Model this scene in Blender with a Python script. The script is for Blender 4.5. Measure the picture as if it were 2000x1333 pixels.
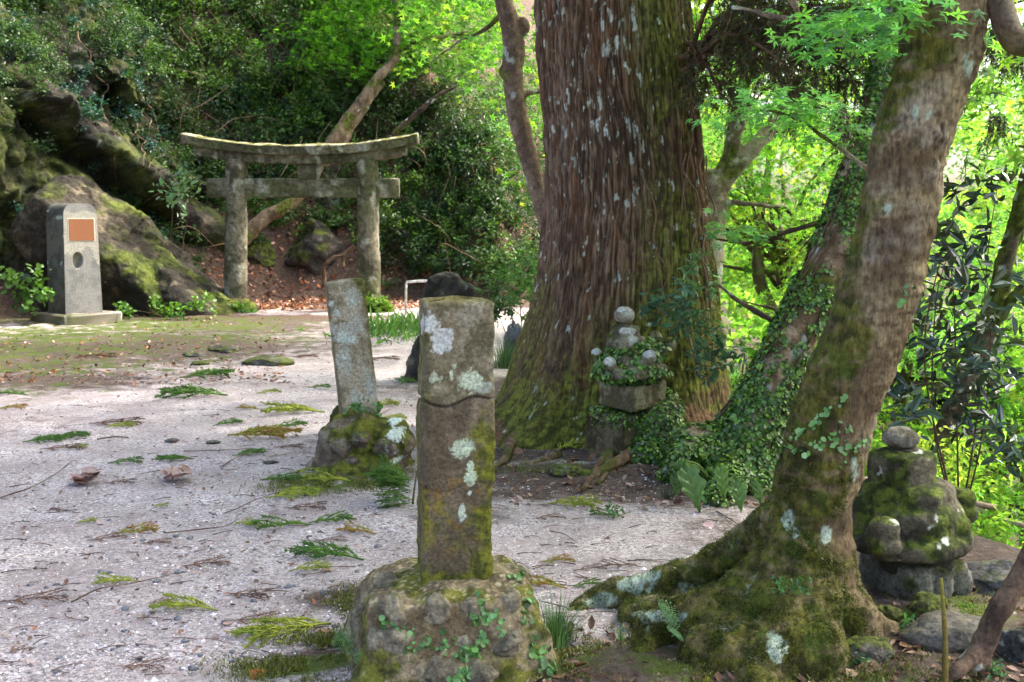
import bpy, math, random
import numpy as np
from mathutils import Vector, Matrix, Euler

for o in list(bpy.data.objects):
    bpy.data.objects.remove(o)
scene = bpy.context.scene
COL = scene.collection

# ------------------------------------------------------------------ camera
FPX, HOR, CAMZ = 2145.0, 430.0, 1.6
PITCH = math.atan((666.5 - HOR) / FPX)
cd = bpy.data.cameras.new('camera')
cam = bpy.data.objects.new('camera', cd)
COL.objects.link(cam)
cam.location = (0, 0, CAMZ)
cam.rotation_euler = (math.pi / 2 - PITCH, 0, 0)
cd.sensor_width = 36.0
cd.lens = 36.0 * FPX / 2000.0
cd.clip_start = 0.05
cd.clip_end = 1500
cd.dof.use_dof = True
cd.dof.focus_distance = 5.4
cd.dof.aperture_fstop = 6.3
scene.camera = cam

# ------------------------------------------------------------------ sky and sun
SUN_AZ, SUN_EL = math.radians(66), math.radians(52)
world = bpy.data.worlds.new('World')
scene.world = world
world.use_nodes = True
wn = world.node_tree
for n in list(wn.nodes):
    wn.nodes.remove(n)
sky = wn.nodes.new('ShaderNodeTexSky')
sky.sky_type = 'NISHITA'
sky.sun_disc = False
sky.sun_elevation = SUN_EL
sky.sun_rotation = SUN_AZ
sky.air_density = 0.8
sky.dust_density = 6.0
sky.ozone_density = 1.0
bg = wn.nodes.new('ShaderNodeBackground')
bg.inputs['Strength'].default_value = 0.15
wo = wn.nodes.new('ShaderNodeOutputWorld')
wn.links.new(sky.outputs[0], bg.inputs['Color'])
wn.links.new(bg.outputs[0], wo.inputs['Surface'])

sd = bpy.data.lights.new('sun', 'SUN')
sd.energy = 1.45
sd.angle = math.radians(2.5)
sd.color = (1.0, 0.955, 0.87)
sun = bpy.data.objects.new('sun', sd)
COL.objects.link(sun)
sdir = Vector((math.cos(SUN_EL) * math.sin(SUN_AZ), math.cos(SUN_EL) * math.cos(SUN_AZ), math.sin(SUN_EL)))
sun.rotation_euler = sdir.to_track_quat('Z', 'Y').to_euler()
sun.location = (20, 10, 30)

vs = scene.view_settings
vs.view_transform = 'Standard'
vs.look = 'None'
vs.gamma = 1.0
vs.use_curve_mapping = False
vs.exposure = 2.3
scene.render.engine = 'CYCLES'
cy = scene.cycles
cy.max_bounces = 7
cy.diffuse_bounces = 4
cy.glossy_bounces = 2
cy.transmission_bounces = 5
cy.transparent_max_bounces = 4
cy.caustics_reflective = False
cy.caustics_refractive = False
cy.sample_clamp_indirect = 6.0
cy.use_adaptive_sampling = True
cy.adaptive_threshold = 0.02
cy.use_denoising = True

# ------------------------------------------------------------------ numeric helpers
rng = np.random.default_rng(11)
random.seed(5)
_perm = np.random.default_rng(3).permutation(256).astype(np.int64)
_g = np.random.default_rng(4).normal(size=(256, 3))
_g /= np.linalg.norm(_g, axis=1)[:, None]


def pn(P, s=0):
    P = np.asarray(P, float)
    i = np.floor(P).astype(np.int64)
    f = P - i
    u = f * f * f * (f * (f * 6 - 15) + 10)
    X = [(i[:, 0] + s * 17) & 255, (i[:, 0] + 1 + s * 17) & 255]
    Yy = [i[:, 1], i[:, 1] + 1]
    Z = [i[:, 2], i[:, 2] + 1]
    out = 0.0
    for a in (0, 1):
        wx = u[:, 0] if a else 1 - u[:, 0]
        ha = _perm[X[a]]
        for b in (0, 1):
            wy = u[:, 1] if b else 1 - u[:, 1]
            hb = _perm[(ha + Yy[b]) & 255]
            for c in (0, 1):
                wz = u[:, 2] if c else 1 - u[:, 2]
                g = _g[_perm[(hb + Z[c]) & 255]]
                d = g[:, 0] * (f[:, 0] - a) + g[:, 1] * (f[:, 1] - b) + g[:, 2] * (f[:, 2] - c)
                out = out + wx * wy * wz * d
    return out * 1.5


def fbm(P, sc=1.0, o=4, s=0, gain=0.5):
    P = np.asarray(P, float) * sc
    r, a = 0.0, 1.0
    for k in range(o):
        r = r + a * pn(P, s + k * 7)
        P = P * 2.03
        a *= gain
    return r


def sm(x, a, b):
    t = np.clip((x - a) / (b - a), 0, 1)
    return t * t * (3 - 2 * t)


def S(r, g, b):
    return np.array([((c / 255) / 12.92 if c / 255 <= 0.04045 else ((c / 255 + 0.055) / 1.055) ** 2.4) for c in (r, g, b)])


def mixc(a, b, t):
    t = np.asarray(t)[:, None]
    return a * (1 - t) + b * t


def unit(v):
    return v / np.maximum(np.linalg.norm(v, axis=-1, keepdims=True), 1e-9)


_cp, _sp = math.cos(PITCH), math.sin(PITCH)


def P(px, py, Y):
    """world point seen at photo pixel (px,py) when it stands Y metres ahead"""
    rx, ru = px - 1000.0, 666.5 - py
    dy = FPX * _cp + ru * _sp
    dz = -FPX * _sp + ru * _cp
    t = Y / dy
    return np.array([rx * t, Y, CAMZ + dz * t])


def G(px, py, z=0.0):
    rx, ru = px - 1000.0, 666.5 - py
    dy = FPX * _cp + ru * _sp
    dz = -FPX * _sp + ru * _cp
    t = (z - CAMZ) / dz
    return np.array([rx * t, dy * t, z])


def catmull(pts, n):
    p = np.asarray(pts, float)
    p = np.vstack([2 * p[0] - p[1], p, 2 * p[-1] - p[-2]])
    m = len(p) - 3
    u = np.linspace(0, m - 1e-6, n)
    k = u.astype(int)
    t = (u - k)[:, None]
    a, b, c, d = p[k], p[k + 1], p[k + 2], p[k + 3]
    return 0.5 * (2 * b + (c - a) * t + (2 * a - 5 * b + 4 * c - d) * t ** 2 + (3 * b - a - 3 * c + d) * t ** 3)


# ------------------------------------------------------------------ mesh helpers
def mesh_data(name, V, F, col=None, smooth=True):
    if not isinstance(F, (list, tuple)):
        F = [F]
    F = [np.asarray(f, np.int64) for f in F if len(f)]
    me = bpy.data.meshes.new(name)
    V = np.asarray(V, np.float32)
    me.vertices.add(len(V))
    me.vertices.foreach_set('co', V.ravel())
    li = np.concatenate([f.ravel() for f in F]).astype(np.int32)
    tot = np.concatenate([np.full(len(f), f.shape[1], np.int64) for f in F])
    st = (np.cumsum(tot) - tot).astype(np.int32)
    me.loops.add(len(li))
    me.loops.foreach_set('vertex_index', li)
    me.polygons.add(len(tot))
    me.polygons.foreach_set('loop_start', st)
    me.update(calc_edges=True)
    if smooth:
        me.polygons.foreach_set('use_smooth', np.ones(len(tot), bool))
    else:
        me.polygons.foreach_set('use_smooth', np.zeros(len(tot), bool))
    if col is not None:
        col = np.asarray(col, np.float32)
        dom = 'POINT' if len(col) == len(V) else 'FACE'
        a = me.attributes.new('Col', 'FLOAT_COLOR', dom)
        c4 = np.ones((len(col), 4), np.float32)
        c4[:, :col.shape[1]] = col
        a.data.foreach_set('color', c4.ravel())
    me.update()
    return me


def link(name, me, mat=None, parent=None, loc=None, rot=None, scale=None):
    o = bpy.data.objects.new(name, me)
    COL.objects.link(o)
    if mat is not None and me is not None and len(me.materials) == 0:
        me.materials.append(mat)
    if parent is not None:
        o.parent = parent
    if loc is not None:
        o.location = tuple(float(q) for q in loc)
    if rot is not None:
        o.rotation_euler = rot
    if scale is not None:
        o.scale = (scale,) * 3 if np.isscalar(scale) else scale
    return o


def mk(name, V, F, mat, parent=None, col=None, smooth=True, loc=None, rot=None):
    return link(name, mesh_data(name, V, F, col, smooth), mat, parent, loc, rot)


def tag(o, label=None, cat=None, group=None, kind=None):
    if label: o['label'] = label
    if cat: o['category'] = cat
    if group: o['group'] = group
    if kind: o['kind'] = kind
    return o


def empty(name, loc, rz=0.0, rot=None):
    o = bpy.data.objects.new(name, None)
    o.empty_display_size = 0.1
    COL.objects.link(o)
    o.location = tuple(float(q) for q in loc)
    o.rotation_euler = rot if rot else (0, 0, rz)
    return o


def cat(parts):
    Vs, Fs, off = [], [], 0
    for V, F in parts:
        if not isinstance(F, (list, tuple)):
            F = [F]
        Vs.append(V)
        for f in F:
            Fs.append(np.asarray(f) + off)
        off += len(V)
    by = {}
    for f in Fs:
        if len(f):
            by.setdefault(f.shape[1], []).append(f)
    return np.vstack(Vs), [np.vstack(v) for v in by.values()]


def grid_faces(nr, nc, wrap):
    r = np.arange(nr - 1)[:, None]
    c = np.arange(nc if wrap else nc - 1)[None, :]
    c2 = (c + 1) % nc
    a = r * nc + c
    b = r * nc + c2
    return np.stack([a, b, b + nc, a + nc], -1).reshape(-1, 4)


def frames(C):
    T = unit(np.gradient(C, axis=0))
    n = len(C)
    U = np.zeros_like(C)
    ref = np.array([0, 1.0, 0]) if abs(T[0][1]) < 0.8 else np.array([1.0, 0, 0])
    u = np.cross(T[0], ref)
    u /= np.linalg.norm(u)
    for i in range(n):
        u = u - T[i] * np.dot(u, T[i])
        u /= np.linalg.norm(u) + 1e-12
        U[i] = u
    W = np.cross(T, U)
    return T, U, W


def tube(C, R, ns=12, caps=True):
    """swept round tube -> V, F, D (radial unit), th, row index"""
    C = np.asarray(C, float)
    n = len(C)
    R = np.broadcast_to(np.asarray(R, float), (n,))
    T, U, W = frames(C)
    th = np.linspace(0, 2 * math.pi, ns, endpoint=False)
    D = np.cos(th)[None, :, None] * U[:, None] + np.sin(th)[None, :, None] * W[:, None]
    V = C[:, None] + D * R[:, None, None]
    F = [grid_faces(n, ns, True)[:, ::-1]]
    V, D = V.reshape(-1, 3), D.reshape(-1, 3)
    if caps:
        k = len(V)
        V = np.vstack([V, C[0], C[-1]])
        D = np.vstack([D, -T[0], T[-1]])
        i = np.arange(ns)
        j = (i + 1) % ns
        F.append(np.stack([np.full(ns, k), i, j], 1))
        b = (n - 1) * ns
        F.append(np.stack([np.full(ns, k + 1), b + j, b + i], 1))
        F = [F[0], np.vstack(F[1:])]
    return V, F, D


def ptube(pts, rad, n=24, ns=10, wob=0.0, seed=0):
    C = catmull(pts, n)
    if wob:
        w = np.stack([fbm(C + 31.7 * (k + 1) + seed, 1.3, 3, seed) for k in range(3)], 1)
        C = C + w * wob
    R = np.interp(np.linspace(0, 1, n), np.linspace(0, 1, len(rad)), rad)
    V, F, D = tube(C, R, ns)
    return V, F


def sweep(prof, C, caps=True, up=(0, 0, 1)):
    """closed 2D profile (side, up) swept along C"""
    C = np.asarray(C, float)
    T = unit(np.gradient(C, axis=0))
    up = np.asarray(up, float)
    Sd = unit(np.cross(T, up))
    U = np.cross(Sd, T)
    k = len(prof)
    prof = np.asarray(prof, float)
    V = C[:, None] + prof[None, :, 0, None] * Sd[:, None] + prof[None, :, 1, None] * U[:, None]
    V = V.reshape(-1, 3)
    F = [grid_faces(len(C), k, True)]
    if caps:
        b = len(V)
        n = len(C)
        V = np.vstack([V, V[:k].mean(0), V[(n - 1) * k:n * k].mean(0)])
        i = np.arange(k)
        j = (i + 1) % k
        F.append(np.vstack([np.stack([np.full(k, b), j, i], 1),
                            np.stack([np.full(k, b + 1), (n - 1) * k + i, (n - 1) * k + j], 1)]))
    return V, F


def rrect(w, d, r, ns):
    """rounded rectangle outline, ns points, counter-clockwise, in x,y + outward normals"""
    pts, nor = [], []
    segs = [((w / 2 - r, -d / 2), (1, 0)), ]
    L = [w - 2 * r, math.pi * r / 2, d - 2 * r, math.pi * r / 2] * 2
    tot = sum(L)
    for q in np.linspace(0, tot, ns, endpoint=False):
        k = 0
        while q > L[k] and k < 7:
            q -= L[k]
            k += 1
        if k == 0: p, n = (-w / 2 + r + q, -d / 2), (0, -1)
        elif k == 2: p, n = (w / 2, -d / 2 + r + q), (1, 0)
        elif k == 4: p, n = (w / 2 - r - q, d / 2), (0, 1)
        elif k == 6: p, n = (-w / 2, d / 2 - r - q), (-1, 0)
        else:
            cx, cy_ = {1: (w / 2 - r, -d / 2 + r), 3: (w / 2 - r, d / 2 - r), 5: (-w / 2 + r, d / 2 - r), 7: (-w / 2 + r, -d / 2 + r)}[k]
            a = {1: -math.pi / 2, 3: 0, 5: math.pi / 2, 7: math.pi}[k] + q / r
            n = (math.cos(a), math.sin(a))
            p = (cx + r * n[0], cy_ + r * n[1])
        pts.append(p)
        nor.append(n)
    return np.array(pts), np.array(nor)


def superq(c, r, e1=1.0, e2=1.0, rot=None, nu=40, nv=24):
    u = np.linspace(-math.pi, math.pi, nu, endpoint=False)
    v = np.linspace(-math.pi / 2, math.pi / 2, nv)
    f = lambda w, e: np.sign(w) * np.abs(w) ** e
    cv, sv = f(np.cos(v), e1), f(np.sin(v), e1)
    cu, su = f(np.cos(u), e2), f(np.sin(u), e2)
    V = np.stack([np.outer(cv, cu) * r[0], np.outer(cv, su) * r[1], np.outer(sv, np.ones(nu)) * r[2]], -1).reshape(-1, 3)
    if rot is not None:
        V = V @ np.array(Euler(rot).to_matrix()).T
    return V + np.asarray(c, float), [grid_faces(nv, nu, True)]


def fuse(parts, voxel, smooth=6, factor=0.5):
    """voxel-fuse overlapping shells into one skin; returns V, quads, normals"""
    V, F = cat(parts)
    me = mesh_data('tmp', V, F)
    o = link('tmp', me)
    m = o.modifiers.new('r', 'REMESH')
    m.mode = 'VOXEL'
    m.voxel_size = voxel
    m.adaptivity = 0
    if smooth:
        s = o.modifiers.new('s', 'SMOOTH')
        s.factor = factor
        s.iterations = smooth
    dg = bpy.context.evaluated_depsgraph_get()
    ev = o.evaluated_get(dg).to_mesh()
    n = len(ev.vertices)
    Vo = np.empty(n * 3)
    ev.vertices.foreach_get('co', Vo)
    No = np.empty(n * 3)
    ev.vertex_normals.foreach_get('vector', No)
    li = np.empty(len(ev.loops), np.int32)
    ev.loops.foreach_get('vertex_index', li)
    Fo = li.reshape(-1, 4)
    bpy.data.objects.remove(o)
    bpy.data.meshes.remove(me)
    return Vo.reshape(-1, 3), Fo.astype(np.int64), No.reshape(-1, 3)


def vnormals(V, F):
    if not isinstance(F, (list, tuple)): F = [F]
    N = np.zeros_like(V)
    for f in F:
        n = np.cross(V[f[:, 1]] - V[f[:, 0]], V[f[:, 2]] - V[f[:, 0]])
        for k in range(f.shape[1]):
            np.add.at(N, f[:, k], n)
    return unit(N)


# ------------------------------------------------------------------ leaves
TPL = {
    'diamond': ([(0, 0, 0), (.45, .5, .10), (1, 0, -.06), (.45, -.5, .10)], [[0, 1, 2], [0, 2, 3]]),
    'ovate': ([(0, 0, 0), (.28, .42, .08), (.68, .40, .05), (1, 0, -.12), (.68, -.40, .05), (.28, -.42, .08)],
              [[0, 1, 2], [0, 2, 3], [0, 3, 4], [0, 4, 5]]),
    'long': ([(0, 0, 0), (.3, .5, .05), (.7, .42, 0), (1, 0, -.15), (.7, -.42, 0), (.3, -.5, .05)],
             [[0, 1, 2], [0, 2, 3], [0, 3, 4], [0, 4, 5]]),
    'round': ([(0, 0, 0), (.2, .42, .05), (.72, .46, .05), (1, 0, -.03), (.72, -.46, .05), (.2, -.42, .05)],
              [[0, 1, 2], [0, 2, 3], [0, 3, 4], [0, 4, 5]]),
    'needle': ([(0, .5, 0), (0, -.5, 0), (1, 0, .05)], [[0, 1, 2]]),
    'curl': ([(0, 0, 0), (.25, .40, .16), (.25, -.40, .10), (.6, .46, .22), (.6, 0, .04), (.6, -.46, .14), (1, .05, .2)],
             [[0, 4, 1], [0, 2, 4], [1, 4, 3], [2, 5, 4], [3, 4, 6], [5, 6, 4]]),
}


def _star(n=5):
    v, f = [], []
    angs = np.radians([-118, -62, 0, 62, 118])
    lens = [.62, .9, 1.0, .9, .62]
    for a, l in zip(angs, lens):
        d = np.array([math.cos(a), math.sin(a)])
        p = np.array([-d[1], d[0]])
        k = len(v)
        for q in (d * .02, d * l * .42 + p * .15, d * l, d * l * .42 - p * .15):
            v.append((q[0], q[1], -.16 * (q @ q)))
        f += [[k, k + 1, k + 2], [k, k + 2, k + 3]]
    return v, f


TPL['star'] = _star()
_s3 = _star()
TPL['star1'] = ([(-.1, -.1, 0)], [])
_v, _f = [], []
for a_, l_ in zip(np.radians([-112, -58, 0, 58, 112]), [.65, .92, 1, .92, .65]):
    d_ = np.array([math.cos(a_), math.sin(a_)])
    p_ = np.array([-d_[1], d_[0]])
    k_ = len(_v)
    for q_ in (p_ * .17 + d_ * .05, d_ * l_, -p_ * .17 + d_ * .05):
        _v.append((q_[0], q_[1], -.16 * (q_ @ q_)))
    _f.append([k_, k_ + 1, k_ + 2])
TPL['star1'] = (_v, _f)


def leaves(Pt, N, T, L, W, shape='diamond'):
    """one leaf per row: base point, normal, tip direction, length, width"""
    tv, tf = TPL[shape]
    tv, tf = np.array(tv, float), np.array(tf)
    n = len(Pt)
    T = unit(T - N * np.sum(T * N, 1, keepdims=True))
    B = np.cross(N, T)
    L = np.broadcast_to(L, (n,))[:, None, None]
    W = np.broadcast_to(W, (n,))[:, None, None]
    V = Pt[:, None] + T[:, None] * tv[None, :, 0, None] * L + B[:, None] * tv[None, :, 1, None] * W + N[:, None] * tv[None, :, 2, None] * L
    F = tf[None] + (np.arange(n) * len(tv))[:, None, None]
    return V.reshape(-1, 3), F.reshape(-1, tf.shape[1]), len(tf)


def rdir(n, r=None):
    r = r or rng
    return unit(r.normal(size=(n, 3)))


def scatter(V, F, n, w=None, r=None):
    """n random points on a mesh, optional per-vertex weight -> points, normals"""
    r = r or rng
    if not isinstance(F, (list, tuple)): F = [F]
    tr = []
    for f in F:
        tr.append(f[:, :3])
        if f.shape[1] == 4: tr.append(f[:, [0, 2, 3]])
    tr = np.vstack(tr)
    a, b, c = V[tr[:, 0]], V[tr[:, 1]], V[tr[:, 2]]
    cr = np.cross(b - a, c - a)
    ar = np.linalg.norm(cr, axis=1)
    if w is not None:
        ar = ar * w[tr].mean(1)
    cs = np.cumsum(ar)
    k = np.minimum(np.searchsorted(cs, r.random(n) * cs[-1]), len(tr) - 1)
    u, v = r.random(n), r.random(n)
    fl = u + v > 1
    u[fl], v[fl] = 1 - u[fl], 1 - v[fl]
    Pt = a[k] + (b[k] - a[k]) * u[:, None] + (c[k] - a[k]) * v[:, None]
    return Pt, unit(cr[k])


def pick(cols, n, jit=0.2, r=None):
    r = r or rng
    cols = np.array(cols)
    c = cols[r.integers(0, len(cols), n)]
    return np.clip(c * (1 + r.normal(size=(n, 1)) * jit), 0.004, 0.95)


# ------------------------------------------------------------------ materials
def nodes(name):
    m = bpy.data.materials.new(name)
    m.use_nodes = True
    t = m.node_tree
    for n in list(t.nodes): t.nodes.remove(n)
    return m, t


def N_(t, typ, **kw):
    n = t.nodes.new(typ)
    for k, v in kw.items():
        if hasattr(n, k) and not k[0].isupper(): setattr(n, k, v)
        else: n.inputs[k.replace('_', ' ')].default_value = v
    return n


def mat_vcol(name, grain=90, amt=0.45, bump=0.4, bscale=70, rough=0.9, dist=0.004, spec=0.25, aniso=None):
    """surface whose colour comes from the object's Col attribute, with fine mottling and relief"""
    m, t = nodes(name)
    at = N_(t, 'ShaderNodeAttribute', attribute_name='Col')
    tc = N_(t, 'ShaderNodeTexCoord')
    src = tc.outputs['Object']
    if aniso:
        mp = N_(t, 'ShaderNodeMapping')
        mp.inputs['Scale'].default_value = aniso
        t.links.new(src, mp.inputs['Vector'])
        src = mp.outputs[0]
    n1 = N_(t, 'ShaderNodeTexNoise', Scale=grain, Detail=5.0, Roughness=0.7)
    n2 = N_(t, 'ShaderNodeTexNoise', Scale=bscale, Detail=6.0, Roughness=0.72)
    t.links.new(src, n1.inputs['Vector'])
    t.links.new(src, n2.inputs['Vector'])
    mr = N_(t, 'ShaderNodeMapRange')
    mr.inputs['From Min'].default_value = 0.28
    mr.inputs['From Max'].default_value = 0.72
    mr.inputs['To Min'].default_value = 1 - amt
    mr.inputs['To Max'].default_value = 1 + amt
    t.links.new(n1.outputs[0], mr.inputs['Value'])
    mx = N_(t, 'ShaderNodeVectorMath', operation='SCALE')
    t.links.new(at.outputs['Color'], mx.inputs[0])
    t.links.new(mr.outputs[0], mx.inputs['Scale'])
    bp = N_(t, 'ShaderNodeBump', Strength=bump, Distance=dist)
    t.links.new(n2.outputs[0], bp.inputs['Height'])
    pb = N_(t, 'ShaderNodeBsdfPrincipled')
    pb.inputs['Roughness'].default_value = rough
    pb.inputs['Specular IOR Level'].default_value = spec
    t.links.new(mx.outputs[0], pb.inputs['Base Color'])
    t.links.new(bp.outputs[0], pb.inputs['Normal'])
    o = N_(t, 'ShaderNodeOutputMaterial')
    t.links.new(pb.outputs[0], o.inputs['Surface'])
    return m


def mat_leaf(name, trans=0.45, rough=0.45, spec=0.4, tint=(1.25, 1.35, 0.55), fixed=None):
    """thin leaf: reflects its Col and lets light through with a yellower tint"""
    m, t = nodes(name)
    if fixed is None:
        at = N_(t, 'ShaderNodeAttribute', attribute_name='Col').outputs['Color']
    else:
        oi = N_(t, 'ShaderNodeNewGeometry')
        hs = N_(t, 'ShaderNodeHueSaturation')
        hs.inputs['Color'].default_value = (*fixed, 1)
        mr = N_(t, 'ShaderNodeMapRange')
        mr.inputs['To Min'].default_value = 0.55
        mr.inputs['To Max'].default_value = 1.5
        t.links.new(oi.outputs['Random Per Island'], mr.inputs['Value'])
        t.links.new(mr.outputs[0], hs.inputs['Value'])
        at = hs.outputs[0]
    pb = N_(t, 'ShaderNodeBsdfPrincipled')
    pb.inputs['Roughness'].default_value = rough
    pb.inputs['Specular IOR Level'].default_value = spec
    t.links.new(at, pb.inputs['Base Color'])
    tl = N_(t, 'ShaderNodeBsdfTranslucent')
    sc = N_(t, 'ShaderNodeVectorMath', operation='MULTIPLY')
    sc.inputs[1].default_value = tint
    t.links.new(at, sc.inputs[0])
    t.links.new(sc.outputs[0], tl.inputs['Color'])
    mx = N_(t, 'ShaderNodeMixShader')
    mx.inputs[0].default_value = trans
    t.links.new(pb.outputs[0], mx.inputs[1])
    t.links.new(tl.outputs[0], mx.inputs[2])
    o = N_(t, 'ShaderNodeOutputMaterial')
    t.links.new(mx.outputs[0], o.inputs['Surface'])
    return m


M_STONE = mat_vcol('weathered_stone', grain=75, amt=0.62, bump=1.0, bscale=55, dist=0.012)
M_FAR = mat_vcol('weathered_rock', grain=16, amt=0.65, bump=1.0, bscale=11, dist=0.07)
M_BARK = mat_vcol('bark', grain=60, amt=0.6, bump=0.9, bscale=60, dist=0.010)
M_CEDAR = mat_vcol('cedar_bark', grain=38, amt=0.78, bump=1.0, bscale=34, dist=0.016, aniso=(1.6, 1.6, 0.16))
M_MBARK = mat_vcol('maple_bark', grain=42, amt=0.78, bump=1.0, bscale=48, dist=0.016, aniso=(1.25, 1.25, 0.5))
M_LEAF = mat_leaf('broad_leaf', trans=0.35, rough=0.42, spec=0.42, tint=(1.2, 1.3, .5))
M_MAPLE = mat_leaf('maple_leaf', trans=0.66, rough=0.5, spec=0.3, tint=(1.6, 1.85, 1.15))
M_IVY = mat_leaf('ivy_leaf', trans=0.15, rough=0.35, spec=0.5)
M_DEAD = mat_leaf('dead_leaf', trans=0.12, rough=0.7, spec=0.2, tint=(1.2, 1.0, .7))
M_TWIG = mat_vcol('twig_bark', grain=80, amt=0.5, bump=0.3, bscale=90)
M_GRAIN = mat_vcol('pebble_stone', grain=150, amt=0.3, bump=0.2, bscale=200, rough=0.85)
# ------------------------------------------------------------------ terrain
HILL = np.array([(-30, -6), (-15, 4), (-10.2, 11), (-8.9, 15.5), (-7.6, 18.6), (-6.0, 20.6), (-4.4, 21.8), (-2.0, 22.0), (-0.6, 20.6), (0.6, 20.4), (1.6, 23), (2.6, 30), (8, 60), (40, 200)], float)
DROP = np.array([(5, -30), (2.9, -4), (2.35, 2), (2.2, 4), (2.3, 5.3), (1.75, 6.7), (1.85, 8.6), (1.9, 10), (1.5, 13), (1.1, 16), (0.9, 19), (1.7, 23), (2.7, 30), (8.1, 60), (40.2, 200)], float)


def sdist(x, y, poly):
    """signed distance to a polyline; + on its left-hand side"""
    best = np.full(x.shape, 1e9)
    sg = np.ones(x.shape)
    for (ax, ay), (bx, by) in zip(poly[:-1], poly[1:]):
        dx, dy = bx - ax, by - ay
        t = np.clip(((x - ax) * dx + (y - ay) * dy) / (dx * dx + dy * dy), 0, 1)
        d = np.hypot(x - ax - t * dx, y - ay - t * dy)
        c = dx * (y - ay) - dy * (x - ax)
        m = d < best - 1e-6
        best = np.where(m, d, best)
        sg = np.where(m, np.sign(c + 1e-12), sg)
    return best * sg


def terrain(x, y):
    x, y = np.asarray(x, float), np.asarray(y, float)
    dh = sdist(x, y, HILL)
    dd = -sdist(x, y, DROP)
    q = np.stack([x.ravel(), y.ravel(), np.zeros(x.size)], 1)
    n1 = fbm(q, 0.35, 4, 1).reshape(x.shape)
    n2 = fbm(q, 1.6, 4, 2).reshape(x.shape)
    n3 = fbm(q, 5.0, 3, 9).reshape(x.shape)
    h = np.maximum(dh, 0)
    hz = 0.35 * sm(h, 0, 1.2) * h + 1.05 * np.maximum(h - 0.5, 0)
    hz = np.where(hz > 24, 24 + (hz - 24) * 0.05, hz)
    hz = hz + (n1 * 0.7 + n2 * 0.22) * sm(h, 0.2, 3)
    d = np.maximum(dd, 0)
    dz = -0.95 * (np.sqrt(d * d + 0.5) - math.sqrt(0.5))
    dz = np.maximum(dz, -9 + 0 * dz) + np.maximum(d - 34, 0) * 0.30
    dz = np.minimum(dz, 9) + (n1 * 0.8 + n2 * 0.2) * sm(d, 0.5, 4)
    flat = 0.025 * n1 + 0.012 * n2 + 0.004 * n3
    return flat * (1 - sm(np.hypot(x, y), 60, 120)) + hz + dz, dh, dd


def zat(x, y):
    return float(terrain(np.array([x]), np.array([y]))[0][0])


_rows = np.concatenate([np.linspace(-9, 1.4, 16, endpoint=False), np.geomspace(1.4, 46, 350, endpoint=False), np.geomspace(46, 420, 40)])
_t = np.linspace(-1, 1, 391)
_hw = 4.2 + 0.86 * np.maximum(_rows, 0)
TX = _hw[:, None] * _t[None, :]
TY = np.repeat(_rows[:, None], len(_t), 1)
TZ, TDH, TDD = terrain(TX, TY)

# what lies on the ground: moss / soil / leaf litter weights
_mask = np.zeros(TX.shape + (3,))


def blob(ch, px, py, rx, ry, w=1.0):
    g = G(px, py)
    e = ((TX - g[0]) / rx) ** 2 + ((TY - g[1]) / ry) ** 2
    _mask[..., ch] = np.maximum(_mask[..., ch], w * np.exp(-e * 0.9))


for b in [(1, 350, 626, 5, 1.1, .95), (2, 520, 620, 3, .7, .75), (0, 250, 628, 4, 1.2, .75), (0, 90, 655, 3.2, 2.2, .84), (0, 300, 640, 3.0, 2.0, .86), (0, 450, 660, 2.2, 1.6, .68), (0, 40, 690, 2.6, 1.6, .74), (0, 250, 690, 2.2, 1.2, .6), (0, 560, 640, 1.2, 1.0, .5), (1, 250, 680, 3.6, 2.4, .9), (1, 480, 640, 2.4, 2.0, .8), (1, 30, 700, 2.4, 2.0, 1.0), (0, 390, 700, .9, .6, .55), (0, 520, 705, .35, .35, .7),
          (0, 650, 945, .40, .32, 1.0), (0, 590, 950, .25, .2, .8), (0, 720, 930, .3, .3, .9), (0, 600, 1310, .30, .16, 1.0), (0, 640, 1265, .2, .12, .8), (0, 700, 1180, .18, .25, .7),
          (0, 1060, 920, .4, .25, .6), (0, 1230, 1300, .4, .3, .7), (0, 1900, 1200, .4, .35, .7), (0, 1700, 1333, .5, .25, .55), (0, 1050, 1300, .3, .25, .55), (0, 770, 650, .9, 1.3, .5),
          (1, 1150, 935, 1.0, .5, 1.0), (1, 1350, 960, .8, .45, 1.0), (1, 1050, 960, .5, .35, .8), (1, 1450, 1040, .4, .5, .7), (1, 1300, 1330, 1.2, .42, 1.0), (1, 1800, 1300, 1.2, .9, 1.0), (1, 1000, 1400, 1.2, .42, 1.0),
          (1, 1800, 1120, .8, .8, 1.0), (1, 700, 1170, .35, .3, .8), (1, 660, 1290, .4, .25, .75), (1, 700, 930, .7, .35, .6), (1, 60, 745, 2.0, 1.2, .8), (1, 180, 790, 1.2, .8, .4),
          (1, 800, 760, 1.2, .8, .55), (1, 660, 870, .5, .5, .55), (1, 1000, 760, 1.2, 1.3, .8), (1, 1050, 860, .6, .5, .9), (1, 900, 690, 1.0, 1.0, .5),
          (1, 990, 890, .5, .35, 1.0), (1, 1090, 885, .7, .35, 1.0), (1, 300, 740, 2.0, 1.2, .55), (1, 60, 830, 1.6, 1.0, .45), (1, 480, 780, 1.2, .9, .35), (0, 100, 720, 2.2, 1.0, .7), (0, 20, 760, 1.2, .8, .55), (1, 900, 1010, .5, .4, .6), (1, 560, 1000, .5, .3, .4), (1, 330, 1000, .8, .4, .3), (2, 560, 590, 2.2, 2.0, 1.0), (2, 400, 610, 1.6, 1.0, .7), (2, 640, 605, 1.5, 1.2, .6)]:
    blob(*b)
_mask[..., 2] = np.maximum(_mask[..., 2], sm(TDH, -0.3, 0.8))
_mask[..., 1] = np.maximum(_mask[..., 1], sm(TDD, -0.7, 0.1))
_mask[..., 1] = np.maximum(_mask[..., 1], sm(TDH, -1.6, 0.0) * 0.8)
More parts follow.
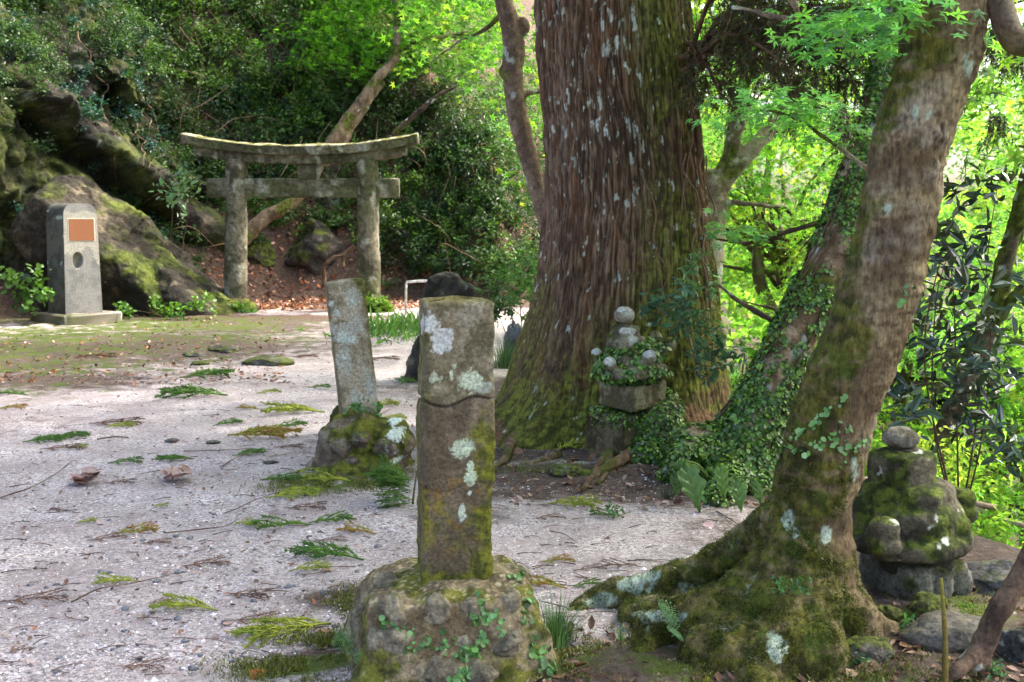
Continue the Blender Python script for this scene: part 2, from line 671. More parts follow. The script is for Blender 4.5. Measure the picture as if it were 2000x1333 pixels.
_mask[..., 0] = np.maximum(_mask[..., 0], 0.45 * sm(TDD, 0.5, 3))
TN = fbm(np.stack([TX.ravel(), TY.ravel(), TZ.ravel()], 1), 1.1, 4, 21).reshape(TX.shape)
TZ = TZ + _mask[..., 0] * np.clip(0.02 + 0.05 * TN, 0, 0.06)

# ground material: pale crushed gravel broken by moss, soil and leaf litter
m, t = nodes('gravel_ground')
geo = N_(t, 'ShaderNodeNewGeometry').outputs['Position']
at = N_(t, 'ShaderNodeAttribute', attribute_name='Col')
sep = N_(t, 'ShaderNodeSeparateColor')
t.links.new(at.outputs['Color'], sep.inputs[0])


def noise(scale, detail=4.0, rough=0.6):
    n = N_(t, 'ShaderNodeTexNoise', Scale=scale, Detail=detail, Roughness=rough)
    t.links.new(geo, n.inputs['Vector'])
    return n.outputs[0]


def ramp(src, stops):
    r = N_(t, 'ShaderNodeValToRGB')
    el = r.color_ramp.elements
    el[0].position, el[0].color = stops[0][0], (*stops[0][1], 1)
    el[1].position, el[1].color = stops[1][0], (*stops[1][1], 1)
    for p_, c_ in stops[2:]:
        e = el.new(p_)
        e.color = (*c_, 1)
    t.links.new(src, r.inputs[0])
    return r.outputs[0]


def mixn(fac, a, b, mode='MIX'):
    n = N_(t, 'ShaderNodeMix', data_type='RGBA', blend_type=mode)
    for i, q in ((0, fac), (6, a), (7, b)):
        if hasattr(q, 'links'): t.links.new(q, n.inputs[i])
        else: n.inputs[i].default_value = q if np.isscalar(q) else (*q, 1)
    return n.outputs[2]


def mathn(op, a, b, clamp=False):
    n = N_(t, 'ShaderNodeMath', operation=op, use_clamp=clamp)
    for i, q in ((0, a), (1, b)):
        if hasattr(q, 'links'): t.links.new(q, n.inputs[i])
        else: n.inputs[i].default_value = q
    return n.outputs[0]


vo = N_(t, 'ShaderNodeTexVoronoi', Scale=88.0)
t.links.new(geo, vo.inputs['Vector'])
vs_ = N_(t, 'ShaderNodeSeparateColor')
t.links.new(vo.outputs['Color'], vs_.inputs[0])
chips = ramp(vs_.outputs[0], [(0.0, (.10, .09, .09)), (0.18, (.25, .21, .20)), (0.45, (.46, .40, .39)), (0.75, (.64, .57, .555)), (1.0, (.84, .79, .775))])
fines = ramp(noise(30, 6, .75), [(0.3, (.20, .16, .145)), (0.5, (.36, .305, .295)), (0.7, (.56, .49, .485))])
grav = mixn(ramp(noise(2.2, 5, .65), [(0.36, (.15, .15, .15)), (0.62, (.9, .9, .9))]), fines, chips)
dusty = ramp(noise(1.3, 6, .68), [(0.40, (0, 0, 0)), (0.62, (1, 1, 1))])
grav = mixn(dusty, grav, mixn(0.5, grav, (.22, .175, .16)))
soil = ramp(noise(22, 8, .8), [(0.30, (.030, .021, .017)), (0.50, (.085, .060, .048)), (0.66, (.17, .13, .11)), (0.76, (.50, .45, .44))])
moss = ramp(noise(26, 8, .8), [(0.28, (.045, .040, .014)), (0.42, (.052, .072, .013)), (0.58, (.088, .118, .020)), (0.74, (.16, .18, .045))])
lit = ramp(noise(16, 8, .8), [(0.3, (.030, .020, .014)), (0.5, (.095, .060, .043)), (0.64, (.19, .125, .092)), (0.75, (.34, .24, .18))])


def wgt(ch, sc, lo=0.42, hi=0.58, k=1.1):
    a = mathn('ADD', sep.outputs[ch], mathn('MULTIPLY', mathn('SUBTRACT', noise(sc, 5, .7), 0.5), k))
    n = N_(t, 'ShaderNodeMapRange', interpolation_type='SMOOTHSTEP')
    n.inputs['From Min'].default_value = lo
    n.inputs['From Max'].default_value = hi
    t.links.new(a, n.inputs['Value'])
    return n.outputs[0]


c = mixn(wgt(1, 5.0, .35, .75), grav, soil)
c = mixn(wgt(2, 3.0, .40, .60), c, lit)
c = mixn(wgt(0, 4.0, .44, .86, 2.6), c, moss)
pb = N_(t, 'ShaderNodeBsdfPrincipled', Roughness=0.92)
pb.inputs['Specular IOR Level'].default_value = 0.2
t.links.new(c, pb.inputs['Base Color'])
bh = mathn('ADD', mathn('MULTIPLY', vo.outputs['Distance'], -0.5), noise(40, 8, .8))
bp = N_(t, 'ShaderNodeBump', Strength=0.8, Distance=0.012)
t.links.new(bh, bp.inputs['Height'])
t.links.new(bp.outputs[0], pb.inputs['Normal'])
o_ = N_(t, 'ShaderNodeOutputMaterial')
t.links.new(pb.outputs[0], o_.inputs['Surface'])
M_GROUND = m

TV = np.stack([TX.ravel(), TY.ravel(), TZ.ravel()], 1)
TC = _mask.reshape(-1, 3)
TF = grid_faces(len(_rows), len(_t), False)
_fh = TDH.ravel()[TF].mean(1)
_fd = TDD.ravel()[TF].mean(1)
_reg = np.where(_fd > 0.25, 2, np.where(_fh > 0.0, 1, 0))
for k, nm in enumerate(('gravel_clearing', 'hillside', 'valley_slope')):
    f = TF[_reg == k]
    u, inv = np.unique(f, return_inverse=True)
    o = mk(nm, TV[u], inv.reshape(-1, 4), M_GROUND, col=TC[u])
    tag(o, kind='structure')

# ------------------------------------------------------------------ cliff and boulders
def rockcol(V, N, seed, moss=0.5, base=S(92, 84, 74), dark=None, lich=0.35):
    dark = base * .42 if dark is None else dark
    a = fbm(V, 0.9, 5, seed)
    b = fbm(V, 3.5, 4, seed + 3)
    c = mixc(dark, base, sm(a + b * 0.4, -0.5, 0.5))
    c = mixc(c, S(120, 108, 88), sm(b + a * .3, 0.25, 0.7) * .6)
    mw = sm(fbm(V, 1.3, 4, seed + 9) + moss * 1.3 - 0.75 + N[:, 2] * 0.45, -0.05, 0.45)
    c = mixc(c, mixc(S(54, 60, 22), S(96, 106, 38), sm(b, -.4, .4)), mw * .9)
    lw = sm(fbm(V, 2.6, 4, seed + 5) + lich - 0.75, -0.05, 0.08) * (1 - mw)
    return mixc(c, S(150, 156, 146), lw * 0.8)


CL = catmull([(-13.5, 9.5, 0), (-11.2, 12.3, 0), (-9.7, 15.2, 0), (-8.7, 17.6, 0), (-7.7, 19.3, 0), (-6.3, 20.7, 0), (-5.6, 22.4, 0)], 300)
_nr = 210
_h = np.linspace(-0.5, 8.2, _nr)
CT = unit(np.gradient(CL, axis=0))
CN = np.stack([CT[:, 1], -CT[:, 0], 0 * CT[:, 0]], 1)      # out of the rock, towards the clearing
s_ = np.linspace(0, 1, 300)
HH, SS = np.meshgrid(_h, s_, indexing='ij')
base = CL[None] + np.array([0, 0, 1.0]) * HH[..., None]
q = base.reshape(-1, 3)
out = fbm(q * np.array([1, 1, .6]), 0.42, 4, 31) * 1.15 + fbm(q * np.array([1, 1, .55]), 1.7, 5, 35) * 0.26 + np.abs(fbm(q, 4, 5, 38, .6)) * .20
def facets(q, K, amp, tilt, seed, squash=(1, 1, 1)):
    """broken planar faces: every point takes the tilted plane of its nearest seed"""
    r_ = np.random.default_rng(seed)
    sd_ = q[r_.integers(0, len(q), K)]
    sq = np.asarray(squash, float)
    best, arg = np.full(len(q), 1e9), np.zeros(len(q), int)
    wob = np.stack([fbm(q, 1.5, 3, seed + k) for k in range(3)], 1) * .18
    for k in range(K):
        d = (((q + wob - sd_[k]) * sq) ** 2).sum(1)
        m_ = d < best
        best[m_], arg[m_] = d[m_], k
    off, gr = r_.normal(size=K) * amp, r_.normal(size=(K, 3)) * tilt
    return off[arg] + ((q - sd_[arg]) * gr[arg]).sum(1)


out = out * .55 + facets(q, 40, .17, .18, 7, (1, 1, .8)) + facets(q, 420, .045, .22, 8, (1, 1, 1.3))
out = out - 0.42 * np.maximum(q[:, 2] - 0.4, 0) * (0.45 + 0.55 * sm(SS.ravel(), .35, .9))
# a deep cleft slanting down to the right under an overhang
xp = 1000 + FPX * q[:, 0] / q[:, 1]
yp = 430 - (q[:, 2] - 1.6) / q[:, 1] * FPX
cd_ = (yp - (250 + (xp - 110) * .78)) / 60
out = out + .75 * np.exp(-((cd_ + 1.1) / .8) ** 2) * sm(xp, 40, 120) - .55 * np.exp(-(cd_ / .35) ** 2) * sm(xp, 60, 130)
V = q + np.repeat(CN[None], _nr, 0).reshape(-1, 3) * out[:, None]
F = grid_faces(_nr, 300, False)
Nn = vnormals(V, F)
if (Nn * np.repeat(CN[None], _nr, 0).reshape(-1, 3)).sum() < 0:
    F = F[:, ::-1]
    Nn = -Nn
col_ = rockcol(V, Nn, 50, 0.10, base=S(62, 58, 49), dark=S(33, 31, 27), lich=0.0)
col_ = mixc(col_, mixc(S(46, 54, 24), S(84, 92, 40), sm(fbm(V, 4, 4, 52), -.3, .3)), sm(fbm(V * np.array([1, 1, .4]), .9, 4, 53), -.25, .25) * .8)
gl = P(75, 215, 17.0)
lw = np.exp(-(np.abs(V - gl) ** 2 / np.array([.5, 2.5, .55]) ** 2).sum(1)) + 0.55 * np.exp(-(np.abs(V - P(60, 330, 16.5)) ** 2 / np.array([.45, 2.5, .7]) ** 2).sum(1))
col_ = mixc(col_, S(168, 178, 172), sm(lw + .45 * fbm(V, 5, 4, 3), .42, .75))
CLIFF_V, CLIFF_F, CLIFF_N = V, F, Nn
o = mk('cliff', V, F, M_FAR, col=col_)
tag(o, kind='structure')


def rock(name, loc, r, seed, label, catg='rock', moss=0.5, group=None, rz=0.0, flat=0.0, sub=5, mat=None, parent=None, lich=0.2, base=S(100, 96, 88), tilt=0.0, rough=.34, cuts=9):
    me = bpy.data.meshes.new('t')
    import bmesh
    bm = bmesh.new()
    bmesh.ops.create_icosphere(bm, subdivisions=sub, radius=1.0)
    bm.to_mesh(me)
    bm.free()
    V = np.empty(len(me.vertices) * 3)
    me.vertices.foreach_get('co', V)
    V = V.reshape(-1, 3)
    F = np.empty(len(me.loops), np.int32)
    me.loops.foreach_get('vertex_index', F)
    F = F.reshape(-1, 3).astype(np.int64)
    bpy.data.meshes.remove(me)
    rr = np.random.default_rng(seed)
    for k in range(cuts):                                   # broken facets
        d = unit(rr.normal(size=3))
        h = rr.uniform(0.62, 0.92)
        e = V @ d - h
        V = V - np.maximum(e, 0)[:, None] * d * 0.85
    V = V * (1 + rough * fbm(V + seed * 3.1, 1.1, 4, seed % 90)[:, None])
    V = V * np.asarray(r)
    V = V @ np.array(Euler((0, tilt, rz)).to_matrix()).T
    Nn = vnormals(V, F)
    V = V + Nn * (fbm(V + seed, 9.0 / max(r), 3, seed % 50) * 0.03 * max(r))[:, None]
    c = rockcol(V / max(r) * 1.2 + seed, Nn, seed % 70, moss, base=base, lich=lich)
    o = mk(name, V, F, mat or M_FAR, parent, c, loc=loc)
    if parent is None: tag(o, label, catg, group)
    return o


# the big moss-streaked slab between the monument and the gate
parts = [superq((-.35, .25, .75), (2.0, .85, .62), .35, .5, (.42, .72, .10)), superq((.75, .05, .18), (.75, .6, .42), .5, .7, (.2, .55, 0)), superq((-1.0, .3, .5), (.9, .7, .8), .5, .6, (0.1, .3, 0.2))]
V, F, Nn = fuse(parts, 0.03, 4)
V = V + Nn * (fbm(V, 1.2, 4, 61) * .10 + facets(V, 40, .02, .09, 12) + fbm(V, 6, 4, 62) * .03)[:, None]
keep = V[F].mean(1)[:, 2] > -0.25
c = rockcol(V, Nn, 63, .22, base=S(68, 62, 51), dark=S(40, 37, 31), lich=-.2)
wst = sm(np.sin(V[:, 0] * 5.2 + V[:, 2] * 1.1 + fbm(V, 1.2, 3, 64) * 2.4) + .35 * fbm(V, 4, 3, 66), .1, .7) * sm(V[:, 2], 1.9, .9)
c = mixc(c, mixc(S(62, 72, 26), S(96, 106, 40), sm(fbm(V, 6, 4, 65), -.3, .3)), wst * .85)
b = G(278, 618)
o = mk('boulder', V, F[keep], M_FAR, col=c, loc=(b[0] - .1, 18.75, -.1))
tag(o, 'large sloping slab of rock streaked with green moss, right of the monument', 'boulder')

for i, (px, py, r, s, lb, ms) in enumerate([
        (500, 500, (.42, .4, .38), 71, 'mossy boulder on the slope just right of the gate\'s left column', .75),
        (615, 492, (.62, .5, .55), 72, 'dark rounded boulder seen between the gate columns under the tie beam', .45),
        (560, 530, (.32, .3, .24), 73, 'low mossy rock on the leaf litter slope between the two gate boulders', .8),
        (770, 520, (.5, .4, .7), 74, 'tall dark rock on the slope behind the gate\'s right column', .35),
        (640, 440, (.7, .5, .9), 78, 'grey lichened rock face high on the slope behind the gate', .2)]):
    Yd = 22.6 + i * 0.35
    p = P(px, py, Yd)
    rock('boulder', (p[0], p[1], p[2]), r, s, lb, 'boulder', ms, lich=.5 if i == 4 else .0, base=S(80, 75, 68), cuts=5, rough=.28)

for px, py, w, s, lb, ms in [
        (526, 712, .28, 81, 'flat mossy stone embedded in the path before the gate', .85),
        (445, 690, .22, 82, 'small pale stone beside moss, left of the embedded path stone', .3),
        (375, 698, .16, 83, 'little grey stone in the moss patch at the path edge', .3),
        (390, 712, .12, 84, 'round green moss-covered stone at the path\'s mossy edge', 1.1),
        (270, 606 + 32, .10, 85, 'white stone chip on the moss before the monument', -.5),
        (415, 866, .055, 86, 'dark round stone lying alone on the gravel, right one of two', -.3),
        (337, 862, .05, 87, 'dark brown stone lying alone on the gravel, left one of two', -.3),
        (530, 905, .05, 88, 'small brown stone near the curled leaf pile', -.2)]:
    g = G(px, py)
    rock('stone', (g[0], g[1], w * .12), (w, w * .8, w * .27), s, lb, 'stone', ms, sub=4, mat=M_STONE)
# ------------------------------------------------------------------ stone posts
def post_mesh(w, d, h, seed, ns=230, nr=240, rad=.016, taper=0.03, crack=None, rough=.006, topdome=.012):
    pr, nr_ = rrect(w, d, rad, ns)
    z = np.concatenate([np.linspace(0, h - .016, nr), h - .016 + .016 * np.sin(np.linspace(0.2, 1.57, 6))])
    ins = np.concatenate([np.zeros(nr), .016 * (1 - np.cos(np.linspace(0.2, 1.57, 6)))])
    rows = []
    for zz, i in zip(z, ins):
        k = 1 - taper * zz / h
        rows.append(np.column_stack([(pr - nr_ * i) * k, np.full(ns, zz)]))
    top = rows[-1]
    for f in (.93, .8, .6, .35, .12):
        rows.append(np.column_stack([top[:, :2] * f, np.full(ns, h + topdome * (1 - f))]))
    V = np.vstack(rows)
    n = len(rows)
    F = [grid_faces(n, ns, True)]
    V = np.vstack([V, [0, 0, h + topdome]])
    b = (n - 1) * ns
    i = np.arange(ns)
    F.append(np.stack([np.full(ns, len(V) - 1), b + i, b + (i + 1) % ns], 1))
    Nn = vnormals(V, F)
    disp = fbm(V + seed, 9, 4, seed) * rough + fbm(V + seed, 40, 3, seed + 1) * rough * .3
    # worn, chipped arrises
    cx = np.abs(np.abs(V[:, 0]) - w / 2 * (1 - taper * V[:, 2] / h))
    cyd = np.abs(np.abs(V[:, 1]) - d / 2 * (1 - taper * V[:, 2] / h))
    edge = np.exp(-(np.hypot(cx, cyd) / .016) ** 2)
    disp = disp - edge * np.clip(fbm(V + seed, 16, 3, seed + 2), 0, 1) * .020
    if crack is not None:
        zc = crack(V[:, 0], V[:, 1])
        disp = disp - .016 * np.exp(-((V[:, 2] - zc) / .0055) ** 2)
        disp = disp + .005 * (V[:, 2] < zc) * (np.abs(V[:, 2] - zc) < .3)
    V = V + Nn * disp[:, None]
    return V, F, Nn


def lichen(V, c, spots, col, seed, freq=22, amp=.4):
    w = np.full(len(V), -3.0)
    for x, z, rx, rz in spots:
        e = np.sqrt(((V[:, 0] - x) / (rx * .88)) ** 2 + ((V[:, 2] - z) / (rz * .88)) ** 2)
        w = np.maximum(w, 1.3 - e)
    w = w + amp * fbm(V, freq, 4, seed) * .7 + .30 * fbm(V, 75, 4, seed + 1, .7)
    k = sm(w, .22, .50) * (V[:, 1] < 0) * (.72 + .28 * sm(fbm(V, 110, 3, seed + 2, .8), -.35, .1))
    rim = sm(w, .30, .38) * (1 - sm(w, .40, .55)) * (V[:, 1] < 0)
    c = mixc(c, np.broadcast_to(col, c.shape), k)
    return mixc(c, np.broadcast_to(np.clip(col * 1.12, 0, .85), c.shape), rim * .35)


# front post
FPY = 3.9
PB = P(884, 1095, FPY)
root = empty('stone_marker', (PB[0], PB[1], 0), math.radians(12), rot=(0, math.radians(.8), math.radians(12)))
tag(root, 'tall square stone marker with a crack and pale round lichen, nearest the camera', 'stone marker')
PH = 525 * FPY / FPX
crk = lambda x, y: .672 + .012 * np.sin(x * 30) + .10 * (x + .03) * (x > -.03) - .02 + .006 * np.sin(y * 60)
V, F, Nn = post_mesh(.252, .19, PH + .06, 5, crack=crk, taper=.02, rad=.014)
sx = .254 / 124
X = lambda px: (px - 902) * sx
Z = lambda py: (1095 - py) * FPY / FPX + .06
a, b2, b3 = fbm(V, 7, 4, 11), fbm(V, 22, 4, 12), fbm(V * np.array([1, 1, .3]), 14, 4, 14)
zc = crk(V[:, 0], V[:, 1])
up = V[:, 2] > zc
cu = mixc(S(98, 91, 68), S(138, 129, 104), sm(a + b2 * .5, -.45, .45))
cu = mixc(cu, S(150, 146, 126), sm(b3 + a * .4, .15, .6) * .6)
cl_ = mixc(S(92, 81, 63), S(122, 109, 89), sm(a + b3 * .5, -.45, .45))
c = np.where(up[:, None], cu, cl_)
dk = sm(a * .8 + fbm(V, 3.5, 3, 19) * .6, .05, .5) * sm(V[:, 2], .25, .45)
c = mixc(c, S(92, 74, 54), dk * .55)
# ochre crust low on the face and green along the right and the foot
c = mixc(c, S(124, 94, 36), sm(b2 + .6 * a, .08, .4) * np.exp(-((V[:, 2] - .30) / .17) ** 2) * .6)
gr = sm(V[:, 0] / .13 * .45 + a * 1.0 - (V[:, 2] - .42) * 1.4, .0, .85) + sm(.13 - V[:, 2] + a * .07, .0, .12) * .8 + (V[:, 0] < -.105) * sm(a + .45, 0, .6) * .55
c = mixc(c, mixc(S(66, 72, 16), S(116, 118, 34), sm(b2, -.4, .4)), np.clip(gr, 0, .9) * (V[:, 2] < zc + .25 * (V[:, 0] < -.1)))
c = mixc(c, S(112, 102, 50), sm(V[:, 2], PH + .04, PH + .07) * .8)
c = lichen(V, c, [(X(868), Z(640), .040, .060), (X(850), Z(615), .03, .04)], S(190, 194, 186), 31, 16, .9)
c = lichen(V, c, [(X(945), Z(738), .040, .024)], S(160, 166, 148), 34)
c = lichen(V, c, [(X(858), Z(716), .026, .026)], S(168, 176, 148), 35, 30, 1.2)
c = lichen(V, c, [(X(920), Z(725), .050, .044), (X(888), Z(712), .008, .02), (X(893), Z(695), .008, .009)], S(190, 200, 170), 32)
c = lichen(V, c, [(X(908), Z(856), .052, .038), (X(922), Z(893), .014, .026), (X(922), Z(915), .024, .030)], S(184, 198, 168), 33)
c = lichen(V, c, [(X(908), Z(985), .016, .036), (X(922), Z(945), .008, .01)], S(188, 198, 178), 36)
c = np.clip(c * 1.08, 0, .8)
c = np.where((np.abs(V[:, 2] - zc) < .004)[:, None], c * .55, c)
mk('shaft', V, F, M_STONE, root, c, loc=(0, 0, PB[2] - .06))

# rubble-and-mortar foot
def footing(w0, w1, h, seed, d0=None, d1=None, res=.011):
    d0, d1 = d0 or w0, d1 or w1
    k = 7
    parts = []
    for i in range(k):
        f = i / (k - 1)
        w, d = w0 + (w1 - w0) * f, d0 + (d1 - d0) * f
        parts.append(superq((0, 0, -.06 + (h - .10) * f), (w / 2, d / 2, .11), .35, .45))
    V, F, Nn = fuse(parts, res, 10)
    V = V + Nn * (fbm(V + seed, 5, 4, seed) * .028 + fbm(V + seed, 18, 4, seed + 1) * .008)[:, None]
    F = F[V[F].mean(1)[:, 2] > -.10]
    return V, F, vnormals(V, F)


TOPZ = PB[2]


def hit_local(o, V, Nn, px, py):
    """the vertex of a part (in its thing's space) that shows at a photo pixel"""
    Mx = np.array(o.rotation_euler.to_matrix())
    W = V @ Mx.T + np.array(o.location) - np.array([0, 0, CAMZ])
    d0 = unit(P(px, py, 4.0) - np.array([0, 0, CAMZ]))
    tt = W @ d0
    e = np.linalg.norm(W - tt[:, None] * d0, axis=1)
    near = e < max(e.min() * 1.5, .012)
    k = np.where(near)[0][np.argmin(tt[near])]
    return V[k], Nn[k]


V, F, Nn = footing(.76, .61, TOPZ, 5, .74, .56)
a, b2 = fbm(V, 5, 4, 21), fbm(V, 16, 4, 22)
c = mixc(S(104, 90, 66), S(158, 142, 112), sm(a + b2 * .6, -.5, .5))
mw = sm(fbm(V, 4, 4, 25) + .75 * Nn[:, 2] * sm(a, -.4, .2) - .25 + .25 * (V[:, 0] < -.25) + sm(.12 - V[:, 2], 0, .12) * .3, -.05, .3)
c = mixc(c, mixc(S(58, 64, 14), S(114, 114, 34), sm(b2, -.4, .4)), mw * .92)
c = mixc(c, S(190, 176, 140), sm(fbm(V, 60, 2, 26), .25, .5) * sm(Nn[:, 2], .3, .8) * .8)
V = V + np.array([-.025, 0, 0])
foot = mk('rubble_base', V, F, M_STONE, root, c)
FOOT1 = (V, F, Nn)
rs = np.random.default_rng(8)
# stones set in the mortar: (x, z, rx, rz) on the front, as the photograph shows them
for i, (px, py, rx, rz, ms) in enumerate([(862, 1192, .045, .05, .3), (752, 1130, .06, .06, .3), (917, 1190, .04, .045, .45), (1010, 1170, .05, .05, .2), (995, 1258, .065, .05, .15), (912, 1258, .035, .024, .1), (772, 1195, .05, .055, .6), (735, 1255, .035, .05, .2), (765, 1265, .05, .05, .4), (690, 1215, .05, .075, .8), (1020, 1100, .05, .035, .4), (850, 1300, .06, .05, .5), (960, 1320, .06, .05, .3)]):
    p, nrm = hit_local(root, V, Nn, px, py)
    rx, rz = rx * 1.25, rz * 1.2
    p = p - nrm * rx * .58
    rock('set_stone', p, (rx, rx * .9, rz), 300 + i, None, parent=root, moss=ms - .35, sub=4, mat=M_STONE, base=S(150, 140, 116), lich=-.2, rough=.25, cuts=8)

# second post, leaning
SY = 7.05
PB2 = P(703, 805, SY)
root = empty('stone_marker', (PB2[0], PB2[1], 0))
root.name = 'stone_marker'
tag(root, 'leaning grey stone marker patched with white lichen, on a mossy mound', 'stone marker')
PH2 = 262 * SY / FPX + .05
V, F, Nn = post_mesh(.245, .15, PH2, 9, ns=150, nr=150, rough=.005, taper=.0, rad=.014)
a, b2 = fbm(V, 6, 4, 15), fbm(V, 20, 4, 16)
c = mixc(S(128, 116, 92), S(168, 156, 134), sm(a + b2 * .6, -.5, .4))
c = mixc(c, S(106, 96, 64), (V[:, 0] < -.112) * .7)
px2 = lambda q: (q - 690) * .0034
pz2 = lambda q: (805 - q) * SY / FPX + .05
c = lichen(V, c, [(px2(672), pz2(690), .055, .16), (px2(686), pz2(640), .09, .12), (px2(700), pz2(570), .08, .06), (px2(715), pz2(745), .06, .09), (px2(690), pz2(770), .06, .05)], S(170, 169, 154), 41, 11, 1.3)
c = lichen(V, c, [(px2(668), pz2(600), .022, .024), (px2(660), pz2(582), .02, .025), (px2(672), pz2(650), .05, .05), (px2(690), pz2(655), .03, .025), (px2(672), pz2(688), .02, .018), (px2(700), pz2(580), .02, .025)], S(186, 194, 182), 42, 20)
c = mixc(c, mixc(S(70, 74, 24), S(108, 104, 44), sm(b2, -.3, .3)), np.clip(sm(V[:, 0] + a * .03, .085, .125) * sm(V[:, 2], .1, .5) * .8 + sm(V[:, 0] * 2 + V[:, 2] + a * .1, PH2 + .02, PH2 + .14) + sm(.10 - V[:, 2] + a * .05, 0, .08) * .7, 0, .95))
sh = mk('shaft', V, F, M_STONE, root, c, loc=(0, 0, PB2[2] - .05), rot=(math.radians(2), math.radians(-5.6), math.radians(13)))
SHAFT2 = (V @ np.array(Euler((math.radians(2), math.radians(-5.6), math.radians(13))).to_matrix()).T + np.array([0, 0, PB2[2] - .05]), F)
parts = [superq((.03, 0, .10), (.29, .30, .24), .6, .8), superq((-.02, 0, .22), (.20, .2, .15), .6, .7), superq((.2, -.08, .17), (.12, .14, .12), .8, .8), superq((.0, 0, -.02), (.34, .36, .12), .8, .9)]
V, F, Nn = fuse(parts, .013, 6)
V = V + Nn * (fbm(V, 5, 4, 55) * .05 + fbm(V, 17, 4, 56) * .012)[:, None]
F = F[V[F].mean(1)[:, 2] > -.10]
a, b2 = fbm(V, 5, 4, 57), fbm(V, 16, 4, 58)
c = mixc(S(96, 82, 66), S(134, 122, 104), sm(a + b2 * .6, -.5, .5))
mw = sm(fbm(V, 3.6, 4, 59) + .9 * Nn[:, 2] - .12, -.05, .3)
c = mixc(c, mixc(S(54, 60, 12), S(106, 108, 32), sm(b2, -.4, .4)), mw * .95)
for px, py, rx, rz in [(764, 828, .05, .03), (770, 855, .045, .04), (776, 903, .042, .02)]:
    p = P(px, py, SY - .28)
    e = np.sqrt(((V[:, 0] + PB2[0] - p[0]) / rx) ** 2 + ((V[:, 2] - p[2]) / rz) ** 2) - .5 * fbm(V, 22, 3, 5)
    c = mixc(c, np.broadcast_to(S(206, 216, 206), c.shape), sm(1.1 - e, 0, .15) * (V[:, 1] < .1))
mk('rubble_base', V, F, M_STONE, root, c)
for i, (px, py, rx, rz, ms) in enumerate([(664, 880, .07, .07, .3), (704, 862, .06, .06, .5), (752, 880, .08, .06, .2), (690, 905, .07, .05, .4)]):
    p = P(px, py, SY - .30)
    rock('set_stone', (p[0] - PB2[0], -.27, p[2]), (rx, .06, rz), 340 + i, None, parent=root, moss=ms, sub=4, mat=M_STONE, base=S(122, 108, 94), lich=.1, rough=.22)

# dark slab of natural stone behind the front post
SB = G(842, 742)
V, F, Nn = fuse([superq((-.02, 0, .5), (.21, .13, .58), .25, .3), superq((-.10, 0, .10), (.30, .17, .34), .5, .5, (0, .25, 0)), superq((.17, 0, .50), (.17, .12, .50), .2, .3)], .016, 3)
V = V + Nn * (fbm(V, 4, 4, 71) * .05 + fbm(V, 14, 4, 72) * .012)[:, None]
V[:, 0] += -.06 * (1 - sm(V[:, 2], 0, 1.0)) + .0
c = rockcol(V * 2, Nn, 73, .15, base=S(70, 67, 60), dark=S(44, 42, 38), lich=-.2)
o = mk('standing_stone', V, F[V[F].mean(1)[:, 2] > -.15], M_STONE, col=c, loc=(SB[0] + .15, SB[1], 0), rot=(0, 0, .1))
o.scale = (.86, 1, .97)
tag(o, 'dark rough standing stone half hidden behind the nearest stone marker', 'standing stone')
p = P(1003, 665, 12.0)
rock('standing_stone', (p[0] + .02, 12.4, .08), (.15, .13, .36), 92, 'small black pointed rock beside the cedar\'s left root', 'rock', .05, mat=M_STONE, base=S(96, 100, 104))

# handrail
def metal():
    m_, t_ = nodes('brushed_steel')
    pb_ = N_(t_, 'ShaderNodeBsdfPrincipled', Metallic=0.9, Roughness=0.38)
    tc_ = N_(t_, 'ShaderNodeTexCoord')
    nz = N_(t_, 'ShaderNodeTexNoise', Scale=9.0, Detail=5.0)
    t_.links.new(tc_.outputs['Object'], nz.inputs['Vector'])
    rp = N_(t_, 'ShaderNodeValToRGB')
    rp.color_ramp.elements[0].position, rp.color_ramp.elements[0].color = .35, (.32, .28, .22, 1)
    rp.color_ramp.elements[1].position, rp.color_ramp.elements[1].color = .6, (.72, .70, .66, 1)
    t_.links.new(nz.outputs[0], rp.inputs[0])
    t_.links.new(rp.outputs[0], pb_.inputs['Base Color'])
    oo = N_(t_, 'ShaderNodeOutputMaterial')
    t_.links.new(pb_.outputs[0], oo.inputs['Surface'])
    return m_


M_STEEL = metal()
hb = G(793, 617)
hY = hb[1]
tp = P(793, 551, hY)
p1, p2, p3 = P(840, 550, hY), P(900, 566, hY - .2), P(988, 642, hY - .8)
root = empty('handrail', (hb[0], hb[1], 0))
tag(root, 'bent steel tube handrail standing behind the dark standing stone', 'handrail')
rel = lambda p_: np.array(p_) - np.array([hb[0], hb[1], 0])
V, F = ptube([rel((hb[0], hb[1], -.1)), rel((hb[0], hb[1], tp[2] * .5)), rel((tp[0], tp[1], tp[2] - .05))], [.021, .021], 8, 12)
mk('post', V, F, M_STEEL, root)
V, F = ptube([rel((tp[0], tp[1], tp[2] - .05)), rel((tp[0] + .012, tp[1], tp[2] - .012)), rel((tp[0] + .05, tp[1], tp[2])), rel(p1), rel(p2), rel(p3)], [.0212, .0212], 60, 12)
mk('rail', V, F, M_STEEL, root)
V, F = ptube([rel((p3[0], p3[1], zat(p3[0], p3[1]) - .1)), rel((p3[0], p3[1], p3[2] - .3)), rel(p3)], [.021, .021], 6, 12)
mk('post', V, F, M_STEEL, root)

# ------------------------------------------------------------------ torii gate
TYD = 19.5
k_ = TYD / FPX
zpx = lambda y: P(600, y, TYD)[2]
xpx = lambda x, y=450: P(x, y, TYD)[0]
tc = np.array([xpx(592), TYD, 0])
gate = empty('torii_gate', tc)
tag(gate, 'weathered grey stone torii gate standing at the foot of the hillside', 'torii gate')


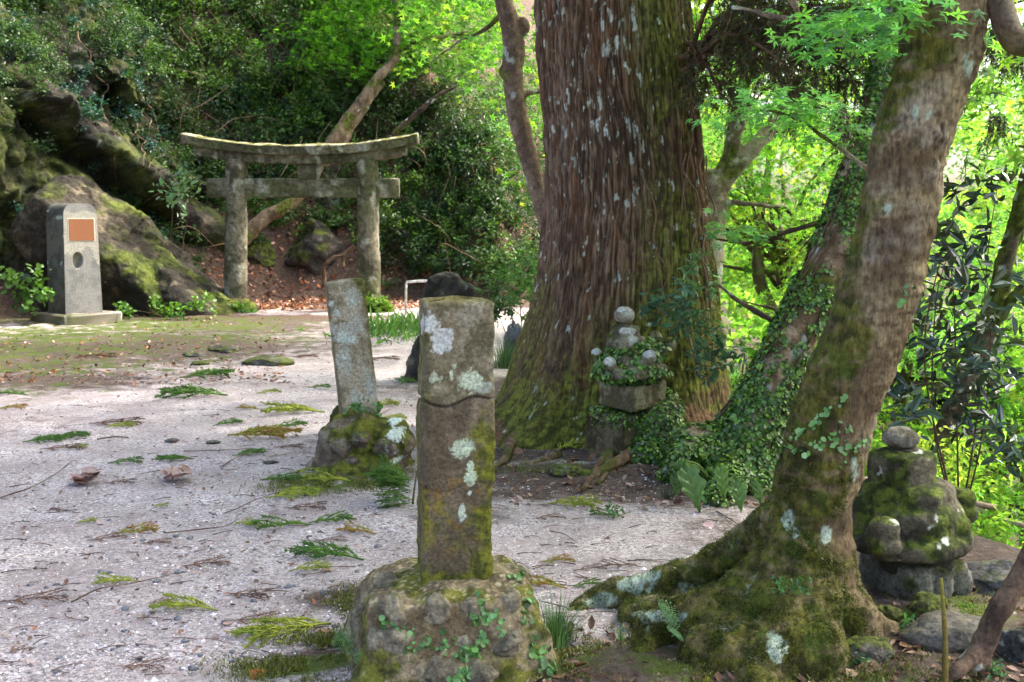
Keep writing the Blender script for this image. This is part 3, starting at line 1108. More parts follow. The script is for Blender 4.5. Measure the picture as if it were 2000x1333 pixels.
def gstone(V, Nn, seed, moss=.15, lich=.3):
    a, b = fbm(V, 1.8, 4, seed), fbm(V, 7, 4, seed + 1)
    c = mixc(S(78, 74, 58), S(126, 119, 100), sm(a + b * .7, -.5, .5))
    c = mixc(c, S(84, 88, 52), sm(fbm(V, 1.3, 4, seed + 2) + moss, 0, .5) * .65)
    c = mixc(c, S(168, 165, 152), sm(fbm(V * np.array([1, 1, .6]), 5, 4, seed + 3) + lich - .62, 0, .22) * .75)
    top = sm(Nn[:, 2], .5, .9)
    return mixc(c, mixc(S(104, 108, 44), S(184, 174, 138), sm(b, -.2, .3)), top * .75)


def gpart(name, V, F, seed, rough=.014, **kw):
    Nn = vnormals(V, F)
    V = V + Nn * (fbm(V + seed, 2.6, 4, seed) * rough + fbm(V + seed, 12, 3, seed + 1) * rough * .45)[:, None]
    Nn = vnormals(V, F)
    return mk(name, V, F, M_FAR, gate, gstone(V, Nn, seed, **kw))


for i, (pt, pbm) in enumerate([((463, 312), (459, 606)), ((717, 312), (722, 606))]):
    A_, B_ = P(pbm[0], pbm[1], TYD) - tc, P(pt[0], pt[1], TYD) - tc
    A_[2] = -.1
    A_[1] = B_[1] = 0
    C = np.linspace(A_, B_, 90)
    R = np.interp(np.linspace(0, 1, 90), [0, .5, .89, .9, .93, 1], [.208, .194, .180, .196, .199, .196])
    V, F, D = tube(C, R, 48)
    gpart('column', V, F, 401 + i * 9, moss=.1 + i * .2, lich=.30)
    mk_ = superq((A_[0], -.05, 0), (.42, .40, .24), .9, 1)
    V, F = mk_
    V = V + vnormals(V, F) * (fbm(V, 4, 4, 411 + i) * .05)[:, None]
    F[0] = F[0][V[F[0]].mean(1)[:, 2] > -.1]
    Nn = vnormals(V, F)
    bb = fbm(V, 14, 4, 415)
    mk('mossy_footing', V, F, M_FAR, gate, mixc(mixc(S(46, 54, 12), S(104, 112, 34), sm(bb, -.4, .4)), S(72, 58, 44), sm(fbm(V, 5, 3, 4), .15, .4)))
# kasagi (cap beam) over shimaki (under beam), both sweeping up to the ends
L1, L2 = .5 * (823 - 362) * k_, .5 * (800 - 392) * k_


def beam(L, zc, up, h, dpt, slant, nm, seed, roof=0.0, lich=.25, n=130):
    t = np.linspace(-1, 1, n)
    z = zc + up * np.abs(t) ** 2.3
    prof = [(-dpt / 2, -h / 2), (dpt / 2, -h / 2), (dpt / 2 + .02 * (roof > 0), h / 2), (0, h / 2 + roof), (-dpt / 2 - .02 * (roof > 0), h / 2)]
    dense = []
    for p_, q_ in zip(prof, prof[1:] + prof[:1]):
        for f in np.linspace(0, 1, 9, endpoint=False):
            dense.append((p_[0] + (q_[0] - p_[0]) * f, p_[1] + (q_[1] - p_[1]) * f))
    dense = np.array(dense)[::-1]
    C = np.stack([t * L, 0 * t, z], 1)
    V, F = sweep(dense, C)
    V[:, 0] += np.sign(V[:, 0]) * slant * (V[:, 2] - np.interp(V[:, 0], C[:, 0], z)) * sm(np.abs(V[:, 0]), L * .5, L)
    return gpart(nm, V, F, seed, .016, lich=lich, moss=.05)


zt = zpx(322)
beam(L2, zt + .105, .15, .19, .30, .2, 'under_beam', 431)
beam(L1 - .05, zt + .235, .205, .15, .46, .25, 'cap_beam', 441, roof=.045, lich=.3)
zn, hn = zpx(368), 37 * k_


def block(nm, x0, x1, z0, z1, dpt, seed, y=0.0, top=None, **kw):
    n = 40
    prof, _ = rrect(dpt, z1 - z0, .015, 40)
    C = np.stack([np.linspace(x0, x1, n), np.full(n, y), np.full(n, (z0 + z1) / 2)], 1)
    V, F = sweep(prof[::-1], C)
    if top: V[:, 0] += (V[:, 2] - z0) / (z1 - z0) * top * np.sign(V[:, 0] - (x0 + x1) / 2)
    return gpart(nm, V, F, seed, .010, **kw)


gx = lambda px: xpx(px, 368) - tc[0]
block('tie_beam', gx(405), gx(780), zn - hn / 2, zn + hn / 2, .17, 451, moss=.2, lich=.18)
block('centre_strut', gx(583), gx(620), zpx(351), zpx(321), .20, 461, moss=.1)
V, F = sweep(np.array([(-.06, zpx(351)), (.06, zpx(351)), (.06, zpx(321)), (-.06, zpx(321))])[::-1] * np.array([1, 1]), np.stack([np.linspace(gx(620), gx(632), 6), np.zeros(6), np.zeros(6)], 1))
V[:, 0] = gx(617) + (V[:, 0] - gx(620)) * np.where(V[:, 2] > zpx(336), 1.6, .35)
mk('plaque_remnant', V, F, M_FAR, gate, np.broadcast_to(S(170, 162, 146), V.shape), smooth=False)
for i, (a_, b_) in enumerate([(441, 484), (696, 740)]):
    block('wedge', gx(a_ - 4), gx(b_ + 4), zn + hn / 2 + .003, zn + hn / 2 + .05, .10, 471 + i)
# gravelly stones and bits lying on the cap beam
rs = np.random.default_rng(3)

# ------------------------------------------------------------------ monument
MB = G(150, 632)
MYD = MB[1] + .25
km = MYD / FPX
mroot = empty('monument', (P(150, 600, MYD)[0] - .02, MYD, 0), math.radians(52))
tag(mroot, 'grey round-shouldered stone monument with an orange plaque and oval recess', 'monument')
mw, md, mh = .56, .50, P(150, 398, MYD)[2] - .14
pts = []
n = 24
rr_ = .17
for q in np.linspace(0, 1, 34): pts.append((-mw / 2 - .035 * (1 - q), q * (mh - rr_)))
for q in np.linspace(0, math.pi / 2, n)[1:]: pts.append((-mw / 2 + rr_ - rr_ * math.cos(q), mh - rr_ + rr_ * math.sin(q)))
for q in np.linspace(-mw / 2 + rr_, mw / 2 - rr_, 14)[1:-1]: pts.append((q, mh))
for q in np.linspace(math.pi / 2, 0, n): pts.append((mw / 2 - rr_ + rr_ * math.cos(q), mh - rr_ + rr_ * math.sin(q)))
for q in np.linspace(1, 0, 34)[1:]: pts.append((mw / 2 + .035 * (1 - q), q * (mh - rr_)))
pts = np.array(pts)
# front face as a triangulated grid with a true oval hollow
ov = (-.075, P(150, 508, MYD)[2] - .14, .085, .125)
gx_, gz_ = np.linspace(-1, 1, 81), np.linspace(0, 1, 230)
GX, GZ = np.meshgrid(gx_, gz_)
zz = GZ * mh
half = mw / 2 + .035 * (1 - np.clip(zz / (mh - rr_), 0, 1))
half = np.where(zz > mh - rr_, mw / 2 - rr_ + np.sqrt(np.maximum(rr_ ** 2 - (zz - mh + rr_) ** 2, 0)), half)
xx = GX * half
e = np.sqrt(((xx - ov[0]) / ov[2]) ** 2 + ((zz - ov[1]) / ov[3]) ** 2)
yy = -md / 2 + .09 * sm(1.04 - e, 0, .10)
Vf = np.stack([xx, yy, zz], -1).reshape(-1, 3)
Ff = grid_faces(230, 81, False)
C = np.array([(0, -md / 2, 0), (0, md / 2, 0)])
k = len(pts)
Vs = np.vstack([np.column_stack([pts[:, 0], np.full(k, y_), pts[:, 1]]) for y_ in np.linspace(-md / 2 + .001, md / 2, 12)])
Fs = grid_faces(12, k, False)[:, ::-1]
bk = np.arange(k - 1)
Vb = np.vstack([np.column_stack([pts[:, 0], np.full(k, md / 2), pts[:, 1]]), [[0, md / 2, mh / 2]]])
Fb = np.stack([np.full(k - 1, k), bk + 1, bk], 1)
V, F = cat([(Vf, Ff), (Vs, Fs), (Vb, Fb)])
a, b2 = fbm(V, 2.2, 4, 81), fbm(V, 9, 4, 82)
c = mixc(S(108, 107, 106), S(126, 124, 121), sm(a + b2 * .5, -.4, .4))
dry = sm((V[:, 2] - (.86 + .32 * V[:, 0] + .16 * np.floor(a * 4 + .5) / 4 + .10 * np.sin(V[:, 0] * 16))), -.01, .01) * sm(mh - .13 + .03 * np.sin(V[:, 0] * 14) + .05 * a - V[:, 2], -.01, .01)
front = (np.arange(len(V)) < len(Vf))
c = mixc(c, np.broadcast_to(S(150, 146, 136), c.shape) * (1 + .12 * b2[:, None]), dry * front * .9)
c = np.where(front[:, None], c, mixc(S(70, 72, 66), S(96, 96, 88), sm(a + b2, -.4, .4)))  # sides coloured darker than the front: their shade is put into the colour
c = mixc(c, S(170, 190, 176), (~front) * sm(fbm(V, 7, 3, 84), .62, .68))
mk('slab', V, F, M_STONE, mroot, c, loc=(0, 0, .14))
# plaque
pz0, pz1 = P(150, 470, MYD)[2] - .14, P(150, 428, MYD)[2] - .14
m, t = nodes('engraved_copper_plaque')
tcx = N_(t, 'ShaderNodeTexCoord')
mp = N_(t, 'ShaderNodeMapping')
mp.inputs['Scale'].default_value = (30, 1, 44)
t.links.new(tcx.outputs['Object'], mp.inputs['Vector'])
vv = N_(t, 'ShaderNodeTexVoronoi', Scale=1.0)
vv.inputs['Randomness'].default_value = .35
t.links.new(mp.outputs[0], vv.inputs['Vector'])
rp = N_(t, 'ShaderNodeValToRGB')
rp.color_ramp.elements[0].position, rp.color_ramp.elements[0].color = .22, (*S(96, 58, 36), 1)
rp.color_ramp.elements[1].position, rp.color_ramp.elements[1].color = .45, (*S(128, 78, 46), 1)
t.links.new(vv.outputs['Distance'], rp.inputs[0])
pb = N_(t, 'ShaderNodeBsdfPrincipled', Roughness=.55, Metallic=.15)
t.links.new(rp.outputs[0], pb.inputs['Base Color'])
oo = N_(t, 'ShaderNodeOutputMaterial')
t.links.new(pb.outputs[0], oo.inputs['Surface'])
M_PLQ = m


def plate(nm, x0, x1, z0, z1, y0, y1, mat, parent, col=None):
    V = np.array([(x, y, z) for y in (y0, y1) for z in (z0, z1) for x in (x0, x1)], float)
    F = np.array([[0, 1, 3, 2], [4, 6, 7, 5], [0, 4, 5, 1], [2, 3, 7, 6], [0, 2, 6, 4], [1, 5, 7, 3]])
    return mk(nm, V, F, mat, parent, None if col is None else np.broadcast_to(col, (8, 3)), smooth=False, loc=(0, 0, .14))


plate('plaque_border', -.215, .235, pz0 - .012, pz1 + .012, -md / 2 - .004, -md / 2 + .02, M_STONE, mroot, S(200, 192, 180))
plate('plaque', -.2, .22, pz0, pz1, -md / 2 - .009, -md / 2 + .018, M_PLQ, mroot)
V, F = superq((0, 0, .03), (.50, .52, .125), .12, .1, nu=120, nv=40)
V = V + vnormals(V, F) * (fbm(V, 4, 4, 91) * .02)[:, None]
Nn = vnormals(V, F)
c = mixc(S(98, 92, 78), S(152, 144, 128), sm(fbm(V, 4, 4, 92), -.4, .4))
c = mixc(c, S(196, 192, 180), sm(fbm(V, 11, 4, 93), .18, .4) * (V[:, 1] < -.3) * .8)
c = mixc(c, S(66, 72, 34), sm(fbm(V, 3, 3, 94) + .2, 0, .4) * (V[:, 0] < -.3) * .8)
mk('plinth', V, F, M_STONE, mroot, c)
# ------------------------------------------------------------------ stone pagodas
def pstone(V, Nn, seed, moss=.2, mossy=(S(44, 54, 12), S(98, 106, 30)), base=(S(84, 78, 60), S(136, 128, 104)), lich=.0):
    a, b = fbm(V, 6, 4, seed), fbm(V, 22, 4, seed + 1)
    c = mixc(base[0], base[1], sm(a + b * .6, -.5, .5))
    mw = sm(fbm(V, 5, 4, seed + 2) + Nn[:, 2] * .5 + moss - .35, -.05, .3)
    c = mixc(c, mixc(mossy[0], mossy[1], sm(b + .4 * a, -.4, .4)), mw * .95)
    return mixc(c, S(196, 200, 190), sm(fbm(V, 9, 4, seed + 3) + lich - .72, 0, .1) * .8)


def ppart(nm, parts, parent, voxel, seed, rough=.012, smooth=6, fine=.003, white=(), loc=None, **kw):
    V, F, Nn = fuse(parts, voxel, smooth)
    V = V + Nn * (fbm(V + seed, 8, 4, seed) * rough + fbm(V + seed, 35, 3, seed + 1) * fine)[:, None]
    Nn = vnormals(V, F)
    c = pstone(V, Nn, seed, **kw)
    for (w, r) in white:
        e = np.linalg.norm((V - np.asarray(w)) / np.asarray(r), axis=1) - .55 * fbm(V, 18, 3, seed + 8)
        c = mixc(c, np.broadcast_to(S(184, 184, 174), c.shape) * (1 + .25 * fbm(V, 30, 3, seed + 9)[:, None]), sm(1.15 - e, 0, .3))
    mk(nm, V, F, M_STONE, parent, c, loc=loc)
    return V, F, Nn


# --- small ivy-grown one at the foot of the cedar
AY = 7.35
ka = AY / FPX
ac = P(1235, 860, AY)
A0 = np.array([ac[0], AY, 0])
pag = empty('stone_pagoda', A0, math.radians(0))
tag(pag, 'small stone pagoda wrapped in ivy at the foot of the big cedar', 'stone pagoda')
L_ = lambda px, py, dy=0.0: np.array([(px - 1000) * (AY + dy) / FPX - A0[0], dy, P(px, py, AY + dy)[2]])
pc = L_(1221, 616)
ppart('finial', [superq(pc, (.069, .069, .058))], pag, .006, 501, .004, 3, moss=-.4, base=(S(120, 110, 88), S(164, 156, 136)), white=[(pc + (.035, -.06, .012), (.035, .04, .045)), (pc + (-.02, -.045, .045), (.06, .05, .022))])
nk = L_(1222, 655)
ppart('neck', [superq(nk, (.085, .085, .068), .35, .6, (0, 0, .6)), superq(nk + (0.005, 0, -.05), (.115, .115, .05), .5, .6, (0, 0, .6))], pag, .007, 503, .006, 5, moss=-.1,
      white=[(nk + (.03, -.10, .035), (.075, .06, .022)), (nk + (.045, -.12, -.03), (.035, .06, .05))])
rc = L_(1236, 715)
RZ = .55
cs, sn = math.cos(RZ), math.sin(RZ)
rp_ = [superq(rc + (0, 0, .03), (.17, .17, .13), .8, .7, (0, 0, RZ)), superq(rc + (0, 0, -.03), (.215, .215, .062), .6, .55, (0, 0, RZ)), superq(rc + (0, 0, .09), (.125, .125, .09), .8, .7, (0, 0, RZ))]
horn_w = []
for (px, py, dy) in [(1166, 694, .02), (1193, 712, -.17), (1270, 698, -.17), (1310, 672, .10), (1282, 660, .2)]:
    h = L_(px, py, dy)
    rp_.append(superq(h, (.046, .046, .05)))
    mid = rc * .45 + h * .55
    mid[2] = h[2] - .045
    rp_.append(superq(mid, (.09, .09, .045), .8, .8))
    horn_w.append(h)
ROOF1 = ppart('roof_stone', rp_, pag, .008, 505, .006, 5, moss=.15, white=[(horn_w[0] + (0, -.02, .03), (.045, .05, .03)), (horn_w[1] + (0, -.02, .03), (.04, .05, .03)), (horn_w[2] + (0, -.02, .035), (.055, .05, .03))], loc=None)
bc = L_(1238, 765)
ppart('body_block', [superq(bc + (0, 0, -.005), (.165, .165, .085), .10, .12, (math.radians(3), math.radians(-4), math.radians(40))), superq(bc + (0.01, 0.02, .085), (.14, .14, .03), .5, .5, (0, 0, math.radians(40)))], pag, .007, 507, .006, 3, moss=-.05, base=(S(92, 84, 58), S(140, 132, 104)))
lw_ = L_(1215, 835)
BASE1 = ppart('lower_block', [superq(lw_ + (.0, .04, -.06), (.17, .17, .17), .15, .15, (0, 0, math.radians(40)))], pag, .008, 509, .006, 3, moss=-.1, base=(S(70, 60, 40), S(108, 98, 72)))
parts = [superq(L_(1285, 850, .02) + (0, 0, -.02), (.16, .18, .26), .8, .9), superq(L_(1262, 900, -.08), (.2, .2, .16), .9, .9), superq(L_(1300, 800, .06), (.11, .12, .14), .9, .9)]
MOUND1 = ppart('ivy_mound', parts, pag, .012, 511, .03, 6, moss=.35, base=(S(84, 76, 62), S(130, 122, 108)))

# --- large mossy one at the right
BY = 4.65
bc0 = P(1795, 1140, BY)
B0 = np.array([bc0[0], BY, 0])
pag2 = empty('stone_pagoda', B0)
pag2.name = 'stone_pagoda'
tag(pag2, 'squat moss-covered stone pagoda at the right behind the leaning maple', 'stone pagoda')
L2_ = lambda px, py, dy=0.0: np.array([(px - 1000) * (BY + dy) / FPX - B0[0], dy, P(px, py, BY + dy)[2]])
GB = dict(base=(S(62, 58, 46), S(104, 98, 80)), mossy=(S(42, 52, 16), S(90, 102, 32)))
q = L2_(1772, 856)
ppart('finial', [superq(q, (.079, .074, .051), 1, 1, (0, math.radians(4), 0))], pag2, .006, 521, .004, 3, moss=-.6, base=(S(92, 88, 74), S(144, 138, 124)), white=[])
q = L2_(1779, 877)
ppart('flat_stone', [superq(q, (.062, .062, .0115), .7, 1, (0, math.radians(-6), 0))], pag2, .004, 523, .002, 2, moss=-.5, base=(S(76, 70, 58), S(112, 104, 90)))
q = L2_(1776, 908)
ppart('neck', [superq(q + (0, 0, -.015), (.128, .128, .075), .22, .75, (0, 0, .5)), superq(q + (0, 0, .03), (.10, .10, .04), .5, .8, (0, 0, .5))], pag2, .008, 525, .006, 4, moss=.36, **GB)
rc = L2_(1790, 1010)
pr = [superq(rc + (0, 0, .075), (.185, .185, .10), .5, .75, (0, 0, .75)), superq(rc + (0, 0, .0), (.225, .225, .13), .8, .75, (0, 0, .75)), superq(rc + (0, 0, -.085), (.262, .258, .062), .6, .7, (0, 0, .75))]
for (px, py, dy, r_) in [(1745, 1040, -.225, .062), (1884, 1034, -.09, .070), (1896, 980, .20, .064), (1680, 990, .06, .07)]:
    h = L2_(px, py, dy)
    pr.append(superq(h, (r_, r_, r_ * 1.0), .7, .7))
    pr.append(superq(h + (0, 0, -.045), (r_ * 1.15, r_ * 1.15, .05), .8, .7))
    mid = rc * .35 + h * .65
    mid[2] = rc[2] - .09
    pr.append(superq(mid, (.095, .095, .05), .7, .7))
ppart('roof_stone', pr, pag2, .009, 527, .006, 6, moss=.42, white=[(L2_(1862, 1052, -.2), (.018, .1, .014)), (L2_(1848, 1062, -.22), (.014, .1, .012)), (L2_(1845, 1010, -.2), (.008, .1, .02))], **GB)
q = L2_(1806, 1135)
rzb = math.radians(22)
ppart('pedestal', [superq(q + (0, 0, -.06), (.165, .165, .18), .12, .12, (0, 0, rzb))] + [superq(q + (np.array(Euler((0, 0, rzb)).to_matrix()) @ np.array([x_, y_, .03])), (.056, .03, .07), .8, .8) for x_, y_ in [(-.11, -.160), (0, -.160), (.11, -.160)]], pag2, .007, 529, .005, 3, moss=-.2, base=(S(86, 86, 72), S(128, 126, 110)), mossy=(S(40, 46, 18), S(84, 90, 40)))
V, F = superq(L2_(1800, 1085) + (0, 0, -.0), (.15, .15, .05), .3, .4)
mk('bearing_block', V, F, M_STONE, pag2, np.broadcast_to(S(60, 56, 44), V.shape))
# ------------------------------------------------------------------ the great cedar
CY = 8.5
kc = CY / FPX
cz = np.array([-.2, 0, .33, .93, 1.7, 2.5, 3.3, 5.5, 9, 14])
cr = np.array([1.02, .93, .84, .735, .645, .60, .585, .53, .42, .2])
ccx = (np.array([1200, 1200, 1206, 1222, 1223, 1203, 1191, 1180, 1180, 1180]) - 1000) * kc
zr = np.concatenate([np.linspace(-.2, 3.55, 480), np.linspace(3.55, 14, 60)[1:]])
NS = 620
th = np.linspace(0, 2 * math.pi, NS, endpoint=False)
TH, ZZ = np.meshgrid(th, zr)
TH, ZZ = TH.ravel(), ZZ.ravel()
dirv = np.stack([np.cos(TH), np.sin(TH)], 1)
Rb = np.interp(ZZ, cz, cr)
cyl = np.stack([dirv[:, 0] * .66, dirv[:, 1] * .66, ZZ], 1)
for ang, amp, wid, hh in [(205, .55, .30, .22), (232, .30, .22, .30), (262, .16, .20, .35), (300, .22, .24, .25), (335, .30, .28, .30), (20, .25, .3, .3), (80, .3, .3, .3), (140, .35, .3, .3)]:
    d = (TH - math.radians(ang) + math.pi) % (2 * math.pi) - math.pi
    Rb = Rb + amp * np.exp(-(d / wid) ** 2) * np.exp(-np.maximum(ZZ, 0) / hh) * .85
fl = fbm(cyl * np.array([1, 1, .3]), 2.2, 3, 100)
Rb = Rb + fl * .05 + .03 * np.sin(TH * 5 + ZZ * .3) * sm(ZZ, 3, 0)
wp = np.stack([fbm(cyl * np.array([1, 1, .5]), 2.1, 3, 111), fbm(cyl * np.array([1, 1, .5]), 2.1, 3, 115), 0 * ZZ], 1) * .055
low = sm(ZZ, 1.3, .2)
qa = (cyl + wp * .8) * np.array([1, 1, .045])
qb = (cyl + wp * .6) * np.array([1, 1, .085])
n1 = pn(qa * 21, 5)
n2 = pn(qb * 40, 9)
n3 = fbm(cyl * np.array([1, 1, .25]), 34, 3, 13)
n4 = fbm(cyl, 26, 3, 19)
rid = 1 - np.minimum(np.abs(n1) * 3.2, 1) 
rid2 = 1 - np.minimum(np.abs(n2) * 2.8, 1)
groove = np.maximum(rid ** 1.3, .75 * rid2 ** 1.5)
disp = -.027 * groove * (1 - .35 * low) + .005 * n3 + .006 * n4 * low + .006 * fbm(cyl * np.array([1, 1, .6]), 12, 3, 23)
V = np.stack([np.interp(ZZ, cz, ccx) + dirv[:, 0] * (Rb + disp), CY + dirv[:, 1] * (Rb + disp), ZZ], 1)
F = grid_faces(len(zr), NS, True)
hgt = 1 - groove
big = fbm(cyl * np.array([1, 1, .4]), 1.6, 4, 131)
c = mixc(S(76, 57, 42), S(122, 97, 74), sm(hgt + n3 * .5 + big * .3, .1, 1.0))
c = mixc(c, S(118, 80, 54), sm(fbm(cyl * np.array([1, 1, .12]), 9, 3, 141), .1, .5) * .5)
c = mixc(c, S(140, 126, 112), sm(n3 + .4 * big + .3 * hgt, .25, .7) * .45 * sm(ZZ, .8, 2))
ang = np.degrees(TH)
# algae and moss: the right flank all the way up, everything near the ground
rightside = sm(np.cos(np.radians(ang - 326)), .45, .92)
mw = np.clip(rightside * sm(big + n4 * .4 + .22 * (1 - hgt), -.75, .15) * .88 + sm(1.15 - ZZ + big * .7 + n4 * .25, -.1, .8) * .95, 0, .93) * sm(big * .8 + n3 * .35 + .72, -.05, .45)
c = mixc(c, mixc(S(62, 68, 20), S(112, 114, 42), sm(n3 + n4, -.5, .5)), mw)
c = mixc(c, S(112, 80, 62), sm(fbm(cyl, 3.2, 4, 151) + .2 * n3, .22, .42) * sm(.55 - ZZ, 0, .3) * .8)
# pale vertical lichen flecks
lf = fbm(cyl * np.array([1, 1, .40]), 22, 3, 161, .5) + .25 * fbm(cyl, 2.0, 2, 171)
reg = sm(ZZ, 1.2, 2.0) * np.exp(-((ang - 250) / 38) ** 2) + .30 * sm(ZZ, .4, 1.2)
lw = sm(lf + .30 * reg + .12 * fbm(cyl, 70, 2, 163), .74, .84) * sm(hgt, .2, .5)
c = mixc(c, S(184, 190, 176), lw * .92)
cedar = empty('cedar_tree', (0, 0, 0))
tag(cedar, 'giant cedar with furrowed reddish bark flecked with pale lichen and a mossy flared base', 'tree')
mk('trunk', V, F, M_CEDAR, cedar, c)
CEDAR = (V[:480 * NS], grid_faces(480, NS, True))

# surface roots running out from its foot towards the camera
rr = np.random.default_rng(21)
roots = [[(1000, 880), (985, 905), (960, 930)], [(1090, 890), (1060, 905), (1010, 915), (975, 925)], [(1180, 880), (1170, 905), (1150, 930)], [(1200, 885), (1190, 915), (1165, 950)], [(1230, 900), (1190, 925), (1150, 945), (1140, 965)], [(1320, 880), (1340, 905), (1300, 930), (1290, 950)]]
for i, pts in enumerate(roots):
    w = [G(*q) + np.array([0, 0, .045 - .02 * k]) for k, q in enumerate(pts)]
    V, F = ptube(w, [.045, .034, .024, .010], 40, 14, .05, i)
    V = V + vnormals(V, F) * (fbm(V, 9, 3, 180 + i) * .006)[:, None]
    c = mixc(S(84, 66, 50), S(126, 104, 84), sm(fbm(V, 14, 3, 190 + i), -.4, .4))
    c = mixc(c, S(74, 80, 28), sm(fbm(V, 6, 3, 195 + i), -.15, .25) * .85)
    mk('root', V, F, M_BARK, cedar, c)


# ------------------------------------------------------------------ foliage generators
MAPC = [S(92, 134, 50), S(116, 154, 56), S(136, 168, 66), S(104, 146, 72), S(80, 122, 52), S(150, 164, 60)]


def spray_leaves(C, rad, n, size, r, thick=.10, droop=.35, shape='star1', flat=.45):
    """flat layered sprays of leaves around centres C"""
    Ps, Ns, Ts = [], [], []
    for c, rd in zip(C, rad):
        k = max(int(n * rd * rd / .36), 8)
        nb = 7
        ba = r.uniform(0, 6.28, nb)
        b = r.integers(0, nb, k)
        rr_ = rd * r.random(k) ** .6
        an = ba[b] + r.normal(size=k) * .16
        x = rr_ * np.cos(an) + r.normal(size=k) * .05
        y = rr_ * np.sin(an) + r.normal(size=k) * .05
        tilt = r.normal(size=2) * .16
        z = -droop * (rr_ / rd) ** 2 * rd * .5 + x * tilt[0] + y * tilt[1] + r.normal(size=k) * thick
        Ps.append(np.stack([x, y, z], 1) + c)
        nn = np.stack([x * .35, y * .35, np.full(k, .8)], 1) + r.normal(size=(k, 3)) * flat
        Ns.append(unit(nn))
        Ts.append(np.stack([np.cos(an), np.sin(an), -.3 + 0 * an], 1) + r.normal(size=(k, 3)) * .5)
    Pt, N, T = np.vstack(Ps), np.vstack(Ns), np.vstack(Ts)
    L = size * r.uniform(.6, 1.25, len(Pt))
    V, F, k = leaves(Pt, N, unit(T), L, L, shape)
    return V, F, k, len(Pt)


def maple_mesh(seed, nsp, R, size, per, cols, shape='star1', zsq=.7, hollow=.35):
    r = np.random.default_rng(seed)
    d = unit(r.normal(size=(nsp, 3)))
    d[:, 2] = d[:, 2] * .8 + .1
    C = d * (r.uniform(hollow, 1, nsp) ** .6)[:, None] * R * np.array([1, 1, zsq])
    rad = r.uniform(.35, .8, nsp)
    V, F, k, n = spray_leaves(C, rad, per, size, r, shape=shape)
    sp = np.repeat(pick(cols, nsp, .12, r), [max(int(per * q * q / .36), 8) for q in rad], 0)
    cl = np.clip(sp * (1 + r.normal(size=(n, 1)) * .22), .01, .9)
    me = mesh_data('crown', V, F, np.repeat(cl, k, 0), smooth=False)
    me.materials.append(M_MAPLE)
    return me, C


def barkcol(V, seed, a=S(92, 78, 62), b=S(150, 134, 112), moss=.0, lich=.0):
    x, y = fbm(V * np.array([1, 1, .5]), 5, 4, seed), fbm(V, 18, 3, seed + 1)
    c = mixc(a, b, sm(x + y * .6, -.5, .5))
    c = mixc(c, mixc(S(56, 64, 18), S(98, 106, 34), sm(y, -.4, .4)), sm(fbm(V, 2.2, 4, seed + 2) + moss, .05, .4) * .9)
    return mixc(c, S(178, 184, 170), sm(fbm(V, 6, 3, seed + 3) + lich, .55, .62) * .85)


def limb(pts, rad, n=40, ns=12, wob=.03, seed=0, rough=.006):
    V, F = ptube(pts, rad, n, ns, wob, seed)
    return V + vnormals(V, F) * (fbm(V, 9, 3, seed) * rough)[:, None], F


# ------------------------------------------------------------------ leaning maple at the right (hero)
HY = 4.2
hc = [(1590, 1260, 96), (1587, 1180, 92), (1578, 1080, 93), (1588, 960, 82), (1606, 906, 84), (1634, 790, 81), (1695, 640, 79), (1752, 440, 73), (1772, 300, 73), (1803, 200, 74), (1836, 105, 76), (1850, 0, 80)]
C = [P(x, y, HY) for x, y, w in hc]
Rr = [w * HY / FPX for x, y, w in hc]
top = C[-1]
C += [top + np.array([.12, .05, .5]), top + np.array([.35, .1, 1.1])]
Rr += [.14, .12]
Rr = np.array(Rr) * np.array([1.25, 1.12, 1.0] + [.985] * (len(Rr) - 3))
parts = []
Cc = catmull(C, 120)
Rc = np.interp(np.linspace(0, 1, 120), np.linspace(0, 1, len(Rr)), Rr)
v_, f_, _ = tube(Cc, Rc, 36)
parts.append((v_, f_))
bx = P(1587, 1230, HY)


def gp(px, py, up=0.0):
    return G(px, py) + np.array([0, 0, up])


RT = [([P(1545, 1010, HY - .05), P(1490, 1050, HY), P(1420, 1095, HY + .1), P(1330, 1135, HY + .16), P(1240, 1160, 4.42), P(1160, 1180, 4.45), gp(1100, 1215, -.03)], [.11, .085, .078, .07, .072, .062, .03]),
      ([P(1560, 1060, HY - .1), P(1490, 1130, HY - .14), P(1400, 1185, 4.05), P(1310, 1215, 4.02), P(1262, 1265, 3.98), gp(1235, 1315, -.05)], [.13, .10, .085, .075, .07, .04]),
      ([P(1590, 1080, HY - .15), P(1550, 1200, 3.95), P(1510, 1290, 3.75), gp(1470, 1370, -.06)], [.13, .115, .12, .07]),
      ([P(1590, 1080, HY - .1), P(1590, 1220, 3.9), gp(1600, 1340, -.05)], [.12, .095, .06]),
      ([P(1450, 1260, 3.92), P(1400, 1300, 3.8), gp(1340, 1360, -.03)], [.09, .075, .05]),
      ([P(1620, 1080, HY), P(1660, 1180, HY - .02), P(1705, 1215, 4.15), P(1770, 1250, 4.12), gp(1830, 1275, -.05)], [.09, .075, .045, .032, .02]),
      ([P(1690, 1225, 4.1), P(1700, 1255, 4.02), P(1730, 1285, 3.95), gp(1765, 1300, -.02)], [.03, .026, .02, .015]),
      ([P(1600, 1080, HY + .1), P(1640, 1150, HY + .3), gp(1700, 1140, -.05)], [.12, .09, .05]),
      ([P(1560, 1080, HY + .1), P(1500, 1150, HY + .35), gp(1440, 1120, -.05)], [.1, .07, .04])]
for pts, rad in RT:
    parts.append(ptube(pts, rad, 40, 18, .012, len(pts)))
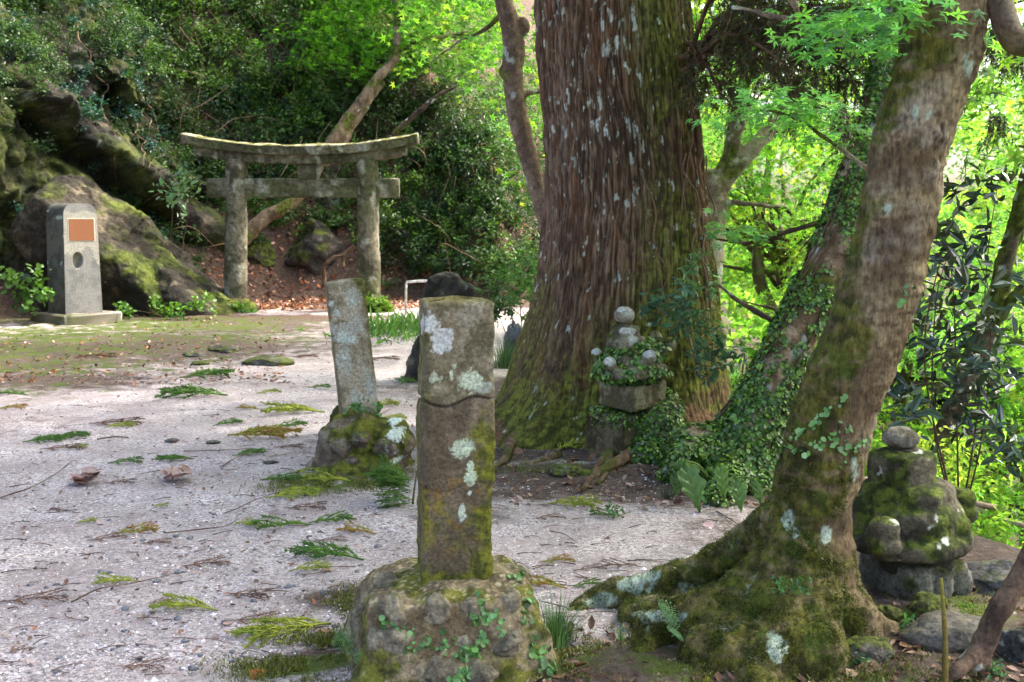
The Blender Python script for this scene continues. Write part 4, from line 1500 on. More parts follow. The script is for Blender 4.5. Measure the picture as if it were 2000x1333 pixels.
for px, py, Yd, rr_ in [(1430, 1215, 4.08, (.24, .20, .17)), (1510, 1190, 4.05, (.20, .24, .26)), (1340, 1210, 4.22, (.26, .16, .10)), (1430, 1290, 3.86, (.20, .17, .13)), (1560, 1270, 3.85, (.18, .18, .14)), (1640, 1200, 4.12, (.15, .18, .16))]:
    q_ = P(px, py, Yd)
    parts.append(superq((q_[0], q_[1], rr_[2] * .25), rr_, .9, .9))
V, F, Nn = fuse(parts, .0105, 8)
keep = V[F].mean(1)[:, 2] > -.12
F = F[keep]
ax = np.array([np.interp(V[:, 2], Cc[:, 2], Cc[:, k]) for k in (0, 1)]).T
rel_ = V[:, :2] - ax
sx_ = rel_[:, 0] / .16
a1, a2, a3 = fbm(V, 4, 4, 201), fbm(V, 15, 4, 202), fbm(V * np.array([.5, .5, 1.6]), 22, 4, 203)
wr = fbm(V * np.array([.35, .35, 2.2]) + a1[:, None] * .05, 14, 3, 204)
lowz = sm(V[:, 2], .75, .15)
fis = np.exp(-(fbm(V * np.array([1, 1, .28]) + a1[:, None] * .03, 13, 3, 214) / .07) ** 2) * sm(fbm(V, 3, 3, 215), -.25, .3)
V = V + Nn * (a1 * .010 + a2 * .0075 + fbm(V, 34, 3, 216) * .003 + wr * .0065 * (1 - lowz) - .006 * fis * (1 - lowz) + fbm(V * np.array([1, 1, .35]), 8, 4, 205) * .018 * lowz)[:, None]
Nn = vnormals(V, F)
c = mixc(S(100, 84, 60), S(148, 131, 99), sm(a1 + a3 * .6, -.5, .45))
c = mixc(c, S(86, 66, 46), sm(a3 + .3 * wr, .05, .55) * .7)
c = mixc(c, S(176, 164, 146), sm(fbm(V, 2.2, 3, 206) + a2 * .3, .1, .6) * .4)
c = mixc(c, S(70, 52, 38), fis * .75 * (1 - lowz))
zfac = sm(V[:, 2], 1.1, .45)
mleft = sm(-sx_ * .75 + a1 * .75 + fbm(V * np.array([1, 1, .5]), 2.4, 3, 207) * 1.1 - .24 + zfac * .95 - .12 * sm(V[:, 2], 2.2, 3), .0, .55)
mleft = np.clip(mleft * (1 - .75 * sm(a3 + .25 * a2, .12, .5) * (1 - .3 * lowz)), 0, 1)
mc = mixc(S(48, 50, 12), S(94, 92, 28), sm(a2 + a1 * .5, -.5, .5))
mc = mixc(mc, S(72, 92, 20), sm(fbm(V, 7, 3, 208), .1, .5) * .6)
c = mixc(c, mc, mleft * .94)
crust = sm(fbm(V, 5.5, 4, 209) + .2 * fbm(V, 40, 3, 217), .44, .56) * sm(Nn[:, 2], -.2, .4) * lowz * (rel_[:, 0] < -.25)
c = mixc(c, S(138, 146, 128), crust * .9)
for px, py, rx, rz in [(1540, 1015, .022, .035), (1552, 1040, .012, .02), (1613, 1045, .018, .025), (1518, 1262, .03, .05), (1668, 915, .010, .05), (1890, 130, .02, .035), (1787, 220, .01, .03), (1735, 410, .016, .02), (1815, 225, .012, .012), (1255, 1125, .08, .03), (1180, 1175, .06, .03), (1290, 1205, .09, .02), (1235, 1145, .06, .03)]:
    d0 = unit(P(px, py, HY) - np.array([0, 0, CAMZ]))
    w_ = V - np.array([0, 0, CAMZ])
    tt = w_ @ d0
    pp = np.array([0, 0, CAMZ]) + tt[:, None] * d0
    e = np.sqrt(((V[:, 0] - pp[:, 0]) / rx) ** 2 + ((V[:, 2] - pp[:, 2]) / rz) ** 2) - .6 * fbm(V, 24, 3, 212)
    c = mixc(c, np.broadcast_to(S(172, 186, 164), c.shape), sm(1.1 - e, 0, .2) * (Nn @ (-d0) > .1) * .9)
hero = empty('maple_tree', (bx[0], bx[1], 0))
tag(hero, 'leaning maple in the right foreground with moss on its trunk and spreading buttress roots', 'tree')
OFF = np.array([bx[0], bx[1], 0])
mk('trunk', V - OFF, F, M_MBARK, hero, c)
HERO = (V, F, Nn, mleft)

# its limbs and leaves, mostly above the frame
tipn = C[-1]
limbs = [([tipn, tipn + (.5, .3, .8), tipn + (1.4, .5, 1.9), tipn + (2.2, .9, 2.9)], [.12, .09, .06, .02]),
         ([tipn, tipn + (-.3, .1, .8), tipn + (-1.2, .4, 1.5), tipn + (-2.4, .6, 1.9)], [.10, .07, .05, .02]),
         ([tipn, tipn + (.1, -.6, .9), tipn + (-.3, -1.8, 1.7)], [.09, .06, .02]),
         ([C[-3], C[-3] + (-.5, .25, .18), P(1560, 40, 4.6), P(1430, 20, 4.9)], [.03, .018, .012, .006]),
         ([C[-2], P(1960, 50, 4.1), P(2030, 85, 4.2), P(2200, 60, 4.3)], [.05, .045, .045, .03]),
         ([P(1690, 330, 4.55), P(1560, 240, 4.9), P(1450, 215, 5.1)], [.012, .008, .004])]
vv, ff = cat([limb(p_, r_, 34, 10, .03, 220 + i) for i, (p_, r_) in enumerate(limbs)])
mk('branches', vv - OFF, ff, M_BARK, hero, barkcol(vv, 230))
r = np.random.default_rng(77)
Cs = [tipn + np.array([x, y, z]) for x, y, z in zip(r.uniform(-2.0, 3.6, 300), r.uniform(-2.6, 5.2, 300), r.uniform(1.2, 4.4, 300))]  # unseen overhead sprays, widened and thickened to shade the foreground
rads = list(r.uniform(.45, .9, 300))
V, F, k, n = spray_leaves(Cs, rads, 95, .075, r)
c0 = pick(MAPC, n, .25, r)
# low sprays that hang into the picture
fg, fr_ = [], []
for px, py, Yd, rd in [(1560, 205, 4.9, .20), (1500, 190, 5.0, .22), (1450, 210, 5.1, .2), (1610, 230, 4.8, .2), (1660, 245, 4.7, .14), (1690, 55, 4.2, .2), (1640, 40, 4.4, .22), (1700, 15, 4.0, .26), (1780, 25, 3.9, .2), (1640, 75, 4.3, .15), (1590, 45, 4.5, .15), (1440, 455, 6.2, .16), (1490, 460, 6.2, .14), (1420, 440, 6.4, .14)]:
    fg.append(P(px, py, Yd))
    fr_.append(rd)
V2, F2, k2, n2_ = spray_leaves(fg, fr_, 480, .052, r, thick=.03, droop=.6, shape='star', flat=.3)
c2 = pick([S(92, 140, 84), S(104, 150, 80), S(112, 160, 70), S(86, 132, 90)], n2_, .15, r)
vv, ff = cat([(V, F), (V2, F2)])
o = mk('crown', vv - OFF, ff, M_MAPLE, hero, np.vstack([np.repeat(c0, k, 0), np.repeat(c2, k2, 0)]), smooth=False)

# ------------------------------------------------------------------ ivy-clad leaning tree behind it
IY = 6.75
ic = [(1418, 960, 95), (1432, 900, 74), (1490, 800, 58), (1532, 700, 45), (1580, 600, 43), (1635, 480, 43), (1672, 360, 36), (1692, 290, 28), (1712, 200, 24), (1735, 90, 23), (1755, -40, 22), (1790, -260, 18)]
C = [P(x, y, IY + .0007 * max(700 - y, 0)) for x, y, w in ic]
Rr = np.array([w * IY / FPX for x, y, w in ic])
Cc = catmull(C, 110)
Rc = np.interp(np.linspace(0, 1, 110), np.linspace(0, 1, len(Rr)), Rr)
v_, f_, _ = tube(Cc, Rc, 30)
parts = [(v_, f_)]
for pts, rad in [([P(1430, 880, IY), P(1385, 860, IY - .05), P(1345, 855, IY - .1), P(1318, 875, IY), gp(1290, 895, -.04)], [.12, .085, .06, .045, .03]),
                 ([P(1410, 900, IY - .1), P(1350, 880, IY - .25), P(1310, 910, IY - .25), gp(1285, 935, -.03)], [.10, .06, .045, .025]),
                 ([P(1430, 900, IY - .1), P(1420, 940, IY - .28), gp(1400, 985, -.05)], [.16, .13, .08]),
                 ([P(1440, 900, IY), P(1475, 930, IY - .1), gp(1490, 965, -.08)], [.16, .12, .08]),
                 ([P(1440, 900, IY + .1), P(1480, 900, IY + .4), P(1500, 940, IY + .6)], [.16, .12, .08])]:
    parts.append(ptube(pts, rad, 30, 16, .01, 3))
V, F, Nn = fuse(parts, .016, 6)
V = V + Nn * (fbm(V, 5, 4, 241) * .018 + fbm(V, 18, 3, 242) * .005)[:, None]
F = F[V[F].mean(1)[:, 2] > -.35]
Nn = vnormals(V, F)
c = barkcol(V, 243, S(104, 82, 62), S(160, 136, 110), moss=-.1)
ivt = empty('leaning_tree', tuple(gp(1420, 950)))
OFI = gp(1420, 950)
tag(ivt, 'slender leaning tree thickly covered in small-leaved ivy, between cedar and foreground maple', 'tree')
mk('trunk', V - OFI, F, M_BARK, ivt, c)
iw = sm(fbm(V, 2.6, 4, 245) + .25 * fbm(V, 9, 3, 246) + .42 + .35 * sm(V[:, 2], .9, .1) - .25 * (Nn[:, 0] < -.6) * sm(V[:, 2], .6, 1.0), .0, .3)
bare = np.zeros(len(V))
for px, py, rr_ in [(1555, 650, .10), (1575, 620, .09), (1487, 713, .04), (1540, 690, .07), (1600, 560, .06), (1330, 900, .12), (1345, 870, .08), (1310, 918, .08), (1360, 850, .06), (1690, 300, .14), (1680, 330, .12)]:
    bare = np.maximum(bare, np.exp(-(np.linalg.norm((V - P(px, py, IY - .12)) * np.array([1, .6, 1]), axis=1) / rr_) ** 4))
iw = iw * (1 - bare)
IVYC = [S(64, 98, 38), S(80, 118, 48), S(104, 142, 64), S(52, 80, 36), S(118, 148, 52)]


def ivy(nm, parent, V, F, n, w, size, seed, off=(0, 0, 0), cols=IVYC, lift=.018, mat=None, shape='round'):
    r = np.random.default_rng(seed)
    Pt, Nm = scatter(V, F, n, w, r)
    Pt = Pt + Nm * r.uniform(.002, lift, (n, 1))
    nn = unit(Nm + r.normal(size=(n, 3)) * .45 + np.array([0, 0, .25]))
    T = unit(rdir(n, r) + np.array([0, 0, -.5]))
    L = size * np.clip(np.exp(r.normal(size=n) * .32), .45, 1.9)
    v, f, k = leaves(Pt, nn, T, L, L * .95, shape)
    o = mk(nm, v - np.asarray(off), f, mat or M_IVY, parent, np.repeat(pick(cols, n, .25, r), k, 0), smooth=False)
    return tag(o, kind='stuff')


ivy('ivy', ivt, V, F, 34000, iw, .021, 251, OFI, lift=.025)
# tangle of vine stems and old bark fibre on it
vs_l = []
r = np.random.default_rng(9)
for i in range(16):
    a0 = r.uniform(0, 6.28)
    k0 = r.integers(8, 50)
    k1 = min(k0 + r.integers(20, 50), 105)
    idx = np.linspace(k0, k1, 9).astype(int)
    T_, U_, W_ = frames(Cc)
    pts = [Cc[j] + (U_[j] * math.cos(a0 + .03 * (j - k0)) + W_[j] * math.sin(a0 + .03 * (j - k0))) * (Rc[j] + .012) for j in idx]
    vs_l.append(ptube(pts, [.006, .004], 24, 6, .02, i))
vv, ff = cat(vs_l)
tag(mk('vine_stems', vv - OFI, ff, M_TWIG, ivt, np.broadcast_to(S(96, 74, 56), vv.shape)), kind='stuff')
tpi = C[-1]
vv, ff = cat([limb([C[-3], C[-3] + (.2, .3, .5), C[-3] + (.6, .8, 1.5)], [.05, .03, .01], 20, 8, .03, 5), limb([C[-1], C[-1] + (.3, .3, 1), C[-1] + (1, .6, 2.3)], [.06, .04, .01], 24, 8, .04, 6), limb([C[-1], C[-1] + (-.5, .5, .9), C[-1] + (-1.3, .9, 1.9)], [.05, .03, .01], 24, 8, .04, 8)])
mk('branches', vv - OFI, ff, M_BARK, ivt, barkcol(vv, 233))
r = np.random.default_rng(78)
Cs = [tpi + np.array([x, y, z]) for x, y, z in zip(r.uniform(-2.2, 2.4, 90), r.uniform(-1.5, 2.5, 90), r.uniform(.8, 3.2, 90))]
V, F, k, n = spray_leaves(Cs, list(r.uniform(.4, .8, 90)), 95, .075, r)
mk('crown', V - OFI, F, M_MAPLE, ivt, np.repeat(pick(MAPC, n, .25, r), k, 0), smooth=False)
# side branches crossing to the cedar
vv, ff = cat([limb([P(1535, 640, 7.0), P(1470, 600, 7.3), P(1410, 560, 7.8)], [.022, .018, .010], 24, 8, .02, 3), limb([P(1540, 610, 7.2), P(1490, 600, 7.6), P(1450, 588, 7.9)], [.012, .009, .006], 20, 7, .02, 4), limb([P(1610, 430, 7.2), P(1540, 455, 7.5), P(1470, 475, 8), P(1400, 468, 8.4)], [.02, .016, .013, .008], 24, 8, .03, 5), limb([P(1640, 400, 7.1), P(1580, 470, 7.3), P(1560, 490, 7.4)], [.01, .008, .004], 14, 6, .02, 6)])
mk('branches', vv - OFI, ff, M_BARK, ivt, barkcol(vv, 236, S(70, 56, 44), S(118, 98, 78)))

# ------------------------------------------------------------------ cedar boughs: dark needle foliage at the upper right
def needles(pts_list, r, step=.02, nl=.05, wid=.006, cols=None, dens=3, droop=0.0):
    Ps, Ns, Ts = [], [], []
    for C_ in pts_list:
        T_ = unit(np.gradient(C_, axis=0))
        k = len(C_)
        for j in range(dens):
            Ps.append(C_ + r.normal(size=(k, 3)) * .002)
            d = rdir(k, r)
            Ts.append(unit(T_ * .9 + d * .75 + np.array([0, 0, -droop])))
            Ns.append(rdir(k, r))
    Pt, N, T = np.vstack(Ps), np.vstack(Ns), np.vstack(Ts)
    N = unit(N - T * np.sum(N * T, 1, keepdims=True))
    L = nl * r.uniform(.6, 1.2, len(Pt))
    V, F, k = leaves(Pt, N, T, L, wid, 'needle')
    return V, F, pick(cols, len(Pt), .25, r)


r = np.random.default_rng(91)
CEDG = [S(56, 66, 30), S(70, 80, 36), S(52, 54, 30), S(92, 82, 46), S(84, 66, 42)]
boughs, tw = [], []
bx0 = P(1345, 110, 8.0)
for i, (px, py, Yd) in enumerate([(1560, 60, 7.4), (1480, 20, 7.2), (1640, 130, 7.6), (1430, -40, 7.0), (1520, 150, 8.2), (1600, 10, 7.8), (1400, 170, 7.6), (1690, 60, 7.5), (1500, 100, 7.0), (1450, 90, 7.6), (1560, -20, 7.3), (1640, 40, 7.9), (1720, 20, 7.8)]):
    e = P(px, py, Yd)
    C_ = catmull([bx0 + r.normal(size=3) * .05, bx0 * .5 + e * .5 + np.array([0, 0, .12]), e, e + np.array([.1, 0, -.12])], 26)
    tw.append(tube(C_, np.linspace(.02, .004, 26), 6)[:2])
    for j in range(24):
        s0 = C_[r.integers(7, 26)]
        d = unit(r.normal(size=3) * np.array([1, 1, .35]) + np.array([.35, -.1, -.25]))
        ln = r.uniform(.12, .34)
        B_ = catmull([s0, s0 + d * ln * .5, s0 + d * ln + np.array([0, 0, -.12 * ln / .3])], 14)
        tw.append(tube(B_, np.linspace(.004, .0015, 14), 4)[:2])
        for q in range(5):
            s1 = B_[r.integers(3, 14)]
            d2 = unit(d + r.normal(size=3) * .7 + np.array([0, 0, -.5]))
            l2 = r.uniform(.06, .16)
            boughs.append(s1 + d2 * np.linspace(0, l2, 12)[:, None] + np.array([0, 0, -1.]) * (np.linspace(0, 1, 12) ** 2 * l2 * .3)[:, None])
# bare drooping tufts
for px, py, Yd in [(1548, 250, 7.2), (1375, 175, 7.8), (1640, 240, 6.3), (1652, 255, 6.4), (1590, 150, 7.4), (1950, 250, 6), (1960, 100, 6), (1985, 115, 5.6), (1940, 90, 6.4)]:
    s0 = P(px, py - 25, Yd)
    for q in range(16):
        d2 = unit(np.array([r.normal() * .22, r.normal() * .22, -1]))
        boughs.append(s0 + r.normal(size=3) * .02 + d2 * np.linspace(0, r.uniform(.1, .22), 12)[:, None])
for i in range(46):                       # the unseen top of the tree
    z0 = r.uniform(4.3, 13)
    a0 = r.uniform(0, 6.28)
    ln = np.interp(z0, [4, 7, 14], [2.2, 2.6, .8])
    st = np.array([ccx[-2], CY, z0])
    C_ = catmull([st, st + np.array([math.cos(a0) * ln * .5, math.sin(a0) * ln * .5, .1]), st + np.array([math.cos(a0) * ln, math.sin(a0) * ln, -.5])], 20)
    tw.append(tube(C_, np.linspace(.05, .008, 20), 6)[:2])
    for j in range(34):
        s0 = C_[r.integers(6, 20)]
        d = unit(r.normal(size=3) + np.array([0, 0, -.3]))
        boughs.append(s0 + d * np.linspace(0, .38, 12)[:, None])
V, F, cc = needles(boughs[:len(boughs) - 46 * 34], r, nl=.035, wid=.0065, cols=CEDG, dens=3)
V2, F2, cc2 = needles(boughs[len(boughs) - 46 * 34:], r, nl=.16, wid=.06, cols=CEDG, dens=1)
vv, ff = cat([(V, F), (V2, F2)])
mk('crown', vv, ff, M_IVY, cedar, np.vstack([cc, cc2]), smooth=False)
# dead brown sprays on the low boughs
dead = []
for i in range(140):
    s0 = P(r.uniform(1350, 1560), r.uniform(10, 150), r.uniform(7.2, 8.2))
    d = unit(r.normal(size=3) + np.array([.4, 0, .1]))
    dead.append(tube(s0 + d * np.linspace(0, r.uniform(.15, .45), 6)[:, None] + r.normal(size=(6, 3)) * .01, np.linspace(.004, .0015, 6), 4)[:2])
vv, ff = cat(tw + dead)
mk('boughs', vv, ff, M_TWIG, cedar, mixc(S(62, 46, 34), S(110, 84, 60), sm(fbm(vv, 6, 2, 5), -.4, .4)))

# hanging vines on the cedar's right flank
vl = []
for i, (px0, py0, px1, py1) in enumerate([(1352, 60, 1330, 420), (1335, 300, 1370, 560), (1250, 330, 1290, 560), (1385, 300, 1392, 700), (1345, 130, 1362, 330)]):
    pts = []
    for f in np.linspace(0, 1, 8):
        px, py = px0 + (px1 - px0) * f + r.normal() * 9, py0 + (py1 - py0) * f
        z = P(px, py, 8.0)[2]
        x_c, rr_ = np.interp(z, cz, ccx), np.interp(z, cz, cr)
        xw = px / 1.0
        dx = np.clip((px - 1000) * 8.05 / FPX - x_c, -rr_ * .96, rr_ * .96)
        pts.append(np.array([x_c + dx * 1.02, CY - math.sqrt(max(rr_ ** 2 - dx ** 2, .003)) - .02, z]))
    vl.append(ptube(pts, [.007, .005], 40, 6, .015, i))
vv, ff = cat(vl)
mk('vine', vv, ff, M_TWIG, cedar, np.broadcast_to(S(118, 92, 72), vv.shape))

# ------------------------------------------------------------------ slim curving tree left of the cedar
sc_ = [(1085, 560, 18), (1075, 480, 18), (1062, 410, 18), (1048, 360, 18.5), (1026, 285, 19), (1008, 205, 20), (1001, 140, 20), (1004, 85, 22), (988, 20, 18), (975, -40, 17), (950, -160, 15)]
SYD = 10.4
C = [P(x, y, SYD) for x, y, w in sc_]
C[0][2] = -.1
Rr = [w * SYD / FPX for x, y, w in sc_]
Rr[0] *= 1.5
OFS = np.array([C[0][0], SYD, 0])
slim = empty('curved_tree', OFS)
tag(slim, 'slim smooth-barked tree curving up along the cedar\'s left edge', 'tree')
Cc = catmull(C, 110)
Rc = np.interp(np.linspace(0, 1, 110), np.linspace(0, 1, len(Rr)), Rr)
parts = [tube(Cc, Rc, 24)[:2], superq(P(1014, 52, SYD) + (.03, 0, 0), (.075, .07, .09)), superq(P(984, 140, SYD), (.05, .06, .06)), ptube([P(1015, 190, SYD), P(1035, 182, SYD), P(1065, 178, SYD + .1), P(1110, 170, SYD + .2)], [.05, .03, .026, .02], 20, 10)]
V, F, Nn = fuse(parts, .016, 5)
V = V + Nn * (fbm(V, 5, 4, 261) * .010 + fbm(V, 20, 3, 262) * .003)[:, None]
c = barkcol(V, 263, S(104, 84, 70), S(146, 124, 106), moss=-.35, lich=.0)
mk('trunk', V - OFS, F, M_BARK, slim, c)
t0 = C[-1]
lb = [limb([t0, t0 + (-.3, .2, .8), t0 + (-.9, .4, 1.8)], [.07, .05, .02], 24, 8, .04, 1), limb([t0, t0 + (.5, .4, .7), t0 + (1.0, .8, 1.9)], [.06, .04, .02], 24, 8, .04, 2), limb([C[-3], P(940, 60, 10.6), P(880, 90, 10.9), P(840, 120, 11.2)], [.03, .015, .01, .004], 24, 6, .03, 3)]
vv, ff = cat(lb)
mk('branches', vv - OFS, ff, M_BARK, slim, barkcol(vv, 265))
r = np.random.default_rng(79)
Cs = [t0 + np.array([x, y, z]) for x, y, z in zip(r.uniform(-2.4, 2.6, 170), r.uniform(-1.2, 7.5, 170), r.uniform(.9, 3.2, 170))]  # unseen sprays added and stretched back to shade the ground before the gate
Rs = list(r.uniform(.4, .8, 170))
for px, py, Yd, rd in [(900, 30, 11, .4), (860, 70, 11.4, .35), (930, 80, 11, .35), (830, 20, 11.6, .4), (960, 130, 11.6, .35), (890, 120, 11.8, .3), (780, 60, 12, .35), (940, 20, 10.8, .4), (1020, 200, 12, .35), (1035, 100, 12, .4), (1040, 270, 12.5, .35), (870, 0, 11, .4), (1000, 330, 13, .3), (820, 120, 12.4, .28), (1030, 30, 12, .45), (1040, 160, 12.4, .4), (1010, 250, 12.6, .35), (960, 190, 13, .35), (1035, 330, 13, .3), (985, 60, 12.4, .4), (920, 160, 13, .3), (1045, 60, 12.8, .4), (1042, 15, 14, .45), (1030, 70, 15, .45), (1045, 120, 14.5, .4), (1015, 10, 15, .45), (1048, 200, 13.5, .35), (1000, 110, 14, .4)]:
    Cs.append(P(px, py, Yd)); Rs.append(rd)
V, F, k, n = spray_leaves(Cs, Rs, 120, .07, r)
mk('crown', V - OFS, F, M_MAPLE, slim, np.repeat(pick(MAPC, n, .25, r), k, 0), smooth=False)

# ------------------------------------------------------------------ tree leaning across behind the gate
def ptree(nm, label, pxs, Yd, parent_off=None, forks=(), seed=0, bark=None, rough=.02, ysl=0.0, moss=-.15, lich=.05, root_z=None):
    C = [P(x, y, Yd + ysl * i) for i, (x, y, w) in enumerate(pxs)]
    Rr = [w * Yd / FPX for x, y, w in pxs]
    if root_z is not None: C[0][2] = root_z
    OF = C[0].copy()
    t_ = empty(nm, OF)
    tag(t_, label, 'tree')
    parts = [ptube(C, Rr, 80, 20, .03, seed)]
    for fk in forks:
        parts.append(ptube([P(x, y, yy) for x, y, w, yy in fk], [w * fk[0][3] / FPX for x, y, w, yy in fk], 50, 16, .03, seed + 1))
    V, F, Nn = fuse(parts, max(min(Rr) * .42, .014), 4)
    V = V + Nn * (fbm(V, 3, 4, seed) * rough + fbm(V, 12, 3, seed + 1) * rough * .3)[:, None]
    a_, b_ = bark or (S(104, 86, 64), S(158, 138, 112))
    mk('trunk', V - OF, F, M_BARK, t_, barkcol(V, seed + 3, a_, b_, moss=moss, lich=lich))
    return t_, OF, C


gt, gof, gC = ptree('leaning_tree', 'bare-stemmed forked tree leaning right across behind the torii gate', [(470, 470, 16), (515, 430, 14), (570, 395, 13), (610, 340, 12), (650, 275, 12), (690, 215, 11), (740, 150, 9.5), (768, 115, 8.5), (776, 60, 7.5), (772, 0, 7), (766, -90, 6)], 21.9, ysl=.16,
                    forks=[[(768, 118, 9, 23.1), (800, 95, 8, 23.5), (840, 78, 7, 23.6), (900, 66, 5, 23.7), (960, 60, 3, 24)], [(630, 320, 12, 22.5), (665, 280, 10, 22.7), (700, 225, 9, 23.0), (745, 160, 8, 23.4)]], seed=271, bark=(S(84, 70, 52), S(130, 112, 88)), moss=.0, lich=-.1)
r = np.random.default_rng(80)
Cs = [P(r.uniform(560, 960), r.uniform(-160, 130), r.uniform(23, 26)) for i in range(120)]
V, F, k, n = spray_leaves(Cs, list(r.uniform(.4, .9, 120)), 80, .10, r)
mk('crown', V - gof, F, M_MAPLE, gt, np.repeat(pick([S(70, 112, 36), S(92, 136, 40), S(110, 152, 44), S(60, 98, 36)], n, .25, r), k, 0), smooth=False)
ptree('bent_trunk', 'dark bare branch rising right behind the gate toward the cedar', [(765, 262, 5), (800, 235, 5.5), (830, 208, 5), (860, 185, 4), (905, 165, 2.5)], 22.0, seed=281, bark=(S(48, 40, 34), S(78, 64, 52)))

# ------------------------------------------------------------------ trees down the valley side
vt, vof, vC = ptree('forked_tree', 'pale forked tree standing just right behind the cedar trunk', [(1372, 470, 30), (1392, 400, 27), (1405, 355, 25), (1425, 300, 17), (1440, 230, 16), (1452, 160, 14), (1460, 60, 11), (1480, -60, 9)], 11.2,
                    forks=[[(1400, 365, 20, 11.2), (1440, 320, 18, 11.2), (1480, 275, 15, 11.2), (1518, 228, 13, 11.3), (1570, 150, 10, 11.4), (1620, 20, 8, 11.6)], [(1400, 392, 7, 11.2), (1450, 396, 6, 11.1), (1505, 404, 4, 11)]], seed=291, lich=.12, bark=(S(112, 98, 82), S(166, 152, 134)), root_z=-1.0)
et, eof, eC = ptree('valley_tree', 'dark twin-stemmed tree at the right edge behind the glossy shrub', [(1880, 760, 24), (1915, 660, 22), (1945, 590, 22), (1965, 510, 18), (1985, 440, 16), (2010, 340, 15), (2060, 200, 13)], 8.6,
                    forks=[[(1935, 625, 16, 8.6), (1965, 600, 14, 8.5), (1990, 570, 13, 8.4), (2060, 500, 11, 8.4)], [(1890, 740, 16, 8.6), (1850, 830, 18, 8.6), (1830, 900, 20, 8.6), (1825, 1000, 22, 8.6)], [(1960, 520, 10, 8.6), (1985, 470, 10, 8.7), (2020, 380, 9, 8.8)]], seed=301, bark=(S(62, 52, 42), S(112, 96, 80)), moss=.0)
r = np.random.default_rng(81)
for (tr_, of_, cc_, sd) in [(vt, vof, P(1500, 60, 11.4), 1), (et, eof, P(2030, 200, 8.8), 2)]:
    Cs = [cc_ + np.array([x, y, z]) for x, y, z in zip(r.uniform(-1.5, 2.0, 70), r.uniform(-1.2, 1.8, 70), r.uniform(-.6, 2.6, 70))]
    V, F, k, n = spray_leaves(Cs, list(r.uniform(.35, .7, 70)), 120, .07, r)
    mk('crown', V - of_, F, M_MAPLE, tr_, np.repeat(pick(MAPC, n, .25, r), k, 0), smooth=False)

PROTO = []
for sd, nsp, R in [(311, 95, 2.1), (312, 90, 2.2), (313, 100, 2.0)]:
    me, Cc_ = maple_mesh(sd, nsp, R, .075, 100, MAPC)
    r = np.random.default_rng(sd)
    base_ = np.array([0, 0, -3.6])
    lb = [limb([base_, base_ * .6 + r.normal(size=3) * .12, base_ * .25 + r.normal(size=3) * .15, r.normal(size=3) * .2 + (0, 0, .8)], [.13, .11, .085, .03], 40, 10, .06, sd)]
    tme_ = mesh_data('trunk', lb[0][0], lb[0][1], barkcol(lb[0][0], sd))
    tme_.materials.append(M_BARK)
    bl = []
    for j in range(26):
        e = Cc_[r.integers(0, len(Cc_))]
        s0 = base_ * r.uniform(0, .35)
        bl.append(limb([s0, s0 * .4 + e * .5 + r.normal(size=3) * .15, e], [.04, .02, .006], 16, 6, .05, sd + j))
    bv, bf = cat(bl)
    bme = mesh_data('branches', bv, bf, barkcol(bv, sd + 5, S(66, 54, 44), S(116, 98, 80)))
    bme.materials.append(M_BARK)
    PROTO.append((tme_, bme, me))
r = np.random.default_rng(314)
VT = [(3.7, 10.6, .3, .8, 'light maple low behind the ivy-clad leaning tree'), (5.6, 12.2, -.9, .9, 'light maple low on the bank behind the mossy pagoda'), (3.5, 14.2, 1.9, .95, 'light maple whose crown fills the gap right of the forked tree'),
      (7.6, 14.0, 1.0, 1.0, 'light maple behind the foreground maple trunk at mid height'), (6.6, 9.9, .6, .8, 'light maple just beyond the dark glossy shrub'), (9.6, 18.0, 2.2, 1.1, 'light maple at the right edge above the glossy shrub'),
      (5.4, 19.5, 1.2, 1.1, 'pale maple in the distance between forked tree and leaning tree'), (12.5, 23, 1.0, 1.3, 'pale distant maple at the far right low down'), (8.2, 25.5, 4.0, 1.3, 'pale distant maple high behind the leaning trees'), (3.6, 26, 3.4, 1.2, 'pale distant maple close along the cedar\'s right edge'),
      (14, 29, 4.4, 1.5, 'pale distant maple at the upper right edge'), (5.0, 34, 6, 1.5, 'farthest pale maple above the forked tree'), (6.4, 6.4, 3.4, .85, 'maple crown reaching in at the upper right corner'), (4.7, 12.6, 4.6, .9, 'maple crown above the forked tree at the top of the picture'), (2.7, 16.2, 4.9, .9, 'maple crown at the top edge beside the cedar')]
for i, (x, y, z, s, lb_) in enumerate(VT):
    tme_, bme, cme = PROTO[i % 3]
    gz = zat(x, y)
    h = z - gz
    root = empty('maple_tree', (x, y, gz), r.uniform(0, 6.28))
    tag(root, lb_, 'tree', 'maples on the valley slope')
    tr = link('trunk', tme_, None, root)
    tr.scale = (s, s, max(h / 3.6, .3))
    tr.location = (0, 0, h)
    cr_ = link('crown', cme, None, root, (0, 0, h), None, s)
    br_ = link('branches', bme, None, root, (0, 0, h), None, s)
